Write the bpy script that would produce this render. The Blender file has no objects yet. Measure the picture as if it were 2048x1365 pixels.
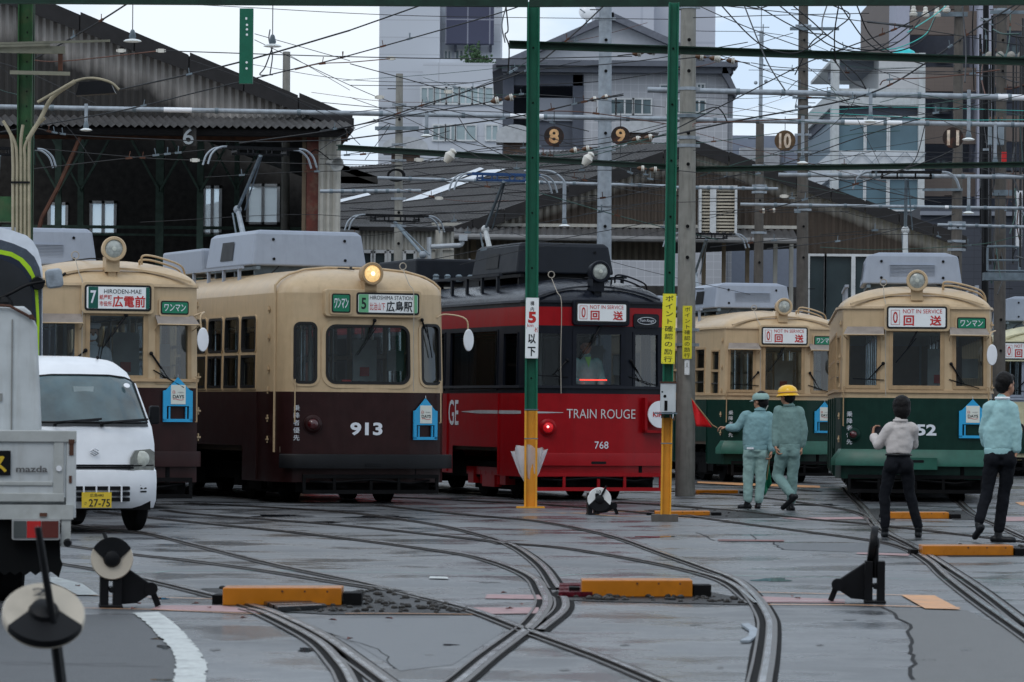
import bpy, bmesh, math, random
from mathutils import Matrix, Vector, noise
R = math.radians
rnd = random.Random(7)
scene = bpy.context.scene
COL = scene.collection
# ------------------------------------------------------------------ camera
F = 7680.0; CX = 1024.0; HY = 820.0; CH = 1.35; ROLL = R(0.5)
cam = bpy.data.cameras.new('camera'); cam.lens = 135.0; cam.sensor_width = 36.0
cam.shift_y = (HY - 682.5) / 2048.0
cam.clip_start = 0.5; cam.clip_end = 3000
cam.dof.use_dof = True; cam.dof.focus_distance = 56.0; cam.dof.aperture_fstop = 9.0
cam_ob = bpy.data.objects.new('camera', cam); COL.objects.link(cam_ob)
cam_ob.location = (0, 0, CH); cam_ob.rotation_euler = (R(90), -ROLL, 0)
scene.camera = cam_ob
# ------------------------------------------------------------------ sky and light
world = bpy.data.worlds.new('World'); scene.world = world; world.use_nodes = True
wn = world.node_tree.nodes; wl = world.node_tree.links
bg = wn['Background']
sky = wn.new('ShaderNodeTexSky'); sky.sky_type = 'NISHITA'; sky.sun_disc = False
sky.sun_elevation = R(52); sky.sun_rotation = R(205); sky.air_density = 1.0; sky.dust_density = 2.0; sky.ozone_density = 2.0
tc = wn.new('ShaderNodeTexCoord'); mp = wn.new('ShaderNodeMapping'); mp.inputs['Scale'].default_value = (3.2, 3.2, 9.0)
nz = wn.new('ShaderNodeTexNoise'); nz.inputs['Scale'].default_value = 2.2; nz.inputs['Detail'].default_value = 6; nz.inputs['Roughness'].default_value = 0.55
wl.new(tc.outputs['Generated'], mp.inputs['Vector']); wl.new(mp.outputs['Vector'], nz.inputs['Vector'])
rp = wn.new('ShaderNodeValToRGB'); rp.color_ramp.elements[0].position = 0.40; rp.color_ramp.elements[0].color = (5.5, 6.8, 8.5, 1)
rp.color_ramp.elements[1].position = 0.56; rp.color_ramp.elements[1].color = (8.0, 8.6, 9.2, 1)
wl.new(nz.outputs['Fac'], rp.inputs['Fac'])
mx = wn.new('ShaderNodeMixRGB'); mx.inputs['Fac'].default_value = 0.88
wl.new(sky.outputs['Color'], mx.inputs['Color1']); wl.new(rp.outputs['Color'], mx.inputs['Color2'])
wl.new(mx.outputs['Color'], bg.inputs['Color']); bg.inputs['Strength'].default_value = 0.105
sun = bpy.data.lights.new('sun', 'SUN'); sun.energy = 0.55; sun.angle = R(25); sun.color = (1.0, 0.97, 0.93)
sun_ob = bpy.data.objects.new('sun', sun); COL.objects.link(sun_ob)
sun_ob.rotation_euler = (R(38), 0, R(-25))
scene.view_settings.view_transform = 'Standard'; scene.view_settings.look = 'None'
scene.view_settings.exposure = 0.24; scene.view_settings.gamma = 1.0
scene.cycles.max_bounces = 6; scene.cycles.transparent_max_bounces = 12
scene.cycles.use_denoising = True

# ------------------------------------------------------------------ picture pixel -> world
def P(px, py, D):
    du = px - CX; dv = py - HY
    a = du * math.cos(ROLL) + dv * math.sin(ROLL); b = -du * math.sin(ROLL) + dv * math.cos(ROLL)
    return Vector((a * D / F, D, CH - b * D / F))
def ray(px, py):
    return P(px, py, 1.0) - Vector((0, 0, CH))
def G(px, py, z=0.0):
    d = ray(px, py); t = (z - CH) / d.z
    return Vector((d.x * t, t, z))
def on_plane(px, py, p0, n):
    d = ray(px, py); o = Vector((0, 0, CH))
    t = (p0 - o).dot(n) / d.dot(n)
    return o + d * t
# ------------------------------------------------------------------ materials
MATS = {}
def mat(name, col, rough=0.6, metal=0.0, var=0.12, nscale=6.0, bump=0.0, bscale=40.0, streak=0.0, emit=None, es=0.0,
        coat=0.0, spec=0.35, dirt=None, dirtamt=0.0, rvar=0.1, trans=None, stretch=(1, 1, 1)):
    if name in MATS: return MATS[name]
    m = bpy.data.materials.new(name); m.use_nodes = True; MATS[name] = m
    nt = m.node_tree; N = nt.nodes; L = nt.links; b = N['Principled BSDF']
    b.inputs['Roughness'].default_value = rough; b.inputs['Metallic'].default_value = metal
    b.inputs['Coat Weight'].default_value = coat; b.inputs['Coat Roughness'].default_value = 0.15
    b.inputs['Specular IOR Level'].default_value = spec
    t = N.new('ShaderNodeTexCoord'); mpn = N.new('ShaderNodeMapping'); L.new(t.outputs['Object'], mpn.inputs['Vector'])
    mpn.inputs['Scale'].default_value = stretch
    n1 = N.new('ShaderNodeTexNoise'); n1.inputs['Scale'].default_value = nscale; n1.inputs['Detail'].default_value = 5
    L.new(mpn.outputs['Vector'], n1.inputs['Vector'])
    mr = N.new('ShaderNodeMapRange'); mr.inputs['From Min'].default_value = 0.3; mr.inputs['From Max'].default_value = 0.7
    mr.inputs['To Min'].default_value = 1 - var; mr.inputs['To Max'].default_value = 1 + var
    L.new(n1.outputs['Fac'], mr.inputs['Value'])
    vm = N.new('ShaderNodeVectorMath'); vm.operation = 'SCALE'; vm.inputs[0].default_value = col[:3]
    L.new(mr.outputs['Result'], vm.inputs['Scale'])
    out = vm.outputs['Vector']
    if streak or dirtamt:
        mp2 = N.new('ShaderNodeMapping'); mp2.inputs['Scale'].default_value = (9, 9, 0.9) if streak else (3, 3, 3)
        L.new(t.outputs['Object'], mp2.inputs['Vector'])
        n2 = N.new('ShaderNodeTexNoise'); n2.inputs['Scale'].default_value = 1.6; n2.inputs['Detail'].default_value = 7; n2.inputs['Roughness'].default_value = 0.65
        L.new(mp2.outputs['Vector'], n2.inputs['Vector'])
        m2 = N.new('ShaderNodeMapRange'); m2.inputs['From Min'].default_value = 0.5; m2.inputs['From Max'].default_value = 0.75
        m2.inputs['To Max'].default_value = streak or dirtamt
        L.new(n2.outputs['Fac'], m2.inputs['Value'])
        mc = N.new('ShaderNodeMixRGB'); L.new(m2.outputs['Result'], mc.inputs['Fac']); L.new(out, mc.inputs['Color1'])
        mc.inputs['Color2'].default_value = tuple(dirt or (c * 0.35 for c in col[:3])) + (1,)
        out = mc.outputs['Color']
    L.new(out, b.inputs['Base Color'])
    if rvar:
        mq = N.new('ShaderNodeMapRange'); mq.inputs['To Min'].default_value = max(0, rough - rvar); mq.inputs['To Max'].default_value = min(1, rough + rvar)
        L.new(n1.outputs['Fac'], mq.inputs['Value']); L.new(mq.outputs['Result'], b.inputs['Roughness'])
    if bump:
        n3 = N.new('ShaderNodeTexNoise'); n3.inputs['Scale'].default_value = bscale; n3.inputs['Detail'].default_value = 4
        L.new(t.outputs['Object'], n3.inputs['Vector'])
        bp = N.new('ShaderNodeBump'); bp.inputs['Strength'].default_value = bump; bp.inputs['Distance'].default_value = 0.02
        L.new(n3.outputs['Fac'], bp.inputs['Height']); L.new(bp.outputs['Normal'], b.inputs['Normal'])
    if emit:
        b.inputs['Emission Color'].default_value = tuple(emit) + (1,); b.inputs['Emission Strength'].default_value = es
    if trans is not None:
        b.inputs['Alpha'].default_value = trans
    return m

def glass(name, tint=(0.55, 0.62, 0.65), refl=0.10, rough=0.03, fr=0.45):
    if name in MATS: return MATS[name]
    m = bpy.data.materials.new(name); m.use_nodes = True; MATS[name] = m
    N = m.node_tree.nodes; L = m.node_tree.links
    N.remove(N['Principled BSDF']); o = N['Material Output']
    tr = N.new('ShaderNodeBsdfTransparent'); tr.inputs['Color'].default_value = tint + (1,)
    gl = N.new('ShaderNodeBsdfGlossy'); gl.inputs['Roughness'].default_value = rough; gl.inputs['Color'].default_value = (0.9, 0.95, 1, 1)
    lw = N.new('ShaderNodeLayerWeight'); lw.inputs['Blend'].default_value = 0.25
    ad = N.new('ShaderNodeMath'); ad.operation = 'MULTIPLY_ADD'; ad.inputs[1].default_value = fr; ad.inputs[2].default_value = refl
    L.new(lw.outputs['Fresnel'], ad.inputs[0])
    mxs = N.new('ShaderNodeMixShader'); L.new(ad.outputs[0], mxs.inputs['Fac']); L.new(tr.outputs[0], mxs.inputs[1]); L.new(gl.outputs[0], mxs.inputs[2])
    L.new(mxs.outputs[0], o.inputs['Surface'])
    return m

CREAM = mat('cream_paint', (0.53, 0.39, 0.235), 0.42, var=0.07, streak=0.22, dirt=(0.22, 0.14, 0.07), coat=0.15, bump=0.04, bscale=9)
CREAM2 = mat('cream_frame_paint', (0.41, 0.28, 0.155), 0.5, var=0.09, streak=0.2)
BROWN = mat('maroon_paint', (0.026, 0.009, 0.009), 0.40, var=0.2, streak=0.3, dirt=(0.035, 0.02, 0.018), coat=0.03, spec=0.2)
GREEN = mat('dark_green_paint', (0.004, 0.028, 0.020), 0.36, var=0.15, streak=0.2, dirt=(0.02, 0.05, 0.04), coat=0.04, spec=0.22)
GREEN2 = mat('bumper_green_paint', (0.02, 0.10, 0.07), 0.35, var=0.15, dirtamt=0.3)
RED = mat('deep_red_paint', (0.30, 0.003, 0.007), 0.34, var=0.08, streak=0.3, dirt=(0.13, 0.005, 0.008), coat=0.06, spec=0.22)
NAVY = mat('black_blue_paint', (0.007, 0.009, 0.015), 0.4, var=0.2, streak=0.2, dirt=(0.018, 0.02, 0.028), spec=0.2)
ROOFB = mat('black_wet_roof', (0.014, 0.017, 0.025), 0.20, var=0.3, bump=0.5, bscale=14)
PALECREAM = mat('pale_cream_paint', (0.62, 0.58, 0.38), 0.4)
STEELG = mat('grey_unit_paint', (0.30, 0.34, 0.41), 0.45, var=0.05, streak=0.12)
STEELB = mat('black_unit_paint', (0.012, 0.015, 0.021), 0.5, var=0.15, spec=0.2)
BLACK = mat('black_metal', (0.005, 0.0055, 0.007), 0.45, var=0.3, spec=0.18)
UNDER = mat('underframe_black', (0.005, 0.005, 0.0055), 0.75, var=0.4, spec=0.12)
RUBBER = mat('rubber', (0.008, 0.008, 0.009), 0.45)
TYRE = mat('tyre', (0.006, 0.006, 0.007), 0.8, spec=0.15, bump=0.3)
WHITE = mat('white_paint', (0.78, 0.80, 0.83), 0.35, var=0.04, coat=0.3)
WHITED = mat('white_paint_dirty', (0.50, 0.53, 0.54), 0.5, var=0.1, streak=0.35, dirt=(0.26, 0.25, 0.22))
LETW = mat('white_lettering', (0.72, 0.75, 0.8), 0.5, var=0.03)
LETK = mat('black_lettering', (0.012, 0.015, 0.02), 0.5)
LETR = mat('red_lettering', (0.50, 0.02, 0.02), 0.5)
SIGNW = mat('sign_white', (0.72, 0.75, 0.76), 0.4, var=0.03, emit=(0.8, 0.85, 0.86), es=0.06)
SIGNG = mat('sign_green', (0.01, 0.17, 0.09), 0.4, var=0.03, emit=(0.01, 0.2, 0.1), es=0.06)
SIGNDG = mat('sign_dark_green', (0.008, 0.10, 0.075), 0.4, var=0.03)
SIGNLG = mat('sign_light_green', (0.16, 0.46, 0.24), 0.4, var=0.03)
YELLOW = mat('sign_yellow', (0.80, 0.72, 0.04), 0.45, var=0.03, dirtamt=0.15)
BLUE = mat('board_blue', (0.03, 0.36, 0.66), 0.4, var=0.04)
CARD = mat('board_card', (0.70, 0.73, 0.66), 0.6, var=0.03)
POSTG = mat('post_green', (0.006, 0.115, 0.065), 0.42, var=0.12, dirtamt=0.25, streak=0.15, dirt=(0.01, 0.05, 0.03))
BEAMG = mat('beam_green', (0.006, 0.030, 0.018), 0.5, var=0.3, dirtamt=0.4)
OLDG = mat('old_green', (0.02, 0.075, 0.025), 0.6, var=0.3, dirtamt=0.5, dirt=(0.10, 0.09, 0.04))
POSTY = mat('post_yellow', (0.72, 0.33, 0.03), 0.42, var=0.08, streak=0.35, dirt=(0.30, 0.13, 0.03), bump=0.1)
ORANGE = mat('barrier_orange', (0.50, 0.165, 0.006), 0.30, var=0.12, dirtamt=0.45, dirt=(0.25, 0.08, 0.01), coat=0.3)
CONC = mat('concrete_pole', (0.25, 0.245, 0.22), 0.8, var=0.14, streak=0.55, dirt=(0.08, 0.07, 0.055), bump=0.15)
CONCD = mat('dark_pole', (0.10, 0.09, 0.08), 0.8, var=0.2, streak=0.5, dirt=(0.03, 0.025, 0.02))
GALV = mat('galvanised', (0.30, 0.34, 0.38), 0.5, metal=0.25, var=0.18, nscale=9, dirtamt=0.5, dirt=(0.14, 0.15, 0.16))
GALVD = mat('galvanised_dark', (0.15, 0.19, 0.22), 0.5, metal=0.2, var=0.25, dirtamt=0.4)
PORC = mat('porcelain', (0.62, 0.60, 0.54), 0.25, var=0.12, coat=0.5)
PORCB = mat('porcelain_brown', (0.10, 0.05, 0.025), 0.35, var=0.3)
RUST = mat('rusty_steel', (0.085, 0.036, 0.022), 0.8, var=0.35, dirtamt=0.5, dirt=(0.06, 0.03, 0.02))
REDP = mat('rust_red_paint', (0.10, 0.022, 0.014), 0.6, var=0.3, dirtamt=0.7, dirt=(0.16, 0.12, 0.08))
WIRE = mat('wire_dark', (0.018, 0.020, 0.023), 0.5, var=0.3)
WIREC = mat('wire_copper', (0.11, 0.05, 0.035), 0.5, var=0.3)
WIREG = mat('wire_green', (0.03, 0.075, 0.065), 0.5, var=0.3)
WIRET = mat('wire_turquoise', (0.06, 0.42, 0.38), 0.5)
RAILM = mat('rail_steel', (0.050, 0.042, 0.038), 0.34, metal=0.4, var=0.35, nscale=14, dirtamt=0.6, dirt=(0.07, 0.04, 0.03))
RAILD = mat('rail_dirt_slot_shade', (0.007, 0.0065, 0.0065), 0.8, spec=0.1, var=0.5, nscale=20, bump=0.5)
GLASS = glass('window_glass', (0.68, 0.76, 0.78), 0.075, 0.03, 0.35); GLASSD = glass('window_glass_dark', (0.16, 0.18, 0.20), 0.02, 0.03, 0.10)
GLASSB = glass('van_glass', (0.38, 0.50, 0.52), 0.22)
VINYL = mat('clear_vinyl', (0.75, 0.78, 0.82), 0.3, trans=0.55)
INTER = mat('interior_lining', (0.42, 0.45, 0.42), 0.6)
INTERG = mat('interior_green_seat', (0.03, 0.09, 0.07), 0.8)
FLOORM = mat('interior_floor', (0.16, 0.12, 0.09), 0.7)
CHROME = mat('chrome', (0.5, 0.52, 0.55), 0.2, metal=0.9)
SKIN = mat('skin', (0.42, 0.22, 0.14), 0.5, var=0.06)
HAIR = mat('black_hair', (0.006, 0.005, 0.005), 0.55, spec=0.2, var=0.3, bump=0.4, bscale=120)
TEAL = mat('teal_workwear', (0.20, 0.345, 0.365), 0.85, var=0.06, bump=0.5, bscale=16, nscale=9)
TEALT = mat('pale_teal_workwear', (0.265, 0.40, 0.375), 0.85, var=0.07, bump=0.55, bscale=14, nscale=9)
TEALG = mat('green_teal_workwear', (0.165, 0.265, 0.25), 0.85, var=0.08, bump=0.5, bscale=14, nscale=9)
TEALS = mat('teal_shirt', (0.32, 0.53, 0.54), 0.8, var=0.05, bump=0.45, bscale=12)
BLOUSE = mat('white_blouse', (0.52, 0.48, 0.46), 0.8, var=0.05, bump=0.4, bscale=14)
TROUS = mat('black_trousers', (0.006, 0.007, 0.010), 0.85, spec=0.15, var=0.2, bump=0.3, bscale=14)
SHOE = mat('black_shoe', (0.006, 0.007, 0.009), 0.4, spec=0.25)
HELM = mat('helmet_yellow', (0.85, 0.48, 0.01), 0.3, coat=0.4, var=0.03)
FLAGR = mat('flag_red', (0.62, 0.008, 0.012), 0.7, var=0.08)
FLAGG = mat('flag_green', (0.005, 0.16, 0.08), 0.7, var=0.08)

# ------------------------------------------------------------------ mesh builder
class MB:
    def __init__(s, M=None):
        s.v = []; s.f = []; s.m = []; s.M = M or Matrix(); s.mi = 0
    def add(s, verts, faces, mi=None):
        o = len(s.v); s.v += [s.M @ Vector(p) for p in verts]
        s.f += [tuple(i + o for i in f) for f in faces]; s.m += [s.mi if mi is None else mi] * len(faces)
    def box(s, x0, x1, y0, y1, z0, z1, mi=None):
        s.add([(x0, y0, z0), (x1, y0, z0), (x1, y1, z0), (x0, y1, z0), (x0, y0, z1), (x1, y0, z1), (x1, y1, z1), (x0, y1, z1)],
              [(0, 3, 2, 1), (4, 5, 6, 7), (0, 1, 5, 4), (1, 2, 6, 5), (2, 3, 7, 6), (3, 0, 4, 7)], mi)
    def bar(s, a, b, w, h, up=(0, 0, 1), mi=None):
        a = Vector(a); b = Vector(b); d = (b - a).normalized(); u = Vector(up)
        if abs(d.dot(u)) > 0.98: u = Vector((0, 1, 0))
        x = d.cross(u).normalized(); z = x.cross(d)
        vs = []
        for p in (a, b):
            for sx, sz in ((-1, -1), (1, -1), (1, 1), (-1, 1)): vs.append(p + x * sx * w / 2 + z * sz * h / 2)
        s.add(vs, [(0, 1, 2, 3), (7, 6, 5, 4), (0, 4, 5, 1), (1, 5, 6, 2), (2, 6, 7, 3), (3, 7, 4, 0)], mi)
    def tube(s, pts, r, n=8, mi=None, caps=True):
        pts = [Vector(p) for p in pts]; k = len(pts)
        rs = r if isinstance(r, (list, tuple)) else [r] * k
        vs = []; prev = None
        for i, p in enumerate(pts):
            d = (pts[min(i + 1, k - 1)] - pts[max(i - 1, 0)]).normalized()
            if prev is None:
                u = Vector((0, 0, 1)) if abs(d.z) < 0.9 else Vector((0, 1, 0)); x = d.cross(u).normalized()
            else:
                x = (prev - d * prev.dot(d)).normalized()
            prev = x; y = d.cross(x)
            for j in range(n):
                a = 2 * math.pi * j / n; vs.append(p + (x * math.cos(a) + y * math.sin(a)) * rs[i])
        fs = []
        for i in range(k - 1):
            for j in range(n):
                fs.append((i * n + j, i * n + (j + 1) % n, (i + 1) * n + (j + 1) % n, (i + 1) * n + j))
        if caps: fs += [tuple(range(n))[::-1], tuple(range((k - 1) * n, k * n))]
        s.add(vs, fs, mi)
    def lathe(s, prof, M=None, n=20, mi=None):   # profile (r, h) about local Z of M
        M = M or Matrix(); vs = []; k = len(prof)
        for r, h in prof:
            for j in range(n):
                a = 2 * math.pi * j / n; vs.append(M @ Vector((r * math.cos(a), r * math.sin(a), h)))
        fs = [(i * n + j, i * n + (j + 1) % n, (i + 1) * n + (j + 1) % n, (i + 1) * n + j) for i in range(k - 1) for j in range(n)]
        if prof[0][0] > 1e-4: fs.append(tuple(range(n))[::-1])
        if prof[-1][0] > 1e-4: fs.append(tuple(range((k - 1) * n, k * n)))
        s.add(vs, fs, mi)
    def prism(s, poly, y0, y1, mi=None):          # poly in XZ, extruded along Y
        n = len(poly)
        s.add([(x, y0, z) for x, z in poly] + [(x, y1, z) for x, z in poly],
              [tuple(range(n)), tuple(range(n, 2 * n))[::-1]] + [(i, i + n, (i + 1) % n + n, (i + 1) % n) for i in range(n)], mi)
    def sphere(s, c, r, n=12, sc=(1, 1, 1), mi=None, M=None):
        k = max(6, n // 2 + 2); prof = [(math.sin(math.pi * i / k), -math.cos(math.pi * i / k)) for i in range(k + 1)]
        T = Matrix.Translation(c) @ (M or Matrix()) @ Matrix.Diagonal((r * sc[0], r * sc[1], r * sc[2], 1))
        s.lathe(prof, T, n, mi)
    def build(s, name, mats, parent=None, smooth=None):
        me = bpy.data.meshes.new(name); me.from_pydata([tuple(p) for p in s.v], [], s.f)
        ms = mats if isinstance(mats, (list, tuple)) else [mats]
        for x in ms: me.materials.append(x)
        if len(ms) > 1: me.polygons.foreach_set('material_index', s.m)
        me.validate(); me.update()
        bm = bmesh.new(); bm.from_mesh(me); bmesh.ops.remove_doubles(bm, verts=bm.verts, dist=1e-5)
        bmesh.ops.recalc_face_normals(bm, faces=bm.faces); bm.to_mesh(me); bm.free()
        if smooth:
            for p in me.polygons: p.use_smooth = True
            me.set_sharp_from_angle(angle=R(smooth))
        o = bpy.data.objects.new(name, me); COL.objects.link(o)
        if parent: o.parent = parent
        return o
def build_each(b, name, mats, parent=None, smooth=None):
    """each loose piece of the builder becomes an object of its own"""
    n = len(b.v); par = list(range(n))
    def fd(i):
        while par[i] != i: par[i] = par[par[i]]; i = par[i]
        return i
    for f in b.f:
        for k in f[1:]: par[fd(k)] = fd(f[0])
    gr = {}
    for f in b.f: gr.setdefault(fd(f[0]), []).append(f)
    out = []
    for fs in gr.values():
        ids = sorted({i for f in fs for i in f}); mp_ = {i: k for k, i in enumerate(ids)}
        m = MB(); m.v = [b.v[i] for i in ids]; m.f = [tuple(mp_[i] for i in f) for f in fs]; m.m = [0] * len(fs); out.append(m.build(name, mats, parent, smooth))
    return out
def tag(o, label=None, cat=None, group=None, kind=None):
    if label: o['label'] = label
    if cat: o['category'] = cat
    if group: o['group'] = group
    if kind: o['kind'] = kind
    return o
def thing(name, label, cat, loc=(0, 0, 0), rz=0.0, group=None):
    o = bpy.data.objects.new(name, None); COL.objects.link(o); o.location = loc; o.rotation_euler = (0, 0, rz)
    o.empty_display_size = 0.2
    return tag(o, label, cat, group)
def copy_tree(o, parent=None):
    c = o.copy(); COL.objects.link(c); c.parent = parent
    for ch in list(o.children): copy_tree(ch, c)
    return c
def rrect(x0, x1, z0, z1, r, n=5):
    out = []
    for cx, cz, a0 in ((x1 - r, z1 - r, 0), (x0 + r, z1 - r, 90), (x0 + r, z0 + r, 180), (x1 - r, z0 + r, 270)):
        for i in range(n + 1):
            a = R(a0 + 90 * i / n); out.append((cx + r * math.cos(a), cz + r * math.sin(a)))
    return out
def bev(o, w=0.01, seg=2):
    m = o.modifiers.new('b', 'BEVEL'); m.width = w; m.segments = seg; m.limit_method = 'ANGLE'; m.angle_limit = R(40)
    return o
def text_part(name, body, w, h, m, parent, M, bold=0.0, ext=0.0015, vertical=False, shear=0.0, space=1.0):
    """Lettering as mesh, centred on M's origin, in M's XZ plane facing -Y, fitted to w x h."""
    cu = bpy.data.curves.new('t', 'FONT'); cu.body = '\n'.join(body) if vertical else body
    cu.size = 1; cu.align_x = 'CENTER'; cu.offset = bold; cu.shear = shear; cu.space_character = space; cu.resolution_u = 3
    if vertical: cu.space_line = 1.22
    o = bpy.data.objects.new('t', cu); COL.objects.link(o)
    dg = bpy.context.evaluated_depsgraph_get(); dg.update()
    me = bpy.data.meshes.new_from_object(o.evaluated_get(dg)); bpy.data.objects.remove(o); bpy.data.curves.remove(cu)
    xs = [v.co.x for v in me.vertices] or [0, 1]; ys = [v.co.y for v in me.vertices] or [0, 1]
    bw = max(xs) - min(xs); bh = max(ys) - min(ys); cx = (max(xs) + min(xs)) / 2; cy = (max(ys) + min(ys)) / 2
    sx = w / bw if w else h / bh; sz = h / bh if h else sx
    for v in me.vertices:
        v.co = M @ Vector(((v.co.x - cx) * sx, -ext, (v.co.y - cy) * sz))
    me.materials.clear(); me.materials.append(m)
    me.name = name; ob = bpy.data.objects.new(name, me); COL.objects.link(ob)
    if parent: ob.parent = parent
    return ob
def T(x=0, y=0, z=0): return Matrix.Translation((x, y, z))
def RX(a): return Matrix.Rotation(R(a), 4, 'X')
def RY(a): return Matrix.Rotation(R(a), 4, 'Y')
def RZ(a): return Matrix.Rotation(R(a), 4, 'Z')
def spline(pts, n=8):
    pts = [Vector(p) for p in pts]
    if len(pts) < 3: return pts
    ext = [pts[0] * 2 - pts[1]] + pts + [pts[-1] * 2 - pts[-2]]; out = []
    for i in range(1, len(ext) - 2):
        a, b, c, d = ext[i - 1:i + 3]
        for k in range(n):
            t = k / n
            out.append(0.5 * ((2 * b) + (c - a) * t + (2 * a - 5 * b + 4 * c - d) * t * t + (3 * b - a - 3 * c + d) * t ** 3))
    out.append(pts[-1]); return out
# ================================================================== ground
def asphalt():
    m = bpy.data.materials.new('wet_asphalt'); m.use_nodes = True
    N = m.node_tree.nodes; L = m.node_tree.links; b = N['Principled BSDF']
    t = N.new('ShaderNodeTexCoord')
    def nz(sc, det=5, rough=0.55, vec=None):
        n = N.new('ShaderNodeTexNoise'); n.inputs['Scale'].default_value = sc; n.inputs['Detail'].default_value = det; n.inputs['Roughness'].default_value = rough
        L.new(vec or t.outputs['Object'], n.inputs['Vector']); return n.outputs['Fac']
    def mr(src, a, c, lo, hi):
        n = N.new('ShaderNodeMapRange'); n.inputs['From Min'].default_value = a; n.inputs['From Max'].default_value = c
        n.inputs['To Min'].default_value = lo; n.inputs['To Max'].default_value = hi; L.new(src, n.inputs['Value']); return n.outputs['Result']
    big = mr(nz(0.35, 5, 0.6), 0.35, 0.65, 0.0, 1.0)
    fine = mr(nz(75, 4, .7), 0.25, 0.75, 0.45, 1.55)
    mid = mr(nz(3.0, 6, 0.65), 0.3, 0.7, 0.90, 1.10)
    c = N.new('ShaderNodeMixRGB'); c.inputs['Color1'].default_value = (0.062, 0.065, 0.070, 1); c.inputs['Color2'].default_value = (0.135, 0.143, 0.152, 1)
    L.new(big, c.inputs['Fac'])
    v = N.new('ShaderNodeVectorMath'); v.operation = 'SCALE'; L.new(c.outputs['Color'], v.inputs[0])
    grit = mr(nz(22, 6, .75), 0.3, 0.7, 0.80, 1.20); damp = mr(nz(0.8, 6, 0.6), 0.42, 0.60, 1.06, 0.74)
    m0 = N.new('ShaderNodeMath'); m0.operation = 'MULTIPLY'; L.new(grit, m0.inputs[0]); L.new(damp, m0.inputs[1]); m1 = N.new('ShaderNodeMath'); m1.operation = 'MULTIPLY'; L.new(m0.outputs[0], m1.inputs[0]); L.new(mid, m1.inputs[1])
    mm = N.new('ShaderNodeMath'); mm.operation = 'MULTIPLY'; L.new(fine, mm.inputs[0]); L.new(m1.outputs[0], mm.inputs[1]); L.new(mm.outputs[0], v.inputs['Scale'])
    L.new(v.outputs['Vector'], b.inputs['Base Color'])
    wet = mr(nz(0.8, 6, 0.6), 0.42, 0.60, 0.46, 0.14)
    L.new(wet, b.inputs['Roughness'])
    bp = N.new('ShaderNodeBump'); bp.inputs['Strength'].default_value = 0.15; bp.inputs['Distance'].default_value = 0.01
    L.new(nz(90, 3), bp.inputs['Height']); L.new(bp.outputs['Normal'], b.inputs['Normal'])
    b.inputs['Specular IOR Level'].default_value = 0.5
    return m
g = MB(); g.add([(-400, -20, 0), (400, -20, 0), (400, 1200, 0), (-400, 1200, 0)], [(0, 1, 2, 3)])
tag(g.build('ground', asphalt()), kind='structure')

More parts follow.
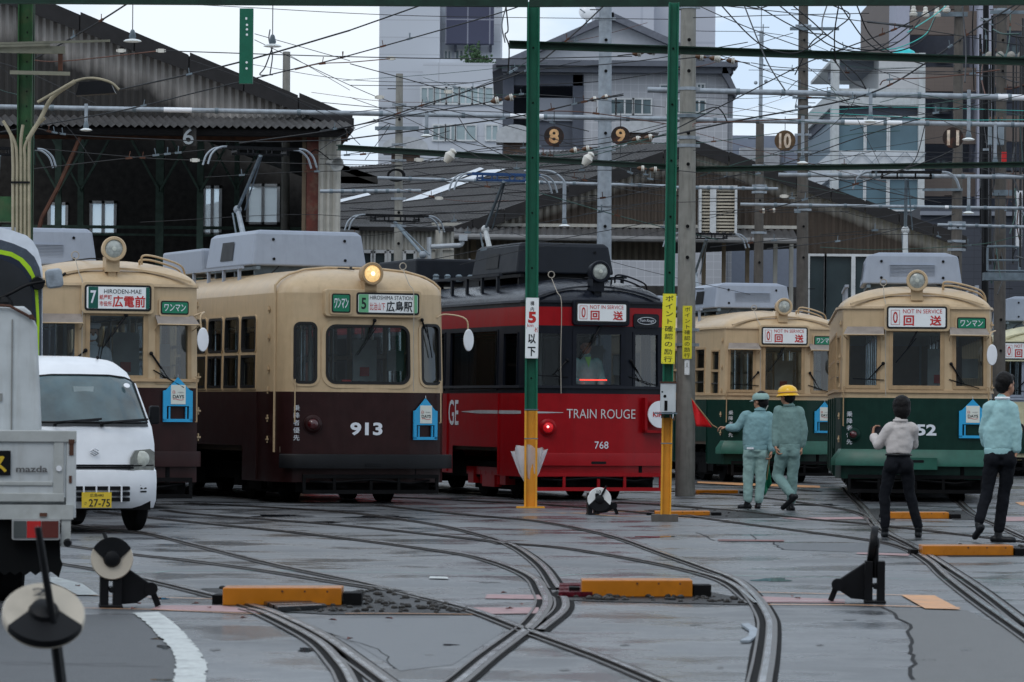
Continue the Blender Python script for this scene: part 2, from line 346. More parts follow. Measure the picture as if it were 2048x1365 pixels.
def ribbon(pts, offs, z):
    """strip along pts between lateral offsets"""
    vs = []; k = len(pts)
    for i, p in enumerate(pts):
        d = (pts[min(i + 1, k - 1)] - pts[max(i - 1, 0)]); d.z = 0; d.normalize(); n = Vector((d.y, -d.x, 0))
        for o, zz in zip(offs, z): vs.append(Vector((p.x, p.y, 0)) + n * o + Vector((0, 0, zz)))
    m = len(offs)
    fs = [(i * m + j, i * m + j + 1, (i + 1) * m + j + 1, (i + 1) * m + j) for i in range(k - 1) for j in range(m - 1)]
    return vs, fs
rail_px = [
 ('running along the van and curving out below the white line', [(60,1120),(178,1137),(279,1157),(400,1186),(520,1218),(600,1250),(660,1282),(712,1319),(775,1365),(800,1385)]),
 ('guard rail hugging the inside of the white line curve', [(500,1221),(537,1233),(634,1284),(685,1335),(703,1365),(712,1385)]),
 ('long diagonal passing under the van to the crossing', [(60,1044),(178,1056),(292,1068),(406,1095),(556,1132),(732,1169),(822,1192),(947,1223),(1062,1266),(1200,1316),(1319,1365),(1350,1380)]),
 ('thin one joining the diagonal beside the orange box', [(60,1084),(117,1090),(264,1110),(400,1125),(556,1147),(681,1167),(790,1184),(860,1200)]),
 ('curve bending back sharply through the crossing frog', [(200,1025),(312,1038),(520,1059),(634,1071),(888,1104),(986,1124),(1064,1155),(1088,1186),(1095,1210),(1080,1237),(1056,1262),(986,1315),(927,1365),(900,1385)]),
 ('faint one below the front tram wheels', [(330,1022),(400,1030),(673,1051),(869,1071),(978,1083),(1010,1090)]),
 ('curve with red painted head beside the crossing', [(380,1008),(520,1015),(640,1022),(732,1030),(869,1050),(947,1067),(1025,1092),(1084,1132),(1119,1180)]),
 ('short stub between the crossing and the red plate', [(1122,1195),(1130,1202),(1127,1225),(1080,1264)]),
 ('branch sweeping under the green and yellow posts', [(1000,1085),(1025,1089),(1115,1096),(1200,1108),(1280,1122),(1368,1140),(1456,1166),(1515,1210)]),
 ('heavy curve swinging down beside the open slot', [(760,1012),(860,1023),(947,1032),(1064,1042),(1148,1056),(1236,1076),(1324,1107),(1412,1138),(1473,1162),(1513,1197),(1539,1237),(1543,1267),(1538,1320),(1530,1365),(1527,1385)]),
 ('long straight one crossing to the lower corner', [(1300,1022),(1340,1027),(1478,1047),(1617,1065),(1755,1084),(1820,1101),(1865,1127),(1895,1155),(1961,1206),(2048,1267),(2080,1290)]),
 ('thin one passing under the feet of the two photographers', [(1240,1006),(1340,1013),(1478,1023),(1617,1039),(1755,1051),(1962,1075),(2060,1086)]),
 ('short one between the two flag workers and the pit', [(1300,981),(1392,987),(1513,995),(1651,1013),(1727,1030),(1760,1060)]),
 ('one under the green tram on the flag side', [(1690,975),(1703,992),(1727,1016),(1755,1051),(1782,1071),(1824,1092),(1876,1123),(1961,1179),(2048,1245),(2090,1275)]),
 ('one under the green tram on the street side', [(1880,975),(1907,992),(1945,1027),(1997,1051),(2060,1080)]),
 ('one passing the red tram bumper and the numbered stand', [(770,995),(860,999),(1097,1011),(1163,1016),(1255,1024),(1400,1037)]),
 ('one leaving the red tram towards the concrete pole', [(1180,1003),(1216,1006),(1300,1010),(1400,1016)]),
 ('far one behind the concrete pole', [(1395,968),(1500,974),(1640,984)]),
]
WORN = mat('worn_rail_head', (0.42, 0.42, 0.43), 0.22, metal=0.9, var=0.35, nscale=6, dirtamt=0.9, dirt=(0.06, 0.045, 0.04))
for lab, px in rail_px:
    pts = spline([G(x, y) for x, y in px], 6)
    big = 'heavy' in lab or 'sharply' in lab or 'running' in lab
    m = MB(); w = 0.027 if not big else 0.036
    vs, fs = ribbon(pts, (-w, -w, w, w), (0.004, 0.016, 0.016, 0.004)); m.add(vs, fs)
    vs, fs = ribbon(pts, (w + 0.04, w + 0.04, w + 0.056, w + 0.056), (0.004, 0.013, 0.013, 0.004)); m.add(vs, fs)
    o = m.build('rail', RAILM); tag(o, 'steel rail, ' + lab, 'rail', 'rails set in the asphalt')
    m = MB(); w2 = 0.062
    j = [rnd.uniform(-0.012, 0.012) for _ in pts]
    vs, fs = ribbon(pts, (-w2, w2 + 0.02), (0.0045, 0.0045)); m.add(vs, fs)
    m.build('groove', RAILD, o)
    m = MB(); vs, fs = ribbon(pts, (-w * .15, w * .75), (0.0172, 0.0172)); m.add(vs, fs); m.build('worn_head', WORN, o)
# painted marks and patches
def patch(name, pts, m, z=0.006, label=None, kind='structure', cat=None):
    b = MB(); b.add([G(x, y, z) for x, y in pts], [tuple(range(len(pts)))]); o = b.build(name, m)
    return tag(o, label, cat, kind=kind)
PINK = mat('pink_marking', (0.34, 0.19, 0.19), 0.45, var=0.15, dirtamt=0.5, dirt=(0.15, 0.11, 0.11))
ORL = mat('orange_marking', (0.60, 0.30, 0.13), 0.5, var=0.15, dirtamt=0.6, dirt=(0.15, 0.12, 0.10))
WLINE = mat('white_marking', (0.56, 0.59, 0.57), 0.35, var=0.18, dirtamt=1.0, dirt=(0.16, 0.165, 0.165), nscale=30, bump=.6, bscale=70)
TEALL = mat('teal_marking', (0.14, 0.38, 0.32), 0.5)
L1 = [(267,1226),(290,1243),(312,1265),(334,1287),(349,1308),(352,1335),(346,1370)]
R1 = [(317,1224),(345,1244),(366,1263),(386,1285),(402,1305),(413,1330),(411,1370)]
b = MB(); n = len(L1); zz = 0.009
Ls = spline([G(x, y, zz) for x, y in L1], 16); Rs = spline([G(x, y, zz) for x, y in R1], 16)
Ls = [p + Vector((rnd.uniform(-.012, .006), 0, 0)) for p in Ls]; Rs = [p + Vector((rnd.choice((0, 0, rnd.uniform(-.02, .012))), 0, 0)) for p in Rs]
b.add(Ls + Rs, [(i, i + 1, len(Ls) + i + 1, len(Ls) + i) for i in range(len(Ls) - 1)])
tag(b.build('road_marking', WLINE), kind='structure')
patch('road_marking', [(96,1154),(112,1154),(165,1168),(197,1190),(155,1190),(130,1176),(98,1163)], WLINE, 0.009)
patch('road_marking', [(860,1153),(895,1154),(897,1158),(858,1157)], WLINE, 0.009)
def strip(pts, w, m, z=0.007, name='road_marking'):
    b = MB(); ps = [G(x, y) for x, y in pts]; vs, fs = ribbon(ps, (-w / 2, w / 2), (z, z)); b.add(vs, fs)
    return tag(b.build(name, m), kind='structure')
strip([(100,1144),(200,1146),(312,1147),(345,1143),(520,1143),(800,1147),(1040,1150)], 0.022, TEALL)
strip([(1120,1153),(1200,1148),(1390,1149),(1500,1154),(1700,1157),(1890,1161),(2070,1161)], 0.022, TEALL)
strip([(94,1189),(250,1195),(431,1200)], 0.04, ORL); strip([(120,1217),(300,1221),(520,1230)], 0.04, ORL)
strip([(690,1229),(800,1229),(945,1231)], 0.04, ORL)
patch('road_marking', [(320,1211),(440,1211),(500,1219),(520,1226),(300,1219)], PINK)
patch('road_marking', [(974,1189),(1078,1190),(1086,1199),(970,1197)], PINK)
patch('road_marking', [(945,1215),(1078,1215),(1076,1227),(985,1228)], PINK)
strip([(1508,1186),(1675,1190),(1869,1193)], 0.05, ORL); strip([(1530,1211),(1700,1212),(1921,1217)], 0.07, ORL)
patch('road_marking', [(1802,1190),(1869,1191),(1922,1219),(1850,1217)], ORL, 0.010)
patch('road_marking', [(1515,1193),(1690,1199),(1690,1206),(1533,1205)], PINK, 0.006)
strip([(1535,1204.5),(1650,1205),(1745,1206)], 0.03, WLINE, 0.010)
strip([(1060,1026),(1160,1028),(1240,1034),(1380,1037)], 0.07, ORL); strip([(1120,1028),(1340,1022)], 0.05, ORL)
patch('road_marking', [(1435,1079),(1568,1080),(1568,1083),(1437,1082)], mat('red_rust_strip', (0.16, 0.05, 0.045), 0.5), 0.008)
patch('road_marking', [(1715,1105),(1820,1108),(1816,1112),(1712,1108)], PINK)
patch('road_marking', [(1560,1036),(1728,1034),(1740,1038),(1600,1040)], PINK)
patch('road_marking', [(1990,1034),(2060,1034),(2060,1042),(2005,1043)], PINK)
patch('road_marking', [(1395,963),(1480,966),(1640,972),(1640,976),(1395,968)], ORL)
patch('road_marking', [(2030,1005),(2060,1003),(2060,1012),(2042,1011)], ORL)
strip([(1450,976),(1560,976),(1665,976)], 0.08, ORL); strip([(880,972),(960,972)], 0.1, ORL)
strip([(1960,1164),(2060,1164)], 0.01, TEALL)
CRACK = mat('crack', (0.008, 0.008, 0.009), 0.9)
def crack(pts, w=0.018):
    ps = []
    for a, c in zip(pts, pts[1:]):
        for k in range(6):
            t = k / 6; p = G(a[0] + (c[0] - a[0]) * t, a[1] + (c[1] - a[1]) * t)
            ps.append(p + Vector((rnd.uniform(-.02, .02), rnd.uniform(-.05, .05), 0)))
    b = MB(); vs, fs = ribbon(ps, (-w / 2, w / 2), (0.0035, 0.0035)); b.add(vs, fs); tag(b.build('ground_crack', CRACK), kind='structure')
crack([(1768,1216),(1816,1250),(1820,1294),(1829,1320),(1823,1368)], 0.022)
crack([(1829,1322),(1880,1321)], 0.01); crack([(1395,1066),(1430,1082),(1545,1085),(1565,1100),(1650,1103),(1720,1107)], 0.015)
crack([(1290,1056),(1395,1066)], 0.012); crack([(1510,1164),(1660,1165)], 0.012); crack([(0,1326),(300,1330)], 0.01)
PATCH1 = mat('asphalt_patch', (0.085, 0.092, 0.10), 0.5, var=0.2, nscale=30, bump=0.3)
patch('asphalt_patch', [(1545,1087),(1760,1086),(1830,1106),(1650,1103),(1565,1100)], PATCH1, 0.0022)
# pits with gravel and iron plates between the rails
PIT = mat('pit_gravel', (0.008, 0.008, 0.008), 0.4, var=0.6, nscale=25, bump=1.0, bscale=60, spec=.12)
def pit(pts, n, slats=None, small=0.03):
    o = patch('gravel_bed', pts, PIT, 0.005, kind='stuff')
    ps = [G(x, y) for x, y in pts]; b = MB(); c = sum(ps, Vector()) / len(ps)
    for _ in range(n):
        i = rnd.randrange(len(ps)); t = rnd.random(); e = ps[i].lerp(ps[(i + 1) % len(ps)], t); p = c.lerp(e, rnd.random() ** 0.5 * 0.93)
        r = rnd.uniform(0.4, 1) * small; b.sphere((p.x, p.y, r * .4), r, 5, (1.2, 1, 0.7), M=RZ(rnd.uniform(0, 180)))
    if n: b.build('gravel', mat('gravel_stone', (0.028, 0.025, 0.022), 0.4, var=0.6, nscale=30, spec=.15), o)
pit([(400,1177),(455,1176),(700,1190),(760,1180),(960,1222),(940,1230),(660,1229),(540,1222)], 240)
pit([(1122,1172),(1165,1168),(1240,1188),(1390,1178),(1500,1200),(1510,1210),(1260,1204),(1200,1203),(1130,1200)], 160)
pit([(1840,1090),(2060,1092),(2060,1112),(1900,1114)], 30); pit([(1715,1018),(1790,1018),(1790,1040),(1735,1040)], 10, small=.02)
pit([(1890,1022),(1945,1022),(1960,1040),(1905,1040)], 10, small=.02); pit([(1300,1019),(1510,1020),(1560,1035),(1440,1037)], 20, small=.02)
pit([(1395,981),(1520,983),(1500,990),(1400,988)], 0)
patch('slot_shade_patch', [(1505,1213),(1530,1216),(1534,1250),(1530,1300),(1520,1375),(1488,1375),(1500,1300),(1512,1260)], RAILD, 0.005)  # flat dark sheets on the ground paint the shade inside the slots
patch('slot_shade_patch', [(1092,1190),(1115,1182),(1128,1200),(1110,1240),(1085,1262),(1098,1225)], RAILD, 0.0055)
patch('slot_shade_patch', [(745,1170),(770,1172),(945,1222),(900,1228),(800,1212)], BLACK, 0.0058)  # black sheet painted for the shaded depth of the pit beside the rail
PLATE = mat('wet_iron_plate', (0.035, 0.038, 0.042), 0.25, metal=0.5, var=0.4)
def plate(px, rows, z, label, m=PLATE, gap=0.012):
    a, bb, c, d = [G(x, y) for x, y in px]; b = MB(); base = MB()
    for k in range(rows):
        t0 = k / rows; t1 = (k + 0.72) / rows
        q = [a.lerp(d, t0), bb.lerp(c, t0), bb.lerp(c, t1), a.lerp(d, t1)]
        b.add([p + Vector((0, 0, z)) for p in q] + [p + Vector((0, 0, 0.006)) for p in q], [(0, 1, 2, 3), (0, 4, 5, 1), (1, 5, 6, 2), (2, 6, 7, 3), (3, 7, 4, 0)])
    return tag(b.build('slatted_grate', m), label, 'drain grate')
plate([(487,1197),(575,1197),(650,1222),(560,1226)], 7, 0.035, 'black slatted iron grate below the orange box by the long diagonal rail')
plate([(1119,1177),(1188,1176),(1190,1197),(1117,1198)], 3, 0.04, 'wet red painted iron plate in the pit beside the crossing', mat('red_wet_plate', (0.09, 0.008, 0.015), 0.15, var=0.5, nscale=40))
plate([(1845,1100),(1900,1097),(1935,1112),(1860,1112)], 4, 0.04, 'black slatted grate below the orange box at the walking man')
b = MB(); pp = [G(x, y, 0.02) for x, y in [(1482,1248),(1497,1246),(1515,1258),(1512,1272),(1500,1281),(1480,1281),(1497,1272),(1499,1260)]]
b.add(pp + [p - Vector((0, 0, .014)) for p in pp], [tuple(range(8))] + [(i, (i + 1) % 8, (i + 1) % 8 + 8, i + 8) for i in range(8)])
tag(b.build('bent_plate', GALV), 'small bent steel plate lying beside the heavy curved rail', 'metal plate')
# orange painted boxes over the switch machines
def barrier(x0, x1, yt, yb, label, depth=0.35):
    a = G(x0, yb); c = G(x1, yb); s = F / a.y; h = (yb - yt) / s * 0.93
    d = Vector((0, depth, 0)); b = MB()
    b.add([a, c, c + d, a + d] + [p + Vector((0, 0, h)) for p in (a, c, c + d, a + d)],
          [(0, 3, 2, 1), (4, 5, 6, 7), (0, 1, 5, 4), (1, 2, 6, 5), (2, 3, 7, 6), (3, 0, 4, 7)])
    root = thing('switch_cover', label, 'switch box', (a + c) / 2, group='orange switch covers between the rails')
    for i in range(len(b.v)): b.v[i] = b.v[i] - Vector(root.location)
    bev(b.build('cover', ORANGE, root), 0.008)
    e = MB(); w = (c - a).length / 2
    e.box(w + 0.003, w + 0.13, 0.08, depth - .02, 0, h * .7); e.box(-w - 0.08, -w - 0.003, 0.12, depth, 0, h * .5); build_each(e, 'end_block', UNDER, root)
    v = MB()
    for k in range(5): v.lathe([(0.008, 0), (0.008, 0.006)], T(-w + .1 + k * (2 * w - .2) / 4, -0.0005, h * .8) @ RX(90), 6)
    build_each(v, 'bolt', RUST, root)
barrier(445, 683, 1173, 1212, 'orange switch cover in the gravel pit by the long diagonal rail')
barrier(1163, 1385, 1158, 1195, 'orange switch cover in the gravel pit beside the red plate')
barrier(1845, 2027, 1090, 1112, 'orange switch cover below the feet of the walking man')
barrier(1780, 1898, 1024, 1038, 'orange switch cover below the green tram bumper')
barrier(1310, 1420, 1022, 1032, 'low orange switch cover beside the post plinth')
barrier(1392, 1476, 980, 988, 'low orange switch cover far behind the concrete pole')
LEAF = mat('dead_leaf', (0.12, 0.02, 0.012), 0.6)
for x, y in [(155,1176),(276,1212),(392,1212),(267,1222),(487,1241),(665,1245),(778,1242),(1008,1190),(1042,1213),(1012,1222),(1020,1222),(1586,1197),(1595,1201),(418,1220),(700,1283)]:
    p = G(x, y); b = MB(T(p.x, p.y, 0.012) @ RZ(rnd.uniform(0, 180)))
    b.add([(-.03, 0, 0), (-.01, -.018, .012), (.03, 0, .004), (0, .02, .014)], [(0, 1, 2, 3)])
    tag(b.build('dead_leaf', LEAF), 'small reddish dead leaf lying on the wet asphalt', 'leaf', 'dead leaves scattered on the asphalt')
PUD = mat('puddle', (0.03, 0.033, 0.04), 0.03, var=0.1, rvar=0, spec=0.8)
def puddle(cx, cy, rx, ry):
    pts = []
    for k in range(20):
        a = 2 * math.pi * k / 20; q = 1 + 0.25 * math.sin(3 * a + cx) + .12 * math.sin(5 * a)
        pts.append((cx + rx * q * math.cos(a), cy + ry * q * math.sin(a)))
    patch('puddle_water', pts, PUD, 0.0028)
for a in [(617,1300,22,4),(1545,1160,36,3.5),(760,1034,60,2.5),(560,1032,55,2),(640,1045,40,1.6),(320,1197,18,2),(325,1278,20,2.5),(330,1294,16,4),(1310,1074,40,1.2),(900,1290,16,1.5),(1620,1010,60,2),(330,1360,28,2)]: puddle(*a)

# unseen block added behind the camera: fills reflections, cuts low sky light
sb_ = thing('added_reflection_block', 'added unseen grey concrete block behind the camera for reflections', 'building', (0, -22, 0))
b = MB()
for k in range(5): b.box(-70, 70, -.2, .2, k * 3.6 + 0, k * 3.6 + 1.5)
b.box(-70, 70, .2, 10, 0, 18); b.build('wall', mat('reflection_block_concrete', (.40, .40, .38), .8, nscale=1), sb_)
pb = MB()
for k in range(28): pb.box(-70 + k * 5, -69.2 + k * 5, -.3, .2, 0, 18)
pb.build('pilaster', mat('reflection_block_concrete', (.4, .4, .38)), sb_)
b = MB(); b.box(-69.9, 69.9, -.05, .15, .1, 17.9); b.build('window_band', mat('reflection_block_window', (.08, .09, .10), .4), sb_)

PD1 = mat('asphalt_dark_coarse', (0.060, 0.064, 0.068), 0.5, var=0.35, nscale=45, bump=0.5, bscale=90, dirtamt=.5, dirt=(.03, .032, .035))
PD2 = mat('asphalt_worn', (0.088, 0.088, 0.086), 0.45, var=0.3, nscale=30, bump=0.4, bscale=80, dirtamt=.5, dirt=(.045, .045, .045))
patch('asphalt_patch', [(-60, 1231), (290, 1229), (330, 1262), (352, 1306), (350, 1385), (-60, 1400)], PD1, 0.0018)
patch('asphalt_patch', [(1768, 1217), (1816, 1250), (1820, 1294), (1829, 1320), (1823, 1385), (2110, 1385), (2110, 1300), (1935, 1221)], PD2, 0.0018)
patch('asphalt_patch', [(545, 1238), (960, 1236), (1010, 1262), (905, 1330), (800, 1342), (690, 1275)], mat('asphalt_worn_b', (0.105, 0.112, 0.120), 0.4, var=0.25, nscale=30, bump=.3, bscale=80, dirtamt=.4, dirt=(.06, .065, .07)), 0.0016)
crack([(545, 1237), (700, 1234), (935, 1235)], .012); crack([(1140, 1208), (1300, 1207), (1495, 1211)], .014); crack([(1545, 1215), (1700, 1217), (1770, 1217), (1930, 1219)], .012); crack([(0, 1330), (200, 1333), (345, 1336)], .01)
crack([(430, 1205), (520, 1235)], .01); crack([(1395, 1066), (1500, 1070), (1520, 1086)], .012); crack([(640, 1262), (760, 1300), (800, 1345)], .006)
OIL = mat('oil_stain', (0.02, 0.02, 0.022), 0.3, var=.4)
for cx_, cy_, rx_, ry_ in ((480, 1130, 30, 1.6), (1250, 1290, 9, 2), (1390, 1250, 12, 1.4), (1640, 1290, 7, 1.6), (860, 1310, 8, 1.5), (1130, 1340, 10, 2), (1700, 1240, 12, 1.2), (430, 1300, 10, 2), (1930, 1300, 9, 2.2), (1440, 1335, 6, 2), (980, 1165, 20, 1), (1330, 1120, 18, .8)):
    patch('stain', [(cx_ + rx_ * (1 + .3 * math.sin(3 * a + cx_)) * math.cos(a), cy_ + ry_ * (1 + .3 * math.sin(4 * a)) * math.sin(a)) for a in [k * math.pi / 8 for k in range(16)]], OIL, 0.0024)
# ================================================================== trams
class Plan:
    """half outline from front centre to rear centre, arc-length parametrised; u<0 is the mirrored side"""
    def __init__(s, W, L, kind):
        if kind == 'B': c = [(0, 0, 0), (.67, .02, .10), (1.18, .17, .12), (W, .62, .22), (W, L - .62, .22), (1.18, L - .17, .12), (.67, L, .1), (0, L, 0)]
        else: c = [(0, 0, 0), (.47, .0, .03), (1.13, .13, .07), (W, 1.0, .05), (W, L - 1.0, .05), (1.13, L - .13, .07), (.47, L, .03), (0, L, 0)]
        out = [Vector(c[0][:2])]
        for i in range(1, len(c) - 1):
            p = Vector(c[i][:2]); a = Vector(c[i - 1][:2]); b = Vector(c[i + 1][:2]); d = c[i][2]
            p0 = p + (a - p).normalized() * d; p1 = p + (b - p).normalized() * d
            for k in range(6):
                t = k / 5; out.append(p0 * (1 - t) ** 2 + p * 2 * t * (1 - t) + p1 * t * t)
        out.append(Vector(c[-1][:2])); s.p = out; s.L = L; s.W = W; s.B = kind == 'B'
        s.c = [0]
        for a, b in zip(out, out[1:]): s.c.append(s.c[-1] + (b - a).length)
        s.tot = s.c[-1]
    def at(s, u):
        g = -1 if u < 0 else 1; u = min(abs(u), s.tot - 1e-6)
        i = max(k for k in range(len(s.c) - 1) if s.c[k] <= u)
        t = (u - s.c[i]) / (s.c[i + 1] - s.c[i]); a = s.p[i]; b = s.p[i + 1]; q = a.lerp(b, t); d = (b - a).normalized()
        n = Vector((d.y, -d.x))
        return Vector((q.x * g, q.y)), Vector((n.x * g, n.y))
    def S(s, u, z, off=0.0):
        q, n = s.at(u)
        k = 0.0
        if z > 1.55: k = (z - 1.55)
        x = q.x * (1 - 0.012 * k); y = q.y
        if s.B and q.y < 2.5: y += 0.045 * k * max(0, 1 - q.y / 2.5)
        return Vector((x + n.x * off, y + n.y * off, z))
    def ux(s, x):      # u of a front position x
        g = -1 if x < 0 else 1; x = abs(x)
        for i in range(len(s.p) - 1):
            if s.p[i].x <= x <= s.p[i + 1].x + 1e-9 and s.p[i + 1].x > s.p[i].x:
                return g * (s.c[i] + (x - s.p[i].x) / (s.p[i + 1].x - s.p[i].x) * (s.c[i + 1] - s.c[i]))
        return g * s.c[-1]
    def uy(s, y, side=-1):
        for i in range(len(s.p) - 1):
            if s.p[i].y <= y <= s.p[i + 1].y and s.p[i].x > .9:
                return side * (s.c[i] + (y - s.p[i].y) / max(1e-9, s.p[i + 1].y - s.p[i].y) * (s.c[i + 1] - s.c[i]))
    def frame(s, u, z, off=0.0):
        p = s.S(u, z, off); q, n = s.at(u)
        yv = Vector((-n.x, -n.y, 0)); zv = Vector((0, 0, 1)); xv = yv.cross(zv)
        M = Matrix(((xv.x, yv.x, 0, p.x), (xv.y, yv.y, 0, p.y), (xv.z, yv.z, 1, p.z), (0, 0, 0, 1))); return M

def lin(a, b, step):
    n = max(1, int(math.ceil((b - a) / step - 1e-6))); return [a + (b - a) * i / n for i in range(n + 1)]
def make_tram(sp):
    W = sp.get('W', 1.2); L = sp.get('L', 12.0); kind = sp['kind']; pl = Plan(W, L, kind)
    zb, zs, ze = sp.get('zb', .35), sp.get('belt', 1.58), sp.get('eave', 2.95)
    root = thing('tram', sp['label'], 'tram', sp['loc'], R(sp['rz']), 'old single car trams in the depot yard')
    up, lo = sp['up'], sp['lo']; fr = sp.get('frame', up); rub = sp.get('rub', RUBBER)
    gm = sp.get('glass', GLASS)
    ops = []   # (u0,u1,z0,z1,r,fw,frame mat,proud,name)
    F_ = sp['front']
    for (x0, x1, z0, z1, r, fw) in F_: ops.append((pl.ux(x0), pl.ux(x1), z0, z1, r, fw, 'f'))
    for (y0, y1, z0, z1, r, fw) in sp['side']:
        for sd in (-1, 1):
            a, b = pl.uy(y0, sd), pl.uy(y1, sd); ops.append((min(a, b), max(a, b), z0, z1, r, fw, 's'))
    holes = [(o[0], o[1], o[2], o[3]) for o in ops]
    for (y0, y1, z1) in sp.get('arch', []):
        for sd in (-1, 1):
            a, b = pl.uy(y0, sd), pl.uy(y1, sd); holes.append((min(a, b), max(a, b), zb - .01, z1))
    us = set()
    for k in lin(0, 2.2, .09) + lin(2.2, pl.tot - 2.2, .8) + lin(pl.tot - 2.2, pl.tot, .15): us.add(round(k, 4)); us.add(round(-k, 4))
    for h in holes: us.add(round(h[0], 4)); us.add(round(h[1], 4))
    us = sorted(us)
    zl = {zb, zs, ze, 2.1, 1.0, .8, 2.75}
    band = sp.get('band')
    if band: zl |= {band[0], band[1]}
    for h in holes: zl |= {h[2], h[3]}
    zl = sorted(z for z in zl if zb <= z <= ze)
    parts = {'lower_panel': MB(), 'upper_panel': MB(), 'colour_band': MB()}
    for i in range(len(us) - 1):
        for j in range(len(zl) - 1):
            cu = (us[i] + us[i + 1]) / 2; cz = (zl[j] + zl[j + 1]) / 2
            if us[i + 1] - us[i] < 1e-5: continue
            if any(h[0] < cu < h[1] and h[2] < cz < h[3] for h in holes): continue
            nm = 'lower_panel' if cz < zs else 'upper_panel'
            if band and band[0] < cz < band[1]: nm = 'colour_band'
            q = [pl.S(us[i], zl[j]), pl.S(us[i + 1], zl[j]), pl.S(us[i + 1], zl[j + 1]), pl.S(us[i], zl[j + 1])]
            parts[nm].add(q, [(0, 1, 2, 3)])
    for nm, m in (('lower_panel', lo), ('upper_panel', up), ('colour_band', sp.get('bandm'))):
        if parts[nm].v: parts[nm].build(nm, m, root, 30)
    # roof
    rm = sp.get('roof', up); hr = sp.get('rh', .40); rn, rmm = (3.2, 1.8) if kind == 'B' else (2.3, 1.7)
    us2 = [k for k in lin(-pl.tot + 1e-4, pl.tot - 1e-4, .12)]
    rb = MB(); vs = []; ks = [1, .985, .96, .92, .86, .78, .66, .5, .3, .12, .0]
    for r in ks:
        z = ze + hr * (1 - r ** rn) ** (1 / rmm)
        for u in us2:
            b = pl.S(u, ze); y0 = 1.35; yy = b.y
            ymid = min(max(yy, y0), L - y0)
            vs.append(Vector((b.x * r, ymid + (yy - ymid) * r, z)))
    n = len(us2)
    fs = [(i * n + j, i * n + (j + 1) % n, (i + 1) * n + (j + 1) % n, (i + 1) * n + j) for i in range(len(ks) - 1) for j in range(n)]
    rb.add(vs, fs); rb.build('roof', rm, root, 50)
    def roof_z(x, y=3.0): return ze + hr * (1 - min(1, abs(x) / W) ** rn) ** (1 / rmm)
    # drip moulding along the eave
    if kind == 'A':
        for zz, pr, hh, nm in ((ze, .035, .035, 'roof_moulding'), (zs + .10, .03, .04, 'belt_moulding')):
            b = MB(); ul = [k for k in lin(-pl.tot + .01, pl.tot - .01, .15)]
            vv = []
            for u in ul: vv += [pl.S(u, zz - hh / 2, -.005), pl.S(u, zz - hh / 2, pr), pl.S(u, zz + hh / 2, pr * .8), pl.S(u, zz + hh / 2, -.005)]
            k = len(ul)
            b.add(vv, [(i * 4 + j, (i + 1) * 4 + j, (i + 1) * 4 + j + 1, i * 4 + j + 1) for i in range(k - 1) for j in range(3)])
            b.build(nm, up if zz > 2 else fr, root)
        b = MB()   # arched lip over the cab front
        for i in range(24):
            x0 = -1.0 + 2.0 * i / 24; x1 = -1.0 + 2.0 * (i + 1) / 24
            f = lambda x: Vector((x, .09 + .16 * (1 - (x / 1.0) ** 2) - .02, ze + .05 + (hr - .19) * (1 - (x / 1.0) ** 2)))
            b.bar(f(x0) + Vector((0, -.03, 0)), f(x1) + Vector((0, -.03, 0)), .05, .028)
        if sp.get('lip', True): b.build('roof_lip', rm, root)
    else:
        for sg in (-1, 1):
            b = MB(); u0 = pl.uy(.50, sg)
            b.tube([pl.S(u0, z, .012) for z in (0.72, 1.2, 2.0, 2.75, ze)] + [Vector((sg * W * r_, .55 + .35 * (1 - r_), ze + hr * (1 - r_ ** rn) ** (1 / rmm) + .01)) for r_ in (.97, .9, .8, .6, .3, 0.02)], .018, 6)
            b.build('rain_gutter', up, root, 40)
    # window rings and panes
    for (u0, u1, z0, z1, r, fw, wh) in ops:
        r = max(r, .004); fm = fr
        w_root = MB(); inner = rrect(u0, u1, z0, z1, r); outer = rrect(u0 - fw, u1 + fw, z0 - fw, z1 + fw, max(.006, r + fw if r > .03 else r))
        pr = .014
        nn = len(inner)
        vv = [pl.S(a, b, -.004) for a, b in outer] + [pl.S(a, b, pr) for a, b in outer] + [pl.S(a, b, pr) for a, b in inner] + [pl.S(a, b, -.045) for a, b in inner]
        w_root.add(vv, [(k * nn + i, k * nn + (i + 1) % nn, (k + 1) * nn + (i + 1) % nn, (k + 1) * nn + i) for k in range(3) for i in range(nn)])
        wo = w_root.build('window', fm, root)
        if r > .03 or wh == 's' and kind == 'B':      # rubber gasket inside the ring
            b = MB(); o2 = rrect(u0 - .008, u1 + .008, z0 - .008, z1 + .008, r + .008); i2 = rrect(u0 + .03, u1 - .03, z0 + .03, z1 - .03, max(.01, r - .02))
            vv = [pl.S(a, c, .008) for a, c in o2] + [pl.S(a, c, .020) for a, c in o2] + [pl.S(a, c, .020) for a, c in i2] + [pl.S(a, c, -.03) for a, c in i2]
            b.add(vv, [(k * nn + i, k * nn + (i + 1) % nn, (k + 1) * nn + (i + 1) % nn, (k + 1) * nn + i) for k in range(3) for i in range(nn)])
            b.build('gasket', rub, wo)
        b = MB(); ul = lin(u0, u1, .12); vv = []
        for u in ul: vv += [pl.S(u, z0, -.022), pl.S(u, z1, -.022)]
        b.add(vv, [(2 * i, 2 * i + 2, 2 * i + 3, 2 * i + 1) for i in range(len(ul) - 1)]); b.build('pane', gm if wh == 's' else GLASS, wo, 60)
        if wh == 's' and sp.get('sash'):
            for zz, rr, mm_ in ((z0 + (z1 - z0) * .54, .022, fm), (z0 + (z1 - z0) * .24, .008, CHROME)):
                b = MB(); b.bar(pl.S(u0, zz, -.005), pl.S(u1, zz, -.005), .03, rr * 2); b.build('sash_bar', mm_, wo)
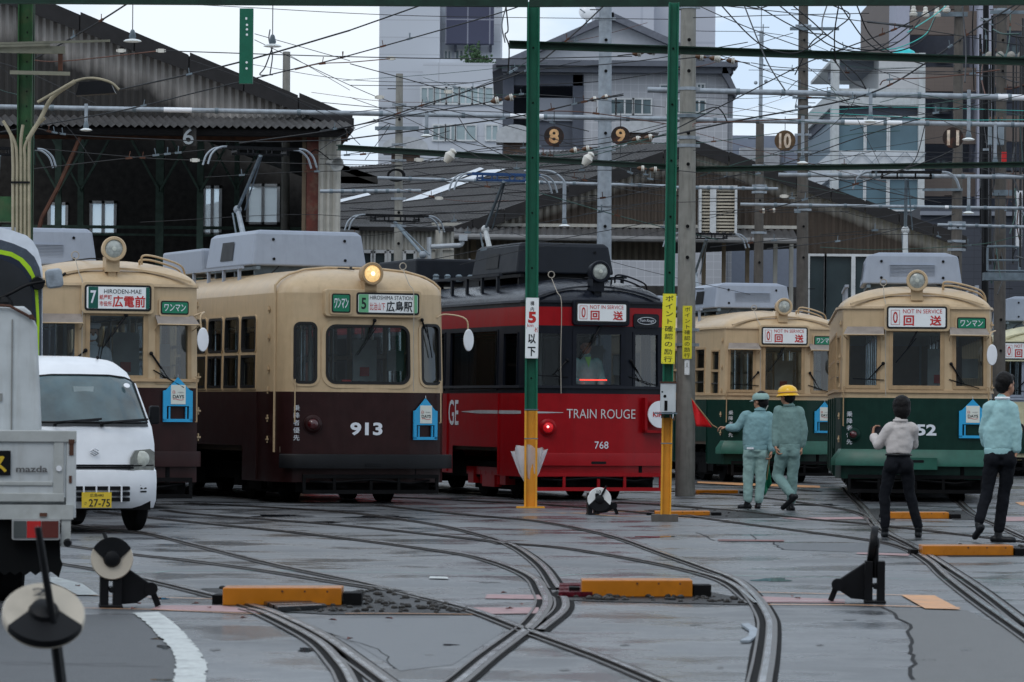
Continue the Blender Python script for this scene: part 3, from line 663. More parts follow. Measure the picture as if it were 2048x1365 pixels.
    # underframe, bumper, lifeguard, wheels
    b = MB(); b.box(-.95, .95, .35, L - .35, .30, .55); b.box(-.8, .8, 1.2, 3.4, .12, .45); b.box(-.8, .8, L - 3.4, L - 1.2, .12, .45)
    b.box(-1.0, 1.0, 4.6, L - 4.6, .2, .45); b.build('underframe', UNDER, root)
    for y in (1.45, 3.0, L - 3.0, L - 1.45):
        for sg in (-1, 1):
            b = MB(T(sg * .72, y, .31) @ RY(90)); b.lathe([(.05, -.09), (.25, -.09), (.31, -.075), (.31, .06), (.335, .065), (.335, .085), (.05, .085)], n=28)
            b.build('wheel', UNDER, root, 30)
    for sg in (-1, 1):
        b = MB(); x = sg * .93
        b.box(x - .05, x + .05, 1.15, 3.3, .34, .46); b.box(x - .08, x + .08, 1.32, 1.58, .2, .42); b.box(x - .08, x + .08, 2.87, 3.13, .2, .42)
        b.box(x - .06, x + .06, 1.9, 2.5, .16, .34)
        for yy in (1.8, 2.05, 2.35, 2.6): b.lathe([(.055, 0), (.055, .2)], T(x, yy, .2), 10)
        b.build('bogie_frame', sp.get('truckm', UNDER), root)
    bm_, bz0, bz1, bw = sp['bumper']
    b = MB(); us_b = lin(-pl.ux(1.12) - .1, pl.ux(1.12) + .1, .12); vv = []
    for u in us_b: vv += [pl.S(u, bz0, -.02), pl.S(u, bz0, bw), pl.S(u, bz1 - sp.get('slope', .02), bw), pl.S(u, bz1, bw * .15 if sp.get('slope') else bw * .9), pl.S(u, bz1, -.02)]
    k = len(us_b)
    b.add(vv, [(i * 5 + j, (i + 1) * 5 + j, (i + 1) * 5 + j + 1, i * 5 + j + 1) for i in range(k - 1) for j in range(4)] + [(0, 1, 2, 3, 4), tuple(range((k - 1) * 5, k * 5))[::-1]])
    bo = b.build('bumper', bm_, root, 40)
    b = MB(); b.box(-.30, .32, -bw - .05, .1, bz0 - .05, bz1 - .12); b.build('coupler_cover', bm_, bo) if sp.get('coupler') else None
    b = MB(); b.prism(rrect(-.12, .12, (bz0 + bz1) / 2 - .07, (bz0 + bz1) / 2 - .03, .018), -bw - .056 if sp.get('coupler') else -bw - .004, -bw + .02); b.build('coupler_slot', BLACK, bo)
    lg = MB(); lm = sp.get('guardm', UNDER)
    for z in (.14, .36): lg.box(-1.02, 1.02, -.06, -.02, z, z + .055)
    for x in (-1.0, -.55, .0, .42, 1.0): lg.box(x - .022, x + .022, -.055, -.025, .19, .37)
    lg.build('lifeguard', lm, root)
    b = MB(); b.box(-1.0, 1.0, .28, .34, .16, .5); b.box(-.6, -.3, .1, .3, .22, .52); b.box(.2, .36, .05, .3, .3, .55); b.box(.5, .85, .1, .3, .25, .5)
    for x in (-.5, .28, .7): b.lathe([(.05, 0), (.05, .22)], T(x, .08, .33), 8)
    b.tube([(-.9, .0, .32), (-.6, -.03, .30), (0, -.05, .34), (.6, -.03, .29), (.9, 0, .33)], .018, 6)
    b.build('air_tank', UNDER, root)
    # skirt corner posts
    # headlamp
    lx, lz = sp['lamp']; ly = sp.get('lampy', .05); hm = sp.get('lampm', up)
    M = T(lx, ly, lz) @ RX(90) if not sp.get('lampyaw') else T(lx, ly, lz) @ RZ(sp['lampyaw']) @ RX(90)
    b = MB(); b.lathe([(.02, -.26), (.09, -.25), (.135, -.16), (.148, -.02), (.162, 0), (.165, .05), (.155, .065), (.125, .065), (.118, .045), (.10, .0)], M, 28)
    hl = b.build('headlamp', hm, root, 35)
    b = MB(); b.lathe([(.118, .046), (.09, .062), (.05, .072), (.0, .076)], M, 24); b.build('lens', mat('lamp_lens_lit', (0.9, .7, .3), .2, emit=(1.0, .60, .24), es=0.5, nscale=30, var=.4) if sp.get('lit') else mat('lamp_lens', (0.34, 0.36, 0.33), 0.15, var=.35, nscale=18, coat=1), hl, 60)
    b = MB(); b.lathe([(.035, .055), (.03, .08), (0, .085)], M, 12); b.build('bulb', mat('lamp_bulb_lit', (1, .9, .6), .2, emit=(1.0, .82, .5), es=1.6) if sp.get('lit') else mat('lamp_bulb', (0.55, 0.57, 0.5), 0.2, coat=1), hl, 60)
    b = MB(); b.box(lx - .09, lx + .09, ly + .02, ly + .26, lz - .30, lz - .10); b.box(lx - .05, lx + .05, ly + .06, ly + .2, lz - .42, lz - .28); b.build('bracket', hm, hl)
    # destination sign
    d = sp['sign']; cx = (d['x0'] + d['x1']) / 2; pz = .02 if kind == 'A' else -.0
    off = d.get('y', -.02)
    b = MB(); e = .055; b.prism(rrect(d.get('hx0', d['x0'] - e), d['x1'] + e, d['z0'] - e, d['z1'] + e, .05), off - .05, off + .12)
    sg_ = bev(b.build('destination_sign', sp.get('signm', up), root), .012)
    def panel(nm, x0, x1, z0, z1, r, y, m, par): b = MB(); b.prism(rrect(x0, x1, z0, z1, r), y, y + .01); return b.build(nm, m, par)
    panel('frame', d['x0'] - .015, d['x1'] + .015, d['z0'] - .015, d['z1'] + .015, .04, off - .058, RUBBER, sg_)
    panel('display', d['x0'] + .012, d['x1'] - .012, d['z0'] + .012, d['z1'] - .012, .02, off - .062, d.get('bgm', SIGNW), sg_)
    h = d['z1'] - d['z0']; w = d['x1'] - d['x0']; yy = off - .0635
    for q in d['blocks']: panel('colour_block', d['x0'] + q[0] * w, d['x0'] + q[1] * w, d['z0'] + .014, d['z1'] - .014, .005, yy, q[2], sg_)
    for (s_, fx0, fx1, fz0, fz1, m_, bold) in d['texts']:
        text_part('lettering', s_, (fx1 - fx0) * w, (fz1 - fz0) * h, m_, sg_, T(d['x0'] + (fx0 + fx1) / 2 * w, yy - .002, d['z0'] + (fz0 + fz1) / 2 * h), bold)
    if d.get('box0'):
        x0, x1, z0, z1 = d['x0'] + .055 * w, d['x0'] + .205 * w, d['z0'] + .14 * h, d['z0'] + .86 * h
        b = MB()
        for q in ((x0, x1, z0, z0 + .005), (x0, x1, z1 - .005, z1), (x0, x0 + .005, z0, z1), (x1 - .005, x1, z0, z1)): b.box(q[0], q[1], yy - .002, yy, q[2], q[3])
        b.build('number_border', LETR, sg_)
    # one-man sign
    for (x0, x1, z0, z1, st) in sp.get('oneman', []):
        u = pl.ux((x0 + x1) / 2); M = pl.frame(u, (z0 + z1) / 2, .0); hw = (x1 - x0) / 2; hh = (z1 - z0) / 2
        if st == 'in': M = T((x0 + x1) / 2, off - .05, (z0 + z1) / 2)
        b = MB(M); b.prism(rrect(-hw - .035, hw + .035, -hh - .035, hh + .035, .04), -.022, .03); oo = b.build('crew_sign', up if st != 'black' else NAVY, root)
        b = MB(M); b.prism(rrect(-hw - .01, hw + .01, -hh - .01, hh + .01, .03), -.026, -.01); b.build('frame', RUBBER, oo)
        b = MB(M); b.prism(rrect(-hw + .008, hw - .008, -hh + .008, hh - .008, .02), -.030, -.02); b.build('display', SIGNG if st != 'black' else NAVY, oo)
        if st != 'black': text_part('lettering', 'ワンマン' if sp.get('hw', 1) == 1 else 'ﾜﾝﾏﾝ', hw * 1.62, hh * 1.2, LETW, oo, M @ T(0, -.032, 0), .012, shear=.1)
        else:
            b = MB(M @ T(0, -.033, 0))
            pe = [(hw * .85 * math.cos(k * math.pi / 14), 0, hh * .75 * math.sin(k * math.pi / 14)) for k in range(29)]
            b.tube(pe, .004, 4); b.build('oval', LETW, oo); text_part('lettering', 'Train Rouge', hw * 1.35, hh * .8, LETW, oo, M @ T(0, -.034, 0), .0, shear=.45)
    # visors
    for (x0, x1, zt) in sp.get('visor', []):
        u = pl.ux((x0 + x1) / 2); M = pl.frame(u, zt, 0); hw = (x1 - x0) / 2
        b = MB(M); b.add([(-hw, 0, 0), (hw, 0, 0), (hw + .03, -.17, -.12), (-hw - .03, -.17, -.12), (-hw, 0, -.01), (hw, 0, -.01), (hw + .03, -.17, -.13), (-hw - .03, -.17, -.13)],
                       [(0, 1, 2, 3), (7, 6, 5, 4), (3, 2, 6, 7), (0, 3, 7, 4), (1, 5, 6, 2)])
        vo = b.build('sun_visor', mat('visor', (0.27, 0.235, 0.21), .5, dirtamt=.4), root)
        b = MB(M); b.tube([(-hw, 0, -.2), (-hw - .03, -.17, -.13)], .008, 5); b.tube([(hw, 0, -.2), (hw + .03, -.17, -.13)], .008, 5); b.tube([(-hw - .03, -.172, -.125), (hw + .03, -.172, -.125)], .010, 5); b.build('stay', up, vo)
    # wipers
    for (xa, za, xb, zb_, bl) in sp['wipers']:
        a = pl.frame(pl.ux(xa), za, .03) @ Vector((0, 0, 0)); c = pl.frame(pl.ux(xb), zb_, .03) @ Vector((0, 0, 0))
        b = MB(); b.tube([a, a.lerp(c, .6)], .014, 6); b.tube([a, c], .007, 5); b.sphere(a, .028, 8)
        dv = (c - a).normalized(); bd = Matrix.Rotation(R(bl), 3, 'Y') @ dv
        b.tube([c - bd * .24, c + bd * .24], .008, 5); b.build('wiper', BLACK, root)
    # mirror
    for (sg, y, zm) in sp.get('mirror', []):
        u = pl.ux(1.08) * sg; p = pl.S(u, zm + .32, .0); q = Vector((sg * (W + sp.get('mx', -.10)), p.y - .22, zm + .30))
        b = MB(); b.tube(spline([p, p + Vector((sg * .12, -.05, .05)), q, Vector((q.x + sg * .03, q.y, zm + .05))], 5), .012, 6)
        mo = b.build('side_mirror', up, root); b = MB(T(q.x + sg * .03, q.y - .03, zm) @ RX(90)); b.lathe([(.0, -.03), (.07, -.03), (.08, 0), (.075, .015), (.0, .02)], n=20)
        for i in range(len(b.v)): v = b.v[i]; b.v[i] = Vector((v.x, v.y, zm + (v.z - zm) * 2.0))
        b.build('mirror_back', WHITE, mo, 40)
    # tail lamp
    for (x, z, rr, lm_, ringm) in sp['tail']:
        M = pl.frame(pl.ux(x), z, 0) @ RX(90); b = MB(M); b.lathe([(rr * 1.55, 0), (rr * 1.5, .03), (rr * 1.15, .05), (rr * 1.05, .07), (rr * .95, .07)], n=24); to = b.build('tail_lamp', ringm, root, 35)
        b = MB(M); b.lathe([(rr * .95, .06), (rr * .8, .085), (rr * .45, .105), (0, .11)], n=20); b.build('lens', lm_, to, 60)
        if lm_ is TLR: b = MB(M); b.sphere((-.01, .01, .10), .022, 8); b.build('bulb', mat('tail_bulb', (1, .5, .5), .3, emit=(1, .3, .3), es=2.5), to)
    for (s_, x, z, w_, h_, vert, mm_, bold) in sp['front_text']:
        M = pl.frame(pl.ux(x), z, .004); text_part('lettering', s_, w_, h_, mm_, root, M, bold, vertical=vert)
    for (s_, y, z, w_, h_, mm_) in sp.get('side_text', []):
        M = pl.frame(pl.uy(y, -1), z, .004); text_part('side_lettering', s_, w_, h_, mm_, root, M, .01)
    # promotional board
    if sp.get('board'):
        x, z, s_ = sp['board']; M = pl.frame(pl.ux(x), z, .03)
        b = MB(M); b.prism([(-.21, -.08), (.21, -.08), (.21, .12), (.17, .13), (0, .30), (-.17, .13), (-.21, .12)], -.012, .012)
        bo2 = b.build('house_shaped_board', BLUE, root)
        b = MB(M)
        for q in ((-.21, -.16, -.28, -.08), (.16, .21, -.28, -.08), (-.21, .21, -.29, -.25), (-.13, -.11, -.25, -.09), (.11, .13, -.25, -.09)): b.box(q[0], q[1], -.012, .012, q[2], q[3])
        b.build('lower_frame', BLUE, bo2); b = MB(M); b.box(-.105, .105, -.018, -.013, -.055, .20); b.build('card', CARD, bo2)
        text_part('lettering', 'DAYS', .16, .045, LETK, bo2, M @ T(0, -.0195, .045), .02); text_part('lettering', 'MOBIRY', .085, .018, mat('grey_ink', (.25, .25, .25), .6), bo2, M @ T(.035, -.0195, .10), .0)
        b = MB(M); b.tube([(-.075, -.0195, .01), (-.04, -.0195, .016), (0, -.0195, .004), (.04, -.0195, .0), (.075, -.0195, .008)], .0035, 4)
        b.tube([(-.08, -.0195, .095), (-.08, -.0195, .115), (-.065, -.0195, .125), (-.05, -.0195, .115), (-.05, -.0195, .095)], .003, 4); b.tube([(-.085, -.0195, .092), (-.045, -.0195, .092)], .003, 4); b.build('emblem', LETR, bo2)
        b = MB(M); b.tube([(-.0, -.01, .3), (.0, .0, .34)], .004, 4); b.build('hook', CHROME, bo2)
    for sd in (-1, 1):
        for y_ in ((1.1, 3.6, 6.2, 8.8) if kind == 'A' else (1.2, 4.6, 7.8)):
            u_ = pl.uy(y_, sd); b = MB(); b.bar(pl.S(u_, zb + .02, .003), pl.S(u_, zs, .003), .035, .006); b.build('seam_strip', lo, root)
    b = MB()
    for z_ in (zb + .25, zs - .04):
        for k in range(12): p_ = pl.S(pl.ux(-1.05 + 2.1 * k / 11), z_, .002); b.sphere(p_, .007, 5)
    build_each(b, 'rivet', lo, root)
    b = MB()
    for sg in (-1, 1):
        u_ = pl.ux(sg * 1.08); b.tube([pl.S(u_, 1.15, .03), pl.S(u_, 1.15, .06), pl.S(u_, 1.75, .06), pl.S(u_, 1.75, .03)], .010, 5)
    build_each(b, 'grab_rail', fr, root)
    # door hinges / handles on the corners
    b = MB()
    for z in sp.get('hinges', []):
        for sg in (-1, 1):
            p = pl.S(pl.ux(1.14) * sg if kind == 'A' else pl.uy(.70, sg), z, .0); b.box(p.x - .02 + sg * .02, p.x + .02 + sg * .03, p.y - .03, p.y + .03, z - .012, z + .012); b.lathe([(.012, -.05), (.012, .05)], T(p.x + sg * .02, p.y, z), 6)
    if b.v: build_each(b, 'hinge', up, root)
    # roof equipment
    ac = sp['ac']; y0, y1, z0, z1, hw = ac; am = sp.get('acm', STEELG)
    b = MB(); ch = .12; ia = .13; n_ = 0
    vs = [(-hw, y0, z0), (hw, y0, z0), (hw, y1, z0), (-hw, y1, z0), (-hw + ia * .5, y0 + .06, z1 - ch * .5), (hw - ia * .5, y0 + .06, z1 - ch * .5), (hw - ia * .5, y1 - .06, z1 - ch * .5), (-hw + ia * .5, y1 - .06, z1 - ch * .5),
          (-hw + ia * 2.0, y0 + .10, z1), (hw - ia * 2.0, y0 + .10, z1), (hw - ia * 2.0, y1 - .1, z1), (-hw + ia * 2.0, y1 - .1, z1)]
    if kind == 'B' or sp.get('acsquare'): vs[8:] = [(-hw + ia, y0 + .10, z1), (hw - ia, y0 + .10, z1), (hw - ia, y1 - .1, z1), (-hw + ia, y1 - .1, z1)]
    b.add(vs, [(0, 3, 2, 1), (0, 1, 5, 4), (1, 2, 6, 5), (2, 3, 7, 6), (3, 0, 4, 7), (4, 5, 9, 8), (5, 6, 10, 9), (6, 7, 11, 10), (7, 4, 8, 11), (8, 9, 10, 11)])
    ao = bev(b.build('air_conditioner', am, root), .03, 3)
    b = MB()
    for k in range(9): b.box(-hw * .45, hw * .45, y0 + .012, y0 + .05, z0 + .12 + k * .022, z0 + .13 + k * .022)
    build_each(b, 'louvre', am, ao) if kind == 'A' and am is STEELG else None
    b = MB(); b.tube(spline([(hw * .5, y0 + .1, z0), (hw * .7, y0 - .3, ze + hr - .02), (hw * .4, y0 - .8, ze + hr + .02), (.1, .9, ze + hr + .01)], 5), .014, 6); b.tube(spline([(-hw * .5, y0 + .1, z0), (-hw * .8, y0 - .5, ze + hr - .08), (-.3, 1.0, ze + hr - .0), (-.05, .6, ze + hr - .02)], 5), .010, 6); build_each(b, 'roof_cable', BLACK, root, 50)
    b = MB()
    for sg in (-1, 1):
        x = sg * (hw - ia * .2 + .002); yc = y0 + (y1 - y0) * .55; zc0, zc1 = z0 + .10, z1 - .15
        b.add([(sg * (hw - .015), yc - .30, zc0), (sg * (hw - .015), yc + .30, zc0), (sg * (hw - .050), yc + .28, zc1), (sg * (hw - .050), yc - .28, zc1)], [(0, 1, 2, 3)])
    for i in range(len(b.v)): b.v[i] = b.v[i] + Vector((.012 if b.v[i].x > 0 else -.012, 0, 0))
    build_each(b, 'vent', BLACK, ao)
    b = MB()
    for x in (-hw * .62, hw * .62):
        for z in (z0 + .1, z1 - .14): b.lathe([(.022, 0), (.022, .012)], T(x, y0 + .06 * (z - z0) / (z1 - z0) - .002, z) @ RX(90), 10)
    build_each(b, 'bolt', BLACK, ao)
    b = MB()
    for y in (y0 + .2, (y0 + y1) / 2, y1 - .2): b.box(-hw + .1, hw - .1, y - .03, y + .03, ze + hr - .16, z0 + .01)
    for sg in (-1, 1): b.box(sg * (hw - .1) - .03, sg * (hw - .1) + .03, y0 - .0, y1 + .2, z0 - .06, z0 - .01)
    b.build('mounting_rail', BLACK if am is STEELB else GALVD, root)
    b = MB()       # louvred side skirts of the roof platform
    for sg in (-1, 1):
        for k in range(5): b.box(sg * 1.02 - .02, sg * 1.02 + .02, y0 + .2 + k * .75, y0 + .26 + k * .75, ze + hr - .2, z0 - .01)
        b.box(sg * 1.02 - .03, sg * 1.02 + .03, y0 + .1, y0 + 3.6, z0 - .05, z0 - .01)
    b.build('roof_platform', am, root)
    if sp.get('box2'):
        y0_, y1_, z0_, z1_, hw_ = sp['box2']
        b = MB(); b.box(-hw_, hw_, y0_, y1_, z0_, z1_); bx = bev(b.build('resistor_box', am, root), .04)
        b = MB()
        for k in range(6): b.lathe([(.05, 0), (.06, .03), (.05, .06), (.06, .09), (.03, .12)], T(-.5 + k * .2, y0_ - .15, z0_ + .02), 8)
        build_each(b, 'insulator', GALVD, bx)
    b = MB()
    if sp.get('rails'):
        for dx, dz in ((0, 0), (.0, -.05)):
            pts = [Vector((.42, .45, roof_z(.42) - .05)), Vector((.42, .40, roof_z(.42) + .06 + dz)), Vector((.6, .42, roof_z(.6) + .08 + dz)), Vector((.95, .60, roof_z(.95) + .09 + dz)), Vector((1.06, .75, roof_z(1.06) + .05 + dz)), Vector((1.08, .8, roof_z(1.08) - .08))]
            b.tube(spline([p + Vector((0, dx + (.15 if dz else 0), 0)) for p in pts], 4), .014, 6)
        b.build('roof_handrail', hm, root, 50)
    # trolley cord and ring
    b = MB(); rx = sp.get('cordx', -.45)
    pts = [(rx - .03, .30, ze + hr - .03), (rx - .02, .08, ze + .14), (rx, -.06, ze - .02), (rx + .0, -.05, 2.2), (rx + .01, -.05, 1.6)]
    b.tube(spline(pts, 4), .006, 5); b.tube([(rx - .03 + .05 * math.cos(a), .32 , ze + hr + .03 + .05 * math.sin(a)) for a in [k * math.pi / 6 for k in range(13)]], .008, 5); b.build('cord', mat('rope', (.4, .36, .3), .8), root)
    # pantographs
    for (yb, base_z, kn, kz, hd, hz, wm, armm) in sp.get('panto', []):
        b = MB(); b.box(-.45, .45, yb - .5, yb + .5, base_z - .06, base_z); b.box(-.4, -.36, yb - .4, yb + .4, base_z - .3, base_z); b.box(.36, .4, yb - .4, yb + .4, base_z - .3, base_z)
        po = b.build('pantograph', BLACK, root)
        K = Vector((0, yb + kn, kz)); H = Vector((0, yb + hd, hz - .12))
        b = MB(); b.tube([(-.0, yb - .1, base_z), K], [.055, .04], 8); b.sphere(K, .07, 8); b.build('lower_arm', armm, po, 40)
        b = MB(); b.tube([K, H], .028, 6); b.tube([K + Vector((.12, 0, 0)), H + Vector((.03, 0, 0))], .012, 5); b.tube([K + Vector((-.05, .1, -.05)), (0, yb + .35, base_z)], .014, 5); b.build('upper_arm', BLACK if armm is BLACK else GALVD, po)
        b = MB()
        for dy in (-.13, .13):
            b.box(-.58, .58, yb + hd + dy - .022, yb + hd + dy + .022, hz - .02, hz + .012)
            b.box(-.42, .42, yb + hd + dy - .01, yb + hd + dy + .01, hz - .11, hz - .09)
            for x in (-.4, -.15, .15, .4): b.box(x - .01, x + .01, yb + hd + dy - .01, yb + hd + dy + .01, hz - .11, hz)
        for x in (-.4, .4): b.box(x - .02, x + .02, yb + hd - .14, yb + hd + .14, hz - .08, hz - .05)
        b.build('contact_head', wm, po)
        for sg in (-1, 1):
            b = MB()
            for dy in (-.13, .13): b.tube(spline([(sg * .56, yb + hd + dy, hz), (sg * .70, yb + hd + dy, hz - .02), (sg * .82, yb + hd + dy, hz - .12), (sg * .88, yb + hd + dy, hz - .28)], 5), .016, 6)
            b.build('horn', GALV, po, 40)
    # interior
    b = MB(); b.box(-W + .06, W - .06, .35, L - .35, .72, .80); b.build('floor', FLOORM, root)
    b = MB(); b.box(-W + .08, W - .08, .45, L - .45, 2.84, 2.88); b.build('ceiling', INTER, root)
    b = MB()
    for y in (1.4, L - 1.4):
        b.box(-W + .08, -.42, y, y + .03, .8, 1.62); b.box(.42, W - .08, y, y + .03, .8, 1.55); b.box(-W + .08, W - .08, y, y + .03, 2.55, 2.84)
        for x in (-.45, .42): b.box(x, x + .04, y - .01, y + .04, .8, 2.6)
    b.build('cab_partition', INTER, root)
    b = MB()
    for x in (-W + .3, W - .3):
        b.box(x - .2, x + .2, 2.2, L - 2.2, 1.15, 1.25); b.box(x - .05 + (.14 if x > 0 else -.14), x + .05 + (.14 if x > 0 else -.14), 2.2, L - 2.2, 1.25, 1.65)
    b.build('bench_seat', INTERG, root)
    b = MB()
    for x in (-.55, .55):
        b.tube([(x, 1.5, 2.55), (x, L - 1.5, 2.55)], .015, 6)
        for y in (1.45, 1.9, 3.2, 4.5, 6, 7.5, 9): b.tube([(x, y, .8), (x, y, 2.84)], .016, 6)
    b.build('grab_pole', CHROME, root, 40)
    b = MB(); b.box(-.5, -.05, .22, .55, .8, 1.62); b.box(.25, .55, .3, .6, .8, 1.72); b.box(-.9, -.6, .5, .8, .8, 1.5); b.build('control_desk', mat('desk_grey', (.16, .18, .18), .5), root)
    b = MB(); b.box(.22, .58, 1.36, 1.395, 1.75, 2.35); b.box(.75, 1.0, 1.36, 1.395, 1.9, 2.2); b.build('notice', mat('notice_pale', (.45, .47, .46), .6), root)
    b = MB(); b.box(.32, .46, 1.34, 1.358, 1.82, 1.95); b.box(-.25, -.12, .5, .56, 1.62, 1.76); b.build('red_notice', LETR, root)
    return root, pl

NIS = [('0', .09, .17, .22, .78, LETR, .01), ('NOT IN SERVICE', .26, .93, .70, .90, LETR, .0), ('回', .27, .45, .10, .60, LETR, .025), ('送', .72, .92, .10, .60, LETR, .025)]
TL = mat('tail_lens_dark', (0.06, 0.004, 0.006), .15, coat=1); TLR = mat('tail_lens_lit', (.6, .01, .015), .2, emit=(1, .02, .03), es=.15, nscale=40, var=.5)
FRONT_A = [(-1.02, -.60, 1.77, 2.52, 0, .05), (-.36, .36, 1.77, 2.58, 0, .06), (.60, 1.02, 1.77, 2.52, 0, .05)]
WIP_A = [(.02, 2.62, -.16, 2.3, 10), (-.50, 2.10, -.72, 1.86, 50), (.52, 2.10, .72, 1.80, -40)]
SIDE_A = [(.45, .85, 1.70, 2.50, 0, .03)] + [(1.35 + k * .86, 1.35 + k * .86 + .70, 1.72, 2.55, 0, .04) for k in range(10)]
V_A = [(-1.06, -.50, 2.66), (.50, 1.06, 2.66)]
def base_A(**k):
    d = dict(kind='A', up=CREAM, lo=BROWN, front=FRONT_A, side=SIDE_A, sash=True, frame=CREAM2, visor=V_A, wipers=WIP_A, lamp=(.0, 3.36), lampy=.02,
             sign=dict(x0=-.44, x1=.44, z0=2.645, z1=2.955, blocks=[], texts=NIS, box0=True), oneman=[(.62, 1.05, 2.64, 2.80, 'box')], mirror=[(1, 0, 2.24)], arch=[(1.15, 3.35, .78)],
             bumper=(GREEN, .56, .76, .10), tail=[(-.93, 1.02, .065, TL, GREEN)], ac=(2.2, 4.4, 3.38, 3.88, .78), rails=True, hinges=[2.7, 2.2, 1.75, 1.3, .95], rh=.36, eave=2.95, cordx=-.47, zb=.35)
    d.update(k); return d
def gp(px, s):       # ground point from pixel column and scale px per m
    D = F / s; p = P(px, HY, D); return Vector((p.x, D, 0))
# brown and cream 7
tram7, pl7 = make_tram(base_A(label='cream and maroon tram with number 7 destination sign behind the white van', loc=gp(232, 152), rz=17, lo=BROWN,
    front=[(-1.0, -.56, 1.70, 2.50, 0, .05), (-.36, .36, 1.76, 2.54, 0, .06), (.58, .98, 1.70, 2.50, 0, .05)],
    sign=dict(x0=-.43, x1=.43, z0=2.62, z1=2.93, blocks=[(.04, .19, SIGNDG), (.93, .985, SIGNDG)], texts=[('7', .07, .16, .25, .8, LETW, .02), ('HIRODEN-MAE', .28, .86, .68, .86, LETK, .0),
        ('紙屋町', .21, .40, .42, .63, LETR, .01), ('市役所', .21, .40, .14, .36, LETR, .01), ('広電前', .41, .92, .10, .60, LETR, .02)]),
    oneman=[(.60, .98, 2.58, 2.74, 'box')], visor=[(-1.06, -.48, 2.56), (.52, 1.06, 2.56)], bumper=(BROWN, .56, .76, .06), tail=[(-.93, 1.02, .065, TL, BROWN)],
    front_text=[], side_text=[('913', 1.5, 1.12, .3, .18, LETW)], board=(.83, 1.44, 1), lamp=(-.05, 3.42), wipers=[(.12, 2.55, -.20, 2.1, -25), (-.42, 2.08, -.66, 1.86, 50), (.46, 2.05, .70, 1.72, -25)],
    ac=(6.2, 8.5, 3.42, 3.97, .92), acsquare=True, panto=[(10.0, 3.5, .5, 4.4, -.4, 5.35, BLACK, GALVD)], belt=1.60))
# 913
tram9, pl9 = make_tram(dict(kind='B', W=1.29, label='rounded cream and maroon tram numbered 913 with its headlamp lit', loc=gp(741, 141), rz=22, up=CREAM, lo=BROWN, frame=CREAM, zb=.30, belt=1.58, eave=2.98, rh=.38,
    front=[(-1.10, -.79, 1.70, 2.56, .09, .045), (-.66, .60, 1.70, 2.53, .14, .065), (.80, 1.12, 1.70, 2.56, .09, .045)],
    side=[(1.30 + k * .80, 1.30 + k * .80 + .66, 2.16, 2.66, .06, .03) for k in range(11)] + [(1.30 + k * .80, 1.30 + k * .80 + .66, 1.64, 2.10, .004, .03) for k in range(11)],
    wipers=[(.06, 2.60, -.06, 2.3, 14), (.80, 2.62, .92, 2.32, 10)], lamp=(-.02, 3.26), lampy=-.04, lit=True, lampm=CREAM2,
    sign=dict(x0=-.22, x1=.70, hx0=-.70, z0=2.70, z1=2.98, y=.03, bgm=SIGNW, blocks=[(.02, .18, SIGNLG), (.92, .98, SIGNLG)], texts=[('5', .06, .14, .2, .78, LETK, .02), ('HIROSHIMA STATION', .20, .90, .70, .90, LETK, .0),
        ('比治山下', .20, .45, .16, .55, LETR, .005), ('広島駅', .47, .90, .08, .64, LETK, .02)]),
    oneman=[(-.60, -.34, 2.71, 2.96, 'in')], hw=2, mirror=[(1, 0, 2.34)], mx=.14, arch=[(1.9, 4.1, .80)], bumper=(BLACK, .50, .70, .14), tail=[(-.84, 1.12, .085, TL, BROWN)],
    front_text=[('乗降者優先', -1.06, 1.14, .09, .50, True, LETW, .0), ('913', -.06, 1.06, .48, .185, False, LETW, .035)], side_text=[('913', 5.5, 1.12, .3, .18, LETW)],
    board=(.84, 1.20, 1), hinges=[2.75, 2.35, 1.9, 1.6, 1.2, .9], ac=(2.7, 5.0, 3.45, 3.98, .90), box2=(5.5, 7.6, 3.42, 3.80, .8), panto=[(5.6, 3.5, .6, 4.45, -.5, 5.35, BLACK, GALV)], cordx=.62))
# red 768
tramr, plr = make_tram(base_A(label='deep red and black tram numbered 768 behind the green and yellow post', loc=gp(1196, 133), rz=19, up=NAVY, lo=RED, frame=NAVY, roof=ROOFB, visor=[], band=(2.62, 2.90), bandm=RED,
    side=[(.42, .92, 1.70, 2.50, 0, .02), (1.2, 3.5, 1.66, 2.55, 0, .02)] + [(3.8 + k * 1.1, 4.75 + k * 1.1, 1.66, 2.55, 0, .02) for k in range(6)], sash=False, glass=GLASSD,
    front=[(-1.0, -.60, 1.72, 2.50, 0, .04), (-.36, .36, 1.74, 2.50, 0, .06), (.60, 1.0, 1.72, 2.50, 0, .04)],
    sign=dict(x0=-.38, x1=.42, z0=2.68, z1=2.96, blocks=[], texts=NIS, box0=True), signm=NAVY, oneman=[(.60, .98, 2.64, 2.78, 'black')], mirror=[], bumper=(RED, .52, .71, .05), guardm=RED, truckm=RED, lampm=NAVY,
    tail=[(-.78, 1.09, .085, TLR, RED)], front_text=[('TRAIN ROUGE', .05, 1.30, 1.10, .14, False, mat('silver_lettering', (.6, .6, .6), .4, var=.05), -.005), ('768', .06, .83, .22, .11, False, LETW, .0)],
    side_text=[('GE', 3.3, 1.30, .50, .40, LETW)], lamp=(-.0, 3.44), lampy=.0, ac=(1.5, 3.7, 3.45, 3.93, .80), acsquare=True, acm=STEELB, box2=(6.6, 8.8, 3.45, 3.85, .8),
    panto=[(4.9, 3.5, .5, 4.3, -.4, 5.15, mat('blue_contact', (.02, .07, .20), .4), WHITED), (9.2, 3.6, -.45, 4.0, 1.2, 4.75, BLACK, GALV)], eave=2.98, rh=.38, hinges=[], cordx=-.62, belt=1.60))
b = MB(); u0 = plr.uy(2.9, -1); us = lin(u0, plr.ux(-.55), .15); vv = []
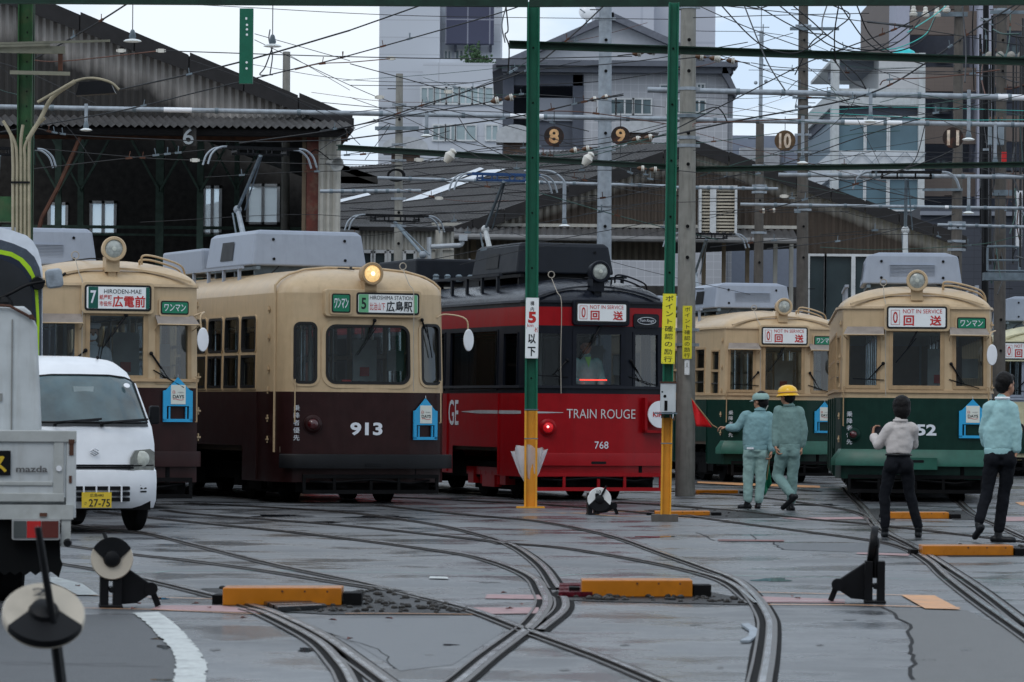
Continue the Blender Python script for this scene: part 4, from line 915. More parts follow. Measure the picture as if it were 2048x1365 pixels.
for i, u in enumerate(us):
    t = i / (len(us) - 1); hh = .004 + .022 * min(1, 4 * min(t, 1 - t)); vv += [plr.S(u, 1.315 - hh, .004), plr.S(u, 1.315 + hh, .004)]
b.add(vv, [(2 * i, 2 * i + 2, 2 * i + 3, 2 * i + 1) for i in range(len(us) - 1)]); b.build('white_stripe', mat('grey_stripe', (.45, .46, .48), .5), tramr)
kb = MB(T(.98, -.06, 1.30)); kb.lathe([(0, .0), (.205, 0), (.205, .03), (0, .03)], RX(90), 32); ko = kb.build('round_advert', WHITE, tramr, 40)
text_part('lettering', 'KIRIN', .26, .075, LETR, ko, T(.98, -.096, 1.30), .02)
fb = MB()
for q in ((.74, .78, 1.02, 1.55), (.74, 1.15, 1.02, 1.06)): fb.box(q[0], q[1], -.05, .1, q[2], q[3])
fb.build('advert_frame', RED, tramr)
# green tram behind the flag workers
FT = lambda n: [('乗降者優先', -1.0, 1.12, .09, .50, True, LETW, .0), (n, .08, 1.10, .46, .175, False, LETW, .035)]
trame, ple = make_tram(base_A(label='cream and dark green tram behind the two workers with flags', loc=gp(1566, 105), rz=12, lo=GREEN, front_text=FT('656'), bumper=(GREEN2, .55, .80, .12), slope=.14, board=(.83, 1.25, 1),
    panto=[(6.2, 3.5, .5, 4.2, -.4, 5.0, BLACK, GALV)], box2=(7.0, 8.5, 3.42, 3.75, .8), coupler=False))
tram6, pl6 = make_tram(base_A(label='cream and dark green tram numbered 652 with a blue house shaped board', loc=gp(1832, 132), rz=-4, lo=GREEN, front_text=FT('652'), bumper=(GREEN2, .55, .80, .14), slope=.16, board=(.85, 1.27, 1), coupler=True,
    panto=[(5.6, 3.5, .2, 4.4, -.1, 5.35, BLACK, WHITED)]))
tramf, _ = make_tram(base_A(label='pale cream and green tram at the edge behind the walking man in teal', loc=gp(2098, 92), rz=-2, up=PALECREAM, lo=PALECREAM, frame=STEELG, band=(1.62, 2.88), bandm=STEELG, visor=[],
    front_text=[('0', -.6, 1.0, .16, .3, False, LETK, .02)], bumper=(GREEN, .5, .95, .06), board=None, mirror=[], sign=dict(x0=-1.0, x1=-.1, z0=2.55, z1=2.90, blocks=[], texts=NIS, box0=True), oneman=[], ac=(1.2, 4, 3.4, 3.95, .9)))
hid = copy_tree(trame); hid.location = (8.85, 90, 0); hid.rotation_euler = (0, 0, R(-6)); hid['label'] = 'farther tram hidden behind tram 652, only its pantograph showing above'
# LED bar in the red tram window
lb = MB(); lb.box(-.23, .20, .16, .19, 1.80, 1.82); tag(lb.build('led_bar', mat('led_red', (1, .1, .05), .3, emit=(1, .05, .03), es=2.2), tramr))
# ================================================================== sheds and buildings
def soot(name, pale, dark, xa, za, slope, band, wob, half=0.25, soft=.25):
    """corrugated sheet: pale under the verge, soot-dark below an irregular line"""
    m = bpy.data.materials.new(name); m.use_nodes = True; N = m.node_tree.nodes; L = m.node_tree.links; b = N['Principled BSDF']
    t = N.new('ShaderNodeTexCoord'); sp = N.new('ShaderNodeSeparateXYZ'); L.new(t.outputs['Object'], sp.inputs[0])
    def ma(op, a, c=None, d=None):
        n = N.new('ShaderNodeMath'); n.operation = op
        for i, v in enumerate((a, c, d)):
            if v is None: continue
            if isinstance(v, (int, float)): n.inputs[i].default_value = v
            else: L.new(v, n.inputs[i])
        return n.outputs[0]
    dx = ma('ABSOLUTE', ma('SUBTRACT', sp.outputs['X'], xa)); ztop = ma('MULTIPLY_ADD', dx, -slope, za)
    d = ma('SUBTRACT', ztop, sp.outputs['Z'])
    nz = N.new('ShaderNodeTexNoise'); nz.inputs['Scale'].default_value = 0.55; nz.inputs['Detail'].default_value = 6; L.new(t.outputs['Object'], nz.inputs['Vector'])
    mp_ = N.new('ShaderNodeMapping'); mp_.inputs['Scale'].default_value = (8, 1, .7); L.new(t.outputs['Object'], mp_.inputs['Vector'])
    n2 = N.new('ShaderNodeTexNoise'); n2.inputs['Scale'].default_value = 1.0; n2.inputs['Detail'].default_value = 5; L.new(mp_.outputs[0], n2.inputs['Vector'])
    lim = ma('MULTIPLY_ADD', nz.outputs['Fac'], wob, band - wob * .5); lim = ma('MULTIPLY_ADD', n2.outputs['Fac'], half, lim)
    mr = N.new('ShaderNodeMapRange'); L.new(ma('SUBTRACT', d, lim), mr.inputs['Value']); mr.inputs['From Min'].default_value = -soft; mr.inputs['From Max'].default_value = soft
    mc = N.new('ShaderNodeMixRGB'); mc.inputs['Color1'].default_value = pale + (1,); mc.inputs['Color2'].default_value = dark + (1,); L.new(mr.outputs[0], mc.inputs['Fac'])
    v = N.new('ShaderNodeVectorMath'); v.operation = 'SCALE'; L.new(mc.outputs[0], v.inputs[0]); L.new(ma('MULTIPLY_ADD', n2.outputs['Fac'], 1.1, .45), v.inputs['Scale'])
    L.new(v.outputs[0], b.inputs['Base Color']); b.inputs['Roughness'].default_value = .8
    return m
def corr(x0, x1, top, bot, y, pitch=.15, amp=.022, skip=None, tilt=0.0):
    """corrugated sheet in the XZ plane with real waves"""
    b = MB(); n = int((x1 - x0) / pitch * 4); vs = []
    for i in range(n + 1):
        x = x0 + (x1 - x0) * i / n; yy = y + amp * math.sin(2 * math.pi * (x - x0) / pitch)
        vs += [(x, yy + tilt, bot(x) if callable(bot) else bot), (x, yy, top(x) if callable(top) else top)]
    b.add(vs, [(2 * i, 2 * i + 2, 2 * i + 3, 2 * i + 1) for i in range(n)]); return b
def gridwall(b, x0, x1, z0, z1, y, holes, th=.12):
    xs = sorted({x0, x1} | {v for h in holes for v in h[:2]}); zs = sorted({z0, z1} | {v for h in holes for v in h[2:]})
    for i in range(len(xs) - 1):
        for j in range(len(zs) - 1):
            cx = (xs[i] + xs[i + 1]) / 2; cz = (zs[j] + zs[j + 1]) / 2
            if any(h[0] < cx < h[1] and h[2] < cz < h[3] for h in holes): continue
            b.box(xs[i], xs[i + 1], y, y + th, zs[j], zs[j + 1])
def X(px, D): return (px - CX) * D / F
def Z(px, py, D): return P(px, py, D).z
ROOFM = mat('grey_corrugated_roof', (0.075, 0.073, 0.073), 0.6, var=0.25, nscale=3, dirtamt=0.5, dirt=(0.03, 0.028, 0.027), bump=.4)
FASC = mat('black_verge', (0.016, 0.015, 0.016), 0.7, var=0.3)
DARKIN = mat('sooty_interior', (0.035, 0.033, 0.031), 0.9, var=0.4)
DGREEN = mat('old_green_steel', (0.06, 0.10, 0.08), 0.7, var=0.3)
PALEC = mat('pale_cladding', (0.42, 0.41, 0.37), 0.7, var=0.1, streak=0.35, dirt=(0.2, 0.14, 0.09))
WFRAME = mat('white_window_frame', (0.55, 0.57, 0.58), 0.5)
WGL = bpy.data.materials.new('frosted_shed_glass'); WGL.use_nodes = True
_n = WGL.node_tree.nodes; _l = WGL.node_tree.links; _n.remove(_n['Principled BSDF']); _t = _n.new('ShaderNodeBsdfTransparent'); _t.inputs[0].default_value = (.8, .9, .93, 1); _u = _n.new('ShaderNodeBsdfTranslucent'); _u.inputs[0].default_value = (.8, .88, .9, 1); _m = _n.new('ShaderNodeMixShader'); _m.inputs[0].default_value = .65
_l.new(_t.outputs[0], _m.inputs[1]); _l.new(_u.outputs[0], _m.inputs[2]); _l.new(_m.outputs[0], _n['Material Output'].inputs['Surface'])
DGL = mat('dark_office_glass', (0.03, 0.045, 0.05), 0.08, var=0.3, nscale=.8, coat=.5)
# ---- the shed with number 6
D1 = 80.0; x0 = X(-60, D1); x1 = X(690, D1)
shed = thing('tram_shed', 'dark corrugated tram shed with sooty gable and white number 6 over its doorway', 'shed', (x1, D1, 0))
o_ = Vector((x1, D1, 0))
def rel(b, o=o_):
    b.v = [v - o for v in b.v]; return b
za, zb2 = Z(60, 15, D1), Z(690, 247, D1); sl = (za - zb2) / (X(690, D1) - X(60, D1))
top1 = lambda x: zb2 + (x1 - x) * sl
zc = Z(300, 236, D1)
soot1 = soot('sooty_gable_sheet', (0.33, 0.31, 0.29), (0.030, 0.028, 0.026), 0.0, zb2 - 0.0, -sl, .62, 1.3, .35, .22)
rel(corr(x0, x1 - .1, lambda x: max(top1(x) - .1, zc + .01), zc, D1, .155, .028)).build('gable_sheet', soot1, shed)
sk = Vector((-.08, .81, 0)); b = MB(); n = 8
xe = x1 + .15
A = [Vector((x0, D1 - .35, top1(x0) - .12)), Vector((xe, D1 - .35, top1(xe) - .12)), Vector((xe, D1 - .35, top1(xe) + .13)), Vector((x0, D1 - .35, top1(x0) + .20))]
B_ = [p + sk * 22 for p in A]
b.add(A + B_, [(0, 1, 2, 3), (3, 2, 6, 7), (1, 5, 6, 2), (0, 4, 5, 1)])
for k in range(7):      # overlapping verge boards
    xa = x0 + (xe - x0) * k / 7; xb = x0 + (xe - x0) * (k + 1) / 7 - .03
    b.add([(xa, D1 - .40, top1(xa) - .16), (xb, D1 - .40, top1(xb) - .16), (xb, D1 - .40, top1(xb) + .18), (xa, D1 - .40, top1(xa) + .24),
           (xa, D1 - .35, top1(xa) - .16), (xb, D1 - .35, top1(xb) - .16), (xb, D1 - .35, top1(xb) + .18), (xa, D1 - .35, top1(xa) + .24)], [(0, 1, 2, 3), (0, 4, 5, 1), (3, 2, 6, 7), (1, 5, 6, 2)])
rel(b).build('roof', FASC, shed)
# canopy of corrugated sheet
b = MB(); xc1 = X(678, D1); n = int((xc1 - x0) / .16 * 4); vs = []
for i in range(n + 1):
    x = x0 + (xc1 - x0) * i / n; w = .03 * math.sin(2 * math.pi * i / 4)
    vs += [(x, D1 - .03, zc + .02 + w), (x + .35, D1 - 1.3, zc - .27 + w)]
b.add(vs, [(2 * i, 2 * i + 1, 2 * i + 3, 2 * i + 2) for i in range(n)]); rel(b).build('canopy', ROOFM, shed)
b = MB(); b.box(x0, x1, D1 - .02, D1 + .2, zc - .45, zc - .02); rel(b).build('lintel', mat('rusty_lintel', (.10, .045, .025), .8, var=.5), shed)
b = MB(); b.lathe([(.11, -14), (.11, 0)], T(x1 + .02, D1 - .9, zb2 - .25) @ RY(90) @ T(0, 0, 0), 10); b.v = [v for v in b.v]
rel(b).build('gutter', FASC, shed)
zt = zc - .45
b = MB(); holes = []
D2 = 98.0
for (a, c, ya, yb) in [(92, 133, 405, 470), (176, 230, 402, 470), (402, 440, 372, 470), (489, 556, 368, 449)]:
    holes.append((X(a, D2), X(c, D2), Z(a, yb, D2), Z(a, ya, D2)))
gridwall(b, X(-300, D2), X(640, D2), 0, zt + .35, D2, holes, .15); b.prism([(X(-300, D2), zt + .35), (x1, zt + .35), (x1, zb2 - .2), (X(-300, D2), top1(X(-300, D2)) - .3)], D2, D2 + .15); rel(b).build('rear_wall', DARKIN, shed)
for h in holes:
    b = MB(); mid = (h[0] + h[1]) / 2
    for q in ((h[0], h[0] + .07), (h[1] - .07, h[1]), (mid - .04, mid + .04)): b.box(q[0], q[1], D2 - .05, D2 + .1, h[2], h[3])
    b.box(h[0], h[1], D2 - .05, D2 + .1, h[3] - .07, h[3]); b.box(h[0], h[1], D2 - .05, D2 + .1, h[2], h[2] + .06)
    wo = rel(b).build('window', WFRAME, shed); b = MB(); b.add([(h[0], D2 + .05, h[2]), (h[1], D2 + .05, h[2]), (h[1], D2 + .05, h[3]), (h[0], D2 + .05, h[3])], [(0, 1, 2, 3)]); rel(b).build('pane', WGL, wo)
b = MB()
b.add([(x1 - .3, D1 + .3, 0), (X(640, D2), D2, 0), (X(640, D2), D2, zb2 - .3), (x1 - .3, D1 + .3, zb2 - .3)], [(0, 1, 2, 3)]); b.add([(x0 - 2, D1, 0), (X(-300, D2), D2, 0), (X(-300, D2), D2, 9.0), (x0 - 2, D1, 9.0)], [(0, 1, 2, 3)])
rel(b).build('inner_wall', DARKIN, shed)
for px, w, D in [(113, .07, 84), (158, .07, 90), (316, .09, 86), (397, .07, 84), (470, .06, 93)]:
    b = MB(); x = X(px, D); b.box(x - w, x + w, D - .06, D + .06, 0, zt + 1.0)
    zz = Z(px, 330, D)
    for sg in (-1, 1): b.bar((x, D - .08, zz - .6), (x + sg * .75, D - .08, zz + .75), .08, .05)
    rel(b).build('column', DGREEN, shed)
b = MB(); D = 79.0
b.tube([P(160, 276, D), P(118, 372, D), P(84, 436, D), P(75, 470, D)], .045, 6); rel(b).build('rusty_pipe', RUST, shed)
b = MB(); b.box(X(0, 88), X(600, 88), 88, 88.1, Z(300, 458, 88), Z(300, 452, 88)); b.box(X(0, 88), X(600, 88), 88, 88.1, Z(300, 472, 88), Z(300, 468, 88)); rel(b).build('rail_beam', DGREEN, shed)
b = MB(); b.box(X(600, 79.6), X(608, 79.6), 79.6, 79.9, 0, zt + .3); rel(b).build('door_post', mat('bare_wood', (.16, .12, .08), .8, streak=.4), shed)
b = MB(); b.box(X(609, 79.5), X(632, 79.5), 79.5, 79.9, 0, zt + .35); rel(b).build('red_pillar', REDP, shed)
pn = corr(X(633, 79.4), X(668, 79.4), Z(650, 272, 79.4), 0, 79.4, .13, .03); rel(pn).build('white_panel', PALEC, shed)
b = MB(); b.tube([(X(672, 79.2), 79.2, Z(672, 268, 79.2)), (X(672, 79.2), 79.2, 0)], .055, 10); rel(b).build('downpipe', PALEC, shed)
M = T(X(374, D1 - 1), D1 - 1.25, Z(374, 275, D1 - 1)) ; M = Matrix.Translation(-o_) @ M
text_part('number', '6', .22, .33, mat('faded_white', (.30, .33, .35), .7), shed, M, .01)
b = MB(); b.box(X(362, 78.8), X(388, 78.8), 78.78, 78.8, Z(374, 292, 78.8), Z(374, 254, 78.8)); rel(b).build('number_plate', DARKIN, shed)
# loudspeaker on the pillar
b = MB(T(X(662, 79), 78.9, Z(662, 328, 79)) @ RZ(35) @ RX(100)); b.lathe([(.05, -.18), (.06, -.02), (.085, .05), (.15, .16), (.155, .17), (.13, .165), (.04, .04)], n=18)
lo_ = b.build('loudspeaker', mat('speaker_grey', (.30, .31, .30), .5), None, 40); tag(lo_, 'small grey horn loudspeaker on the white panel at the shed corner', 'loudspeaker')
b = MB(); b.tube(spline([P(612, 318, 79), P(630, 300, 79), P(650, 312, 79), P(662, 322, 79)], 4), .012, 5); b.build('cable', BLACK).parent = lo_
lo_.children[0].matrix_parent_inverse = Matrix()
# ---- large shed with brown corrugated gable
D3 = 95.0; ax = X(1385, D3); az = Z(1385, 292, D3); lx = X(905, D3); lz = Z(905, 466, D3); rx = X(1905, D3); rz_ = Z(1905, 476, D3)
slL = (az - lz) / (ax - lx); slR = (az - rz_) / (rx - ax)
shed2 = thing('tram_shed', 'long grey roofed tram shed with brown corrugated gable behind the red tram', 'shed', (ax, D3, 0)); o2 = Vector((ax, D3, 0))
top2 = lambda x: az - (ax - x) * slL if x < ax else az - (x - ax) * slR
zcan = Z(1200, 458, D3)
soot2 = soot('sooty_brown_sheet', (0.36, 0.34, 0.30), (0.060, 0.045, 0.034), 0.0, az - .22, (slL + slR) / 2, .12, .25, .15, .10)
xsplit = X(1600, D3)
rel(corr(lx + .1, xsplit, lambda x: top2(x) - .02, lambda x: min(zcan, top2(x) - .05), D3, .17, .03), o2).build('gable_sheet', soot2, shed2)
rel(corr(xsplit, rx, lambda x: top2(x) - .02, 0, D3, .17, .03), o2).build('side_sheet', soot2, shed2)
dirv = Vector((-9.3, 12.0, 0)).normalized()
b = MB(); ln = 17
for (pa, pb) in (((lx - .3, top2(lx) - .1), (ax, az)), ((ax, az), (rx + .3, rz_ - .1))):
    q = [Vector((pa[0], D3 - .3, pa[1])), Vector((pb[0], D3 - .3, pb[1])), Vector((pb[0], D3 - .3, pb[1] + .1)), Vector((pa[0], D3 - .3, pa[1] + .1))]
    b.add(q + [p + dirv * ln for p in q], [(0, 1, 2, 3), (3, 2, 6, 7), (0, 4, 5, 1), (1, 5, 6, 2), (0, 3, 7, 4)])
ro = rel(b, o2).build('roof', ROOFM, shed2)
# corrugation ribs and seams lying on the visible slope
sd = Vector((lx - ax, 0, lz - az)).normalized(); nn_ = dirv.cross(sd).normalized()
if nn_.z < 0: nn_ = -nn_
p0 = Vector((ax, D3 - .3, az + .1)); W_ = (Vector((lx, 0, lz)) - Vector((ax, 0, az))).length + .2
b = MB()
for k in range(99):
    t = k * .17; a = p0 + dirv * (t + .1) + nn_ * .012; c = a + sd * W_; b.bar(a, c, .07, .03, up=nn_)
rel(b, o2).build('roof_corrugation', ROOFM, shed2)
b = MB()
for k in range(1, 9):
    a = p0 + sd * (W_ * k / 9) + nn_ * .035; b.bar(a, a + dirv * ln, .05, .02, up=nn_)
rel(b, o2).build('roof_seam', FASC, shed2)
b = MB()
for (pa, pb) in (((lx - .3, top2(lx) - .1), (ax, az)), ((ax, az), (rx + .3, rz_ - .1))):
    for k in range(8):
        t0, t1 = k / 8, (k + 1) / 8 - .004; xa = pa[0] + (pb[0] - pa[0]) * t0; xb = pa[0] + (pb[0] - pa[0]) * t1; z0 = pa[1] + (pb[1] - pa[1]) * t0; z1 = pa[1] + (pb[1] - pa[1]) * t1
        b.add([(xa, D3 - .36, z0 - .20), (xb, D3 - .36, z1 - .20), (xb, D3 - .36, z1 + .11), (xa, D3 - .36, z0 + .13), (xa, D3 - .30, z0 - .20), (xb, D3 - .30, z1 - .20), (xb, D3 - .30, z1 + .11), (xa, D3 - .30, z0 + .13)],
              [(0, 1, 2, 3), (0, 4, 5, 1), (3, 2, 6, 7), (1, 5, 6, 2), (0, 3, 7, 4)])
rel(b, o2).build('verge_board', FASC, shed2)
SKYL = mat('skylight_strip', (0.62, 0.66, 0.70), 0.4, dirtamt=.4, dirt=(.3, .3, .3))
for pts in ([(800, 404), (975, 340), (1012, 338), (845, 398)], [(888, 362), (960, 335), (968, 338), (900, 365)], [(676, 400), (735, 386), (742, 390), (676, 406)]):
    b = MB(); q = [on_plane(x, y, p0 + nn_ * .05, nn_) for x, y in pts]; b.add(q, [(0, 1, 2, 3)]); rel(b, o2).build('skylight', SKYL, shed2)
# canopy, gutter and the dark bays below
b = MB(); ca, cb = X(858, 93.5), X(1592, 93.5); n = int((cb - ca) / .17 * 4); vs = []
for i in range(n + 1):
    x = ca + (cb - ca) * i / n; w = .03 * math.sin(2 * math.pi * i / 4); vs += [(x, D3 - .1, zcan + .02 + w), (x, D3 - 1.6, zcan - .28 + w)]
b.add(vs, [(2 * i, 2 * i + 1, 2 * i + 3, 2 * i + 2) for i in range(n)]); rel(b, o2).build('canopy', ROOFM, shed2)
b = MB(); b.tube([(ca - .2, D3 - 1.7, zcan - .30), (cb + .1, D3 - 1.7, zcan - .34)], .07, 8); rel(b, o2).build('gutter', mat('gutter_grey', (.20, .20, .20), .6, dirtamt=.4), shed2)
b = MB(); b.box(X(860, 94.8), xsplit, D3 - .15, D3 - .05, zcan + .03, zcan + .11); rel(b, o2).build('flashing', PALEC, shed2)
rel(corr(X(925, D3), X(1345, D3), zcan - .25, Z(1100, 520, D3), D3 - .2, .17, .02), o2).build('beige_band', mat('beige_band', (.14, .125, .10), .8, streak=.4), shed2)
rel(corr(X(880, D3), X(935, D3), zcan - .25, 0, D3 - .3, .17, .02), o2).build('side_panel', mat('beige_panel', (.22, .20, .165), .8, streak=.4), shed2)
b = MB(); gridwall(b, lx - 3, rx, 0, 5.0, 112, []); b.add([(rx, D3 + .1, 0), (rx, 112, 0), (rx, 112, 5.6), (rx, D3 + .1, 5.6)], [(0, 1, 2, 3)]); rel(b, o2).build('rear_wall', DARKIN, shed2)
for px in (944, 1338, 1405, 1445, 1492, 1548, 1580):
    b = MB(); x = X(px, D3 - .2); w = .05 if px > 1400 else .07; b.box(x - w, x + w, D3 - .25, D3 - .1, 0, zcan - .28); rel(b, o2).build('post', mat('post_wood', (.20, .16, .11), .8) if px < 1500 else PALEC, shed2)
for xa, xb in ((1617, 1646), (1650, 1700), (1708, 1738)):
    b = MB(); X0, X1 = X(xa, D3 - .3), X(xb, D3 - .3); zt_ = Z(1650, 514, D3); zb_ = Z(1650, 640, D3)
    for q in ((X0 - .05, X0), (X1, X1 + .05)): b.box(q[0], q[1], D3 - .36, D3 - .1, zb_, zt_)
    b.box(X0 - .05, X1 + .05, D3 - .36, D3 - .1, zt_, zt_ + .06); b.box(X0 - .05, X1 + .05, D3 - .36, D3 - .1, zb_ - .06, zb_)
    wo = rel(b, o2).build('window', WFRAME, shed2); b = MB(); b.box(X0, X1, D3 - .25, D3 - .20, zb_, zt_); rel(b, o2).build('pane', DGL, wo)
b = MB(); X0, X1 = X(1394, 94.4), X(1470, 94.4); zt_, zb_ = Z(1430, 377, 94.4), Z(1430, 476, 94.4)
b.box(X0, X0 + .06, 94.2, 94.9, zb_, zt_); b.box(X1 - .06, X1, 94.2, 94.9, zb_, zt_); b.box((X0 + X1) / 2 - .20, (X0 + X1) / 2 - .05, 94.2, 94.9, zb_, zt_); b.box(X0, X1, 94.2, 94.9, zt_, zt_ + .06); b.box(X0, X1, 94.85, 94.9, zb_, zt_)
lv = rel(b, o2).build('louvre_frame', WFRAME, shed2); b = MB()
for k in range(15):
    z = zb_ + (zt_ - zb_) * k / 15; b.box(X0 + .06, X1 - .06, 94.3, 94.5, z, z + .045)
rel(b, o2).build('slat', mat('louvre_slat', (.50, .45, .36), .6), lv)
# roof ventilators: brown throats under pale half-round hoods
VENTM = mat('vent_hood', (.46, .48, .50), .5, dirtamt=.3); THR = mat('vent_throat', (.09, .06, .045), .8, var=.4)
for (xa, xb, yt, ym, yb, D) in ((988, 1062, 252, 282, 325, 103), (1236, 1312, 244, 262, 300, 100), (762, 852, 276, 303, 345, 112)):
    t = thing('roof_ventilator', {988: 'pale hooded roof ventilator beside the disc numbered 8', 1236: 'flat pale roof ventilator behind the disc numbered 9', 762: 'wide grey hooded ventilator behind the short concrete pole'}[xa], 'roof vent', (X((xa + xb) / 2, D), D, Z(xa, yb, D)), 0, 'ventilators on the shed roof')
    w = (xb - xa) / 2 * D / F; z0 = t.location.z; zm = Z(xa, ym, D) - z0; ztp = Z(xa, yt, D) - z0
    b = MB(); b.box(-w * .62, w * .62, -.4, .4, -.6, zm); b.build('throat', THR, t)
    b = MB(); pr = [(-w, zm - .08), (w, zm - .08), (w, zm + (ztp - zm) * .3)] + [(w * math.cos(R(a)), zm + (ztp - zm) * (.3 + .7 * math.sin(R(a)))) for a in range(15, 180, 15)] + [(-w, zm + (ztp - zm) * .3)]
    b.prism(pr, -.55, .55); b.build('hood', VENTM, t, 40)
# low pale lean-to below the long roof
D4 = 91.0; t = thing('lean_to', 'pale corrugated lean-to with grey windows behind the tram numbered 913', 'shed', (X(800, D4), D4, 0)); o4 = Vector(t.location)
xa, xb = X(716, D4), X(905, D4); zt_ = Z(800, 462, D4); hs = [(X(a, D4), X(c, D4), Z(800, 570, D4), Z(800, 503, D4)) for a, c in ((722, 742), (745, 770), (776, 800), (806, 828))]
b = MB(); gridwall(b, xa, xb, 0, zt_, D4, hs, .1); rel(b, o4).build('wall', PALEC, t)
rel(corr(xa, xb, zt_, Z(800, 500, D4), D4 - .05, .10, .015), o4).build('cladding', PALEC, t)
for h in hs:
    b = MB(); b.box(h[0] - .03, h[0] + .04, D4 - .05, D4 + .05, h[2], h[3]); b.box(h[1] - .04, h[1] + .03, D4 - .05, D4 + .05, h[2], h[3]); b.box(h[0], h[1], D4 - .05, D4 + .05, h[3] - .05, h[3] + .03)
    wo = rel(b, o4).build('window', WFRAME, t); b = MB(); b.box(h[0], h[1], D4 + .03, D4 + .06, h[2], h[3]); rel(b, o4).build('pane', DGL, wo)
b = MB(); b.add([(xa, D4 - .3, zt_ - .02), (xb, D4 - .3, zt_ - .02), (xb - 1, D4 + 3.5, zt_ + .25), (xa - 1, D4 + 3.5, zt_ + .25), (xa, D4 - .3, zt_ + .08), (xb, D4 - .3, zt_ + .08), (xb - 1, D4 + 3.5, zt_ + .33), (xa - 1, D4 + 3.5, zt_ + .33)],
    [(0, 1, 5, 4), (4, 5, 6, 7), (1, 2, 6, 5), (0, 3, 2, 1)]); rel(b, o4).build('roof', FASC, t)
b = MB(); b.tube(spline([P(862, 494, 90), P(900, 492, 90), P(922, 490, 90), P(924, 478, 90)], 3), .055, 8); b.tube([P(858, 475, 90), P(858, 560, 90)], .055, 8); b.box(X(915, 90), X(932, 90), 89.9, 90.1, Z(920, 482, 90), Z(920, 470, 90)); rel(b, o4).build('downpipe', mat('pvc_grey', (.42, .46, .50), .4), t)
b = MB(); b.tube([P(878, 460, 90.2), P(878, 560, 90.2)], .085, 10); rel(b, o4).build('vent_pipe', PALEC, t)
# ---- town behind
def facade_mat(name, col, line, sx, sz, amt=.35):
    m = bpy.data.materials.new(name); m.use_nodes = True; N = m.node_tree.nodes; L = m.node_tree.links; b = N['Principled BSDF']
    t = N.new('ShaderNodeTexCoord'); mp_ = N.new('ShaderNodeMapping'); mp_.inputs['Rotation'].default_value = (R(90), 0, 0); L.new(t.outputs['Object'], mp_.inputs[0])
    br = N.new('ShaderNodeTexBrick'); br.offset = 0; br.inputs['Scale'].default_value = 1; br.inputs['Brick Width'].default_value = sx; br.inputs['Row Height'].default_value = sz; br.inputs['Mortar Size'].default_value = min(sx, sz) * .03
    br.inputs['Color1'].default_value = col + (1,); br.inputs['Color2'].default_value = tuple(c * .95 for c in col) + (1,); br.inputs['Mortar'].default_value = line + (1,)
    L.new(mp_.outputs[0], br.inputs['Vector']); L.new(br.outputs['Color'], b.inputs['Base Color']); b.inputs['Roughness'].default_value = .7
    return m
TOW = facade_mat('grey_panel_facade', (.50, .53, .58), (.40, .42, .46), 3.2, .9); TOW2 = facade_mat('lilac_panel_facade', (.48, .50, .56), (.40, .42, .48), 2.6, 3.0)
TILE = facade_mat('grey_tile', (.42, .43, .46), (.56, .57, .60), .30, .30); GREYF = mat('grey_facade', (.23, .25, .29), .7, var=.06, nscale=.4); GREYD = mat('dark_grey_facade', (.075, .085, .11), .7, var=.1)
PAN = facade_mat('solar_panel_cells', (.045, .05, .09), (.20, .21, .26), 1.15, 1.55); SLATE = facade_mat('slate_wall', (.055, .062, .08), (.03, .033, .042), .55, .22); BRK = facade_mat('brown_tile', (.135, .105, .09), (.10, .08, .07), .35, .14)
WINB = mat('town_window', (.10, .15, .17), .15, var=.5, nscale=.5); WINC = mat('town_window_pale', (.30, .38, .40), .3, var=.3, nscale=.5)
def bld(name, label, D, depth, parts, cat='building'):
    """parts: (name, material, px0, px1, py_top, py_bot, dy) rectangles given where they stand at distance D+dy"""
    t = thing(name, label, cat, (X(parts[0][2], D), D, 0)); oo = Vector(t.location)
    for (nm, m, a, c, yt, yb, dy, dp) in parts:
        DD = D + dy; b = MB(); mid = (a + c) / 2
        zt_ = Z(mid, yt, DD); zb_ = 0 if yb is None else Z(mid, yb, DD)
        b.box(X(a, DD), X(c, DD), DD, DD + (dp or depth), zb_, zt_); rel(b, oo).build(nm, m, t)
    return t
def wins(t, D, dy, rects, m=WINB, fr=WFRAME, mull=2):
    oo = Vector(t.location)
    for (a, c, yt, yb) in rects:
        DD = D + dy; X0, X1 = X(a, DD), X(c, DD); z1 = Z((a + c) / 2, yt, DD); z0 = Z((a + c) / 2, yb, DD); f = DD * .00042
        b = MB(); b.box(X0 - f, X0, DD - .10, DD, z0 - f, z1 + f); b.box(X1, X1 + f, DD - .10, DD, z0 - f, z1 + f); b.box(X0, X1, DD - .10, DD, z1, z1 + f); b.box(X0, X1, DD - .10, DD, z0 - f, z0)
        for k in range(1, mull): xm = X0 + (X1 - X0) * k / mull; b.box(xm - f / 2, xm + f / 2, DD - .09, DD, z0, z1)
        wo = rel(b, oo).build('window', fr, t); b = MB(); b.box(X0, X1, DD - .05, DD - .01, z0, z1); rel(b, oo).build('pane', m, wo)
D = 200.0
tw = bld('office_tower', 'tall pale grey tower with solar panels and window bands behind the sheds', D, 25, [('wall', TOW, 752, 873, -60, None, 0, 0), ('wall', TOW, 873, 995, -60, 128, 2, 0), ('wing', TOW, 840, 1012, 126, None, -4, 6), ('balcony_slab', TOW, 868, 995, 118, 128, -2, 4)])
b = MB(); b.box(X(884, D), X(981, D), D + .4, D + 1.2, Z(930, 86, D), Z(930, 8, D)); rel(b, Vector(tw.location)).build('solar_panel', PAN, tw)
wins(tw, D, -4, [(838, 862, 177, 207), (864, 886, 177, 207), (888, 912, 177, 207), (914, 938, 177, 207), (940, 962, 177, 207), (964, 998, 177, 207)], WINC, WFRAME, 2)
wins(tw, D, -4, [(862, 884, 252, 280), (888, 905, 252, 280), (907, 946, 252, 280), (968, 990, 252, 280), (862, 935, 326, 333)], WINC, WFRAME, 2)
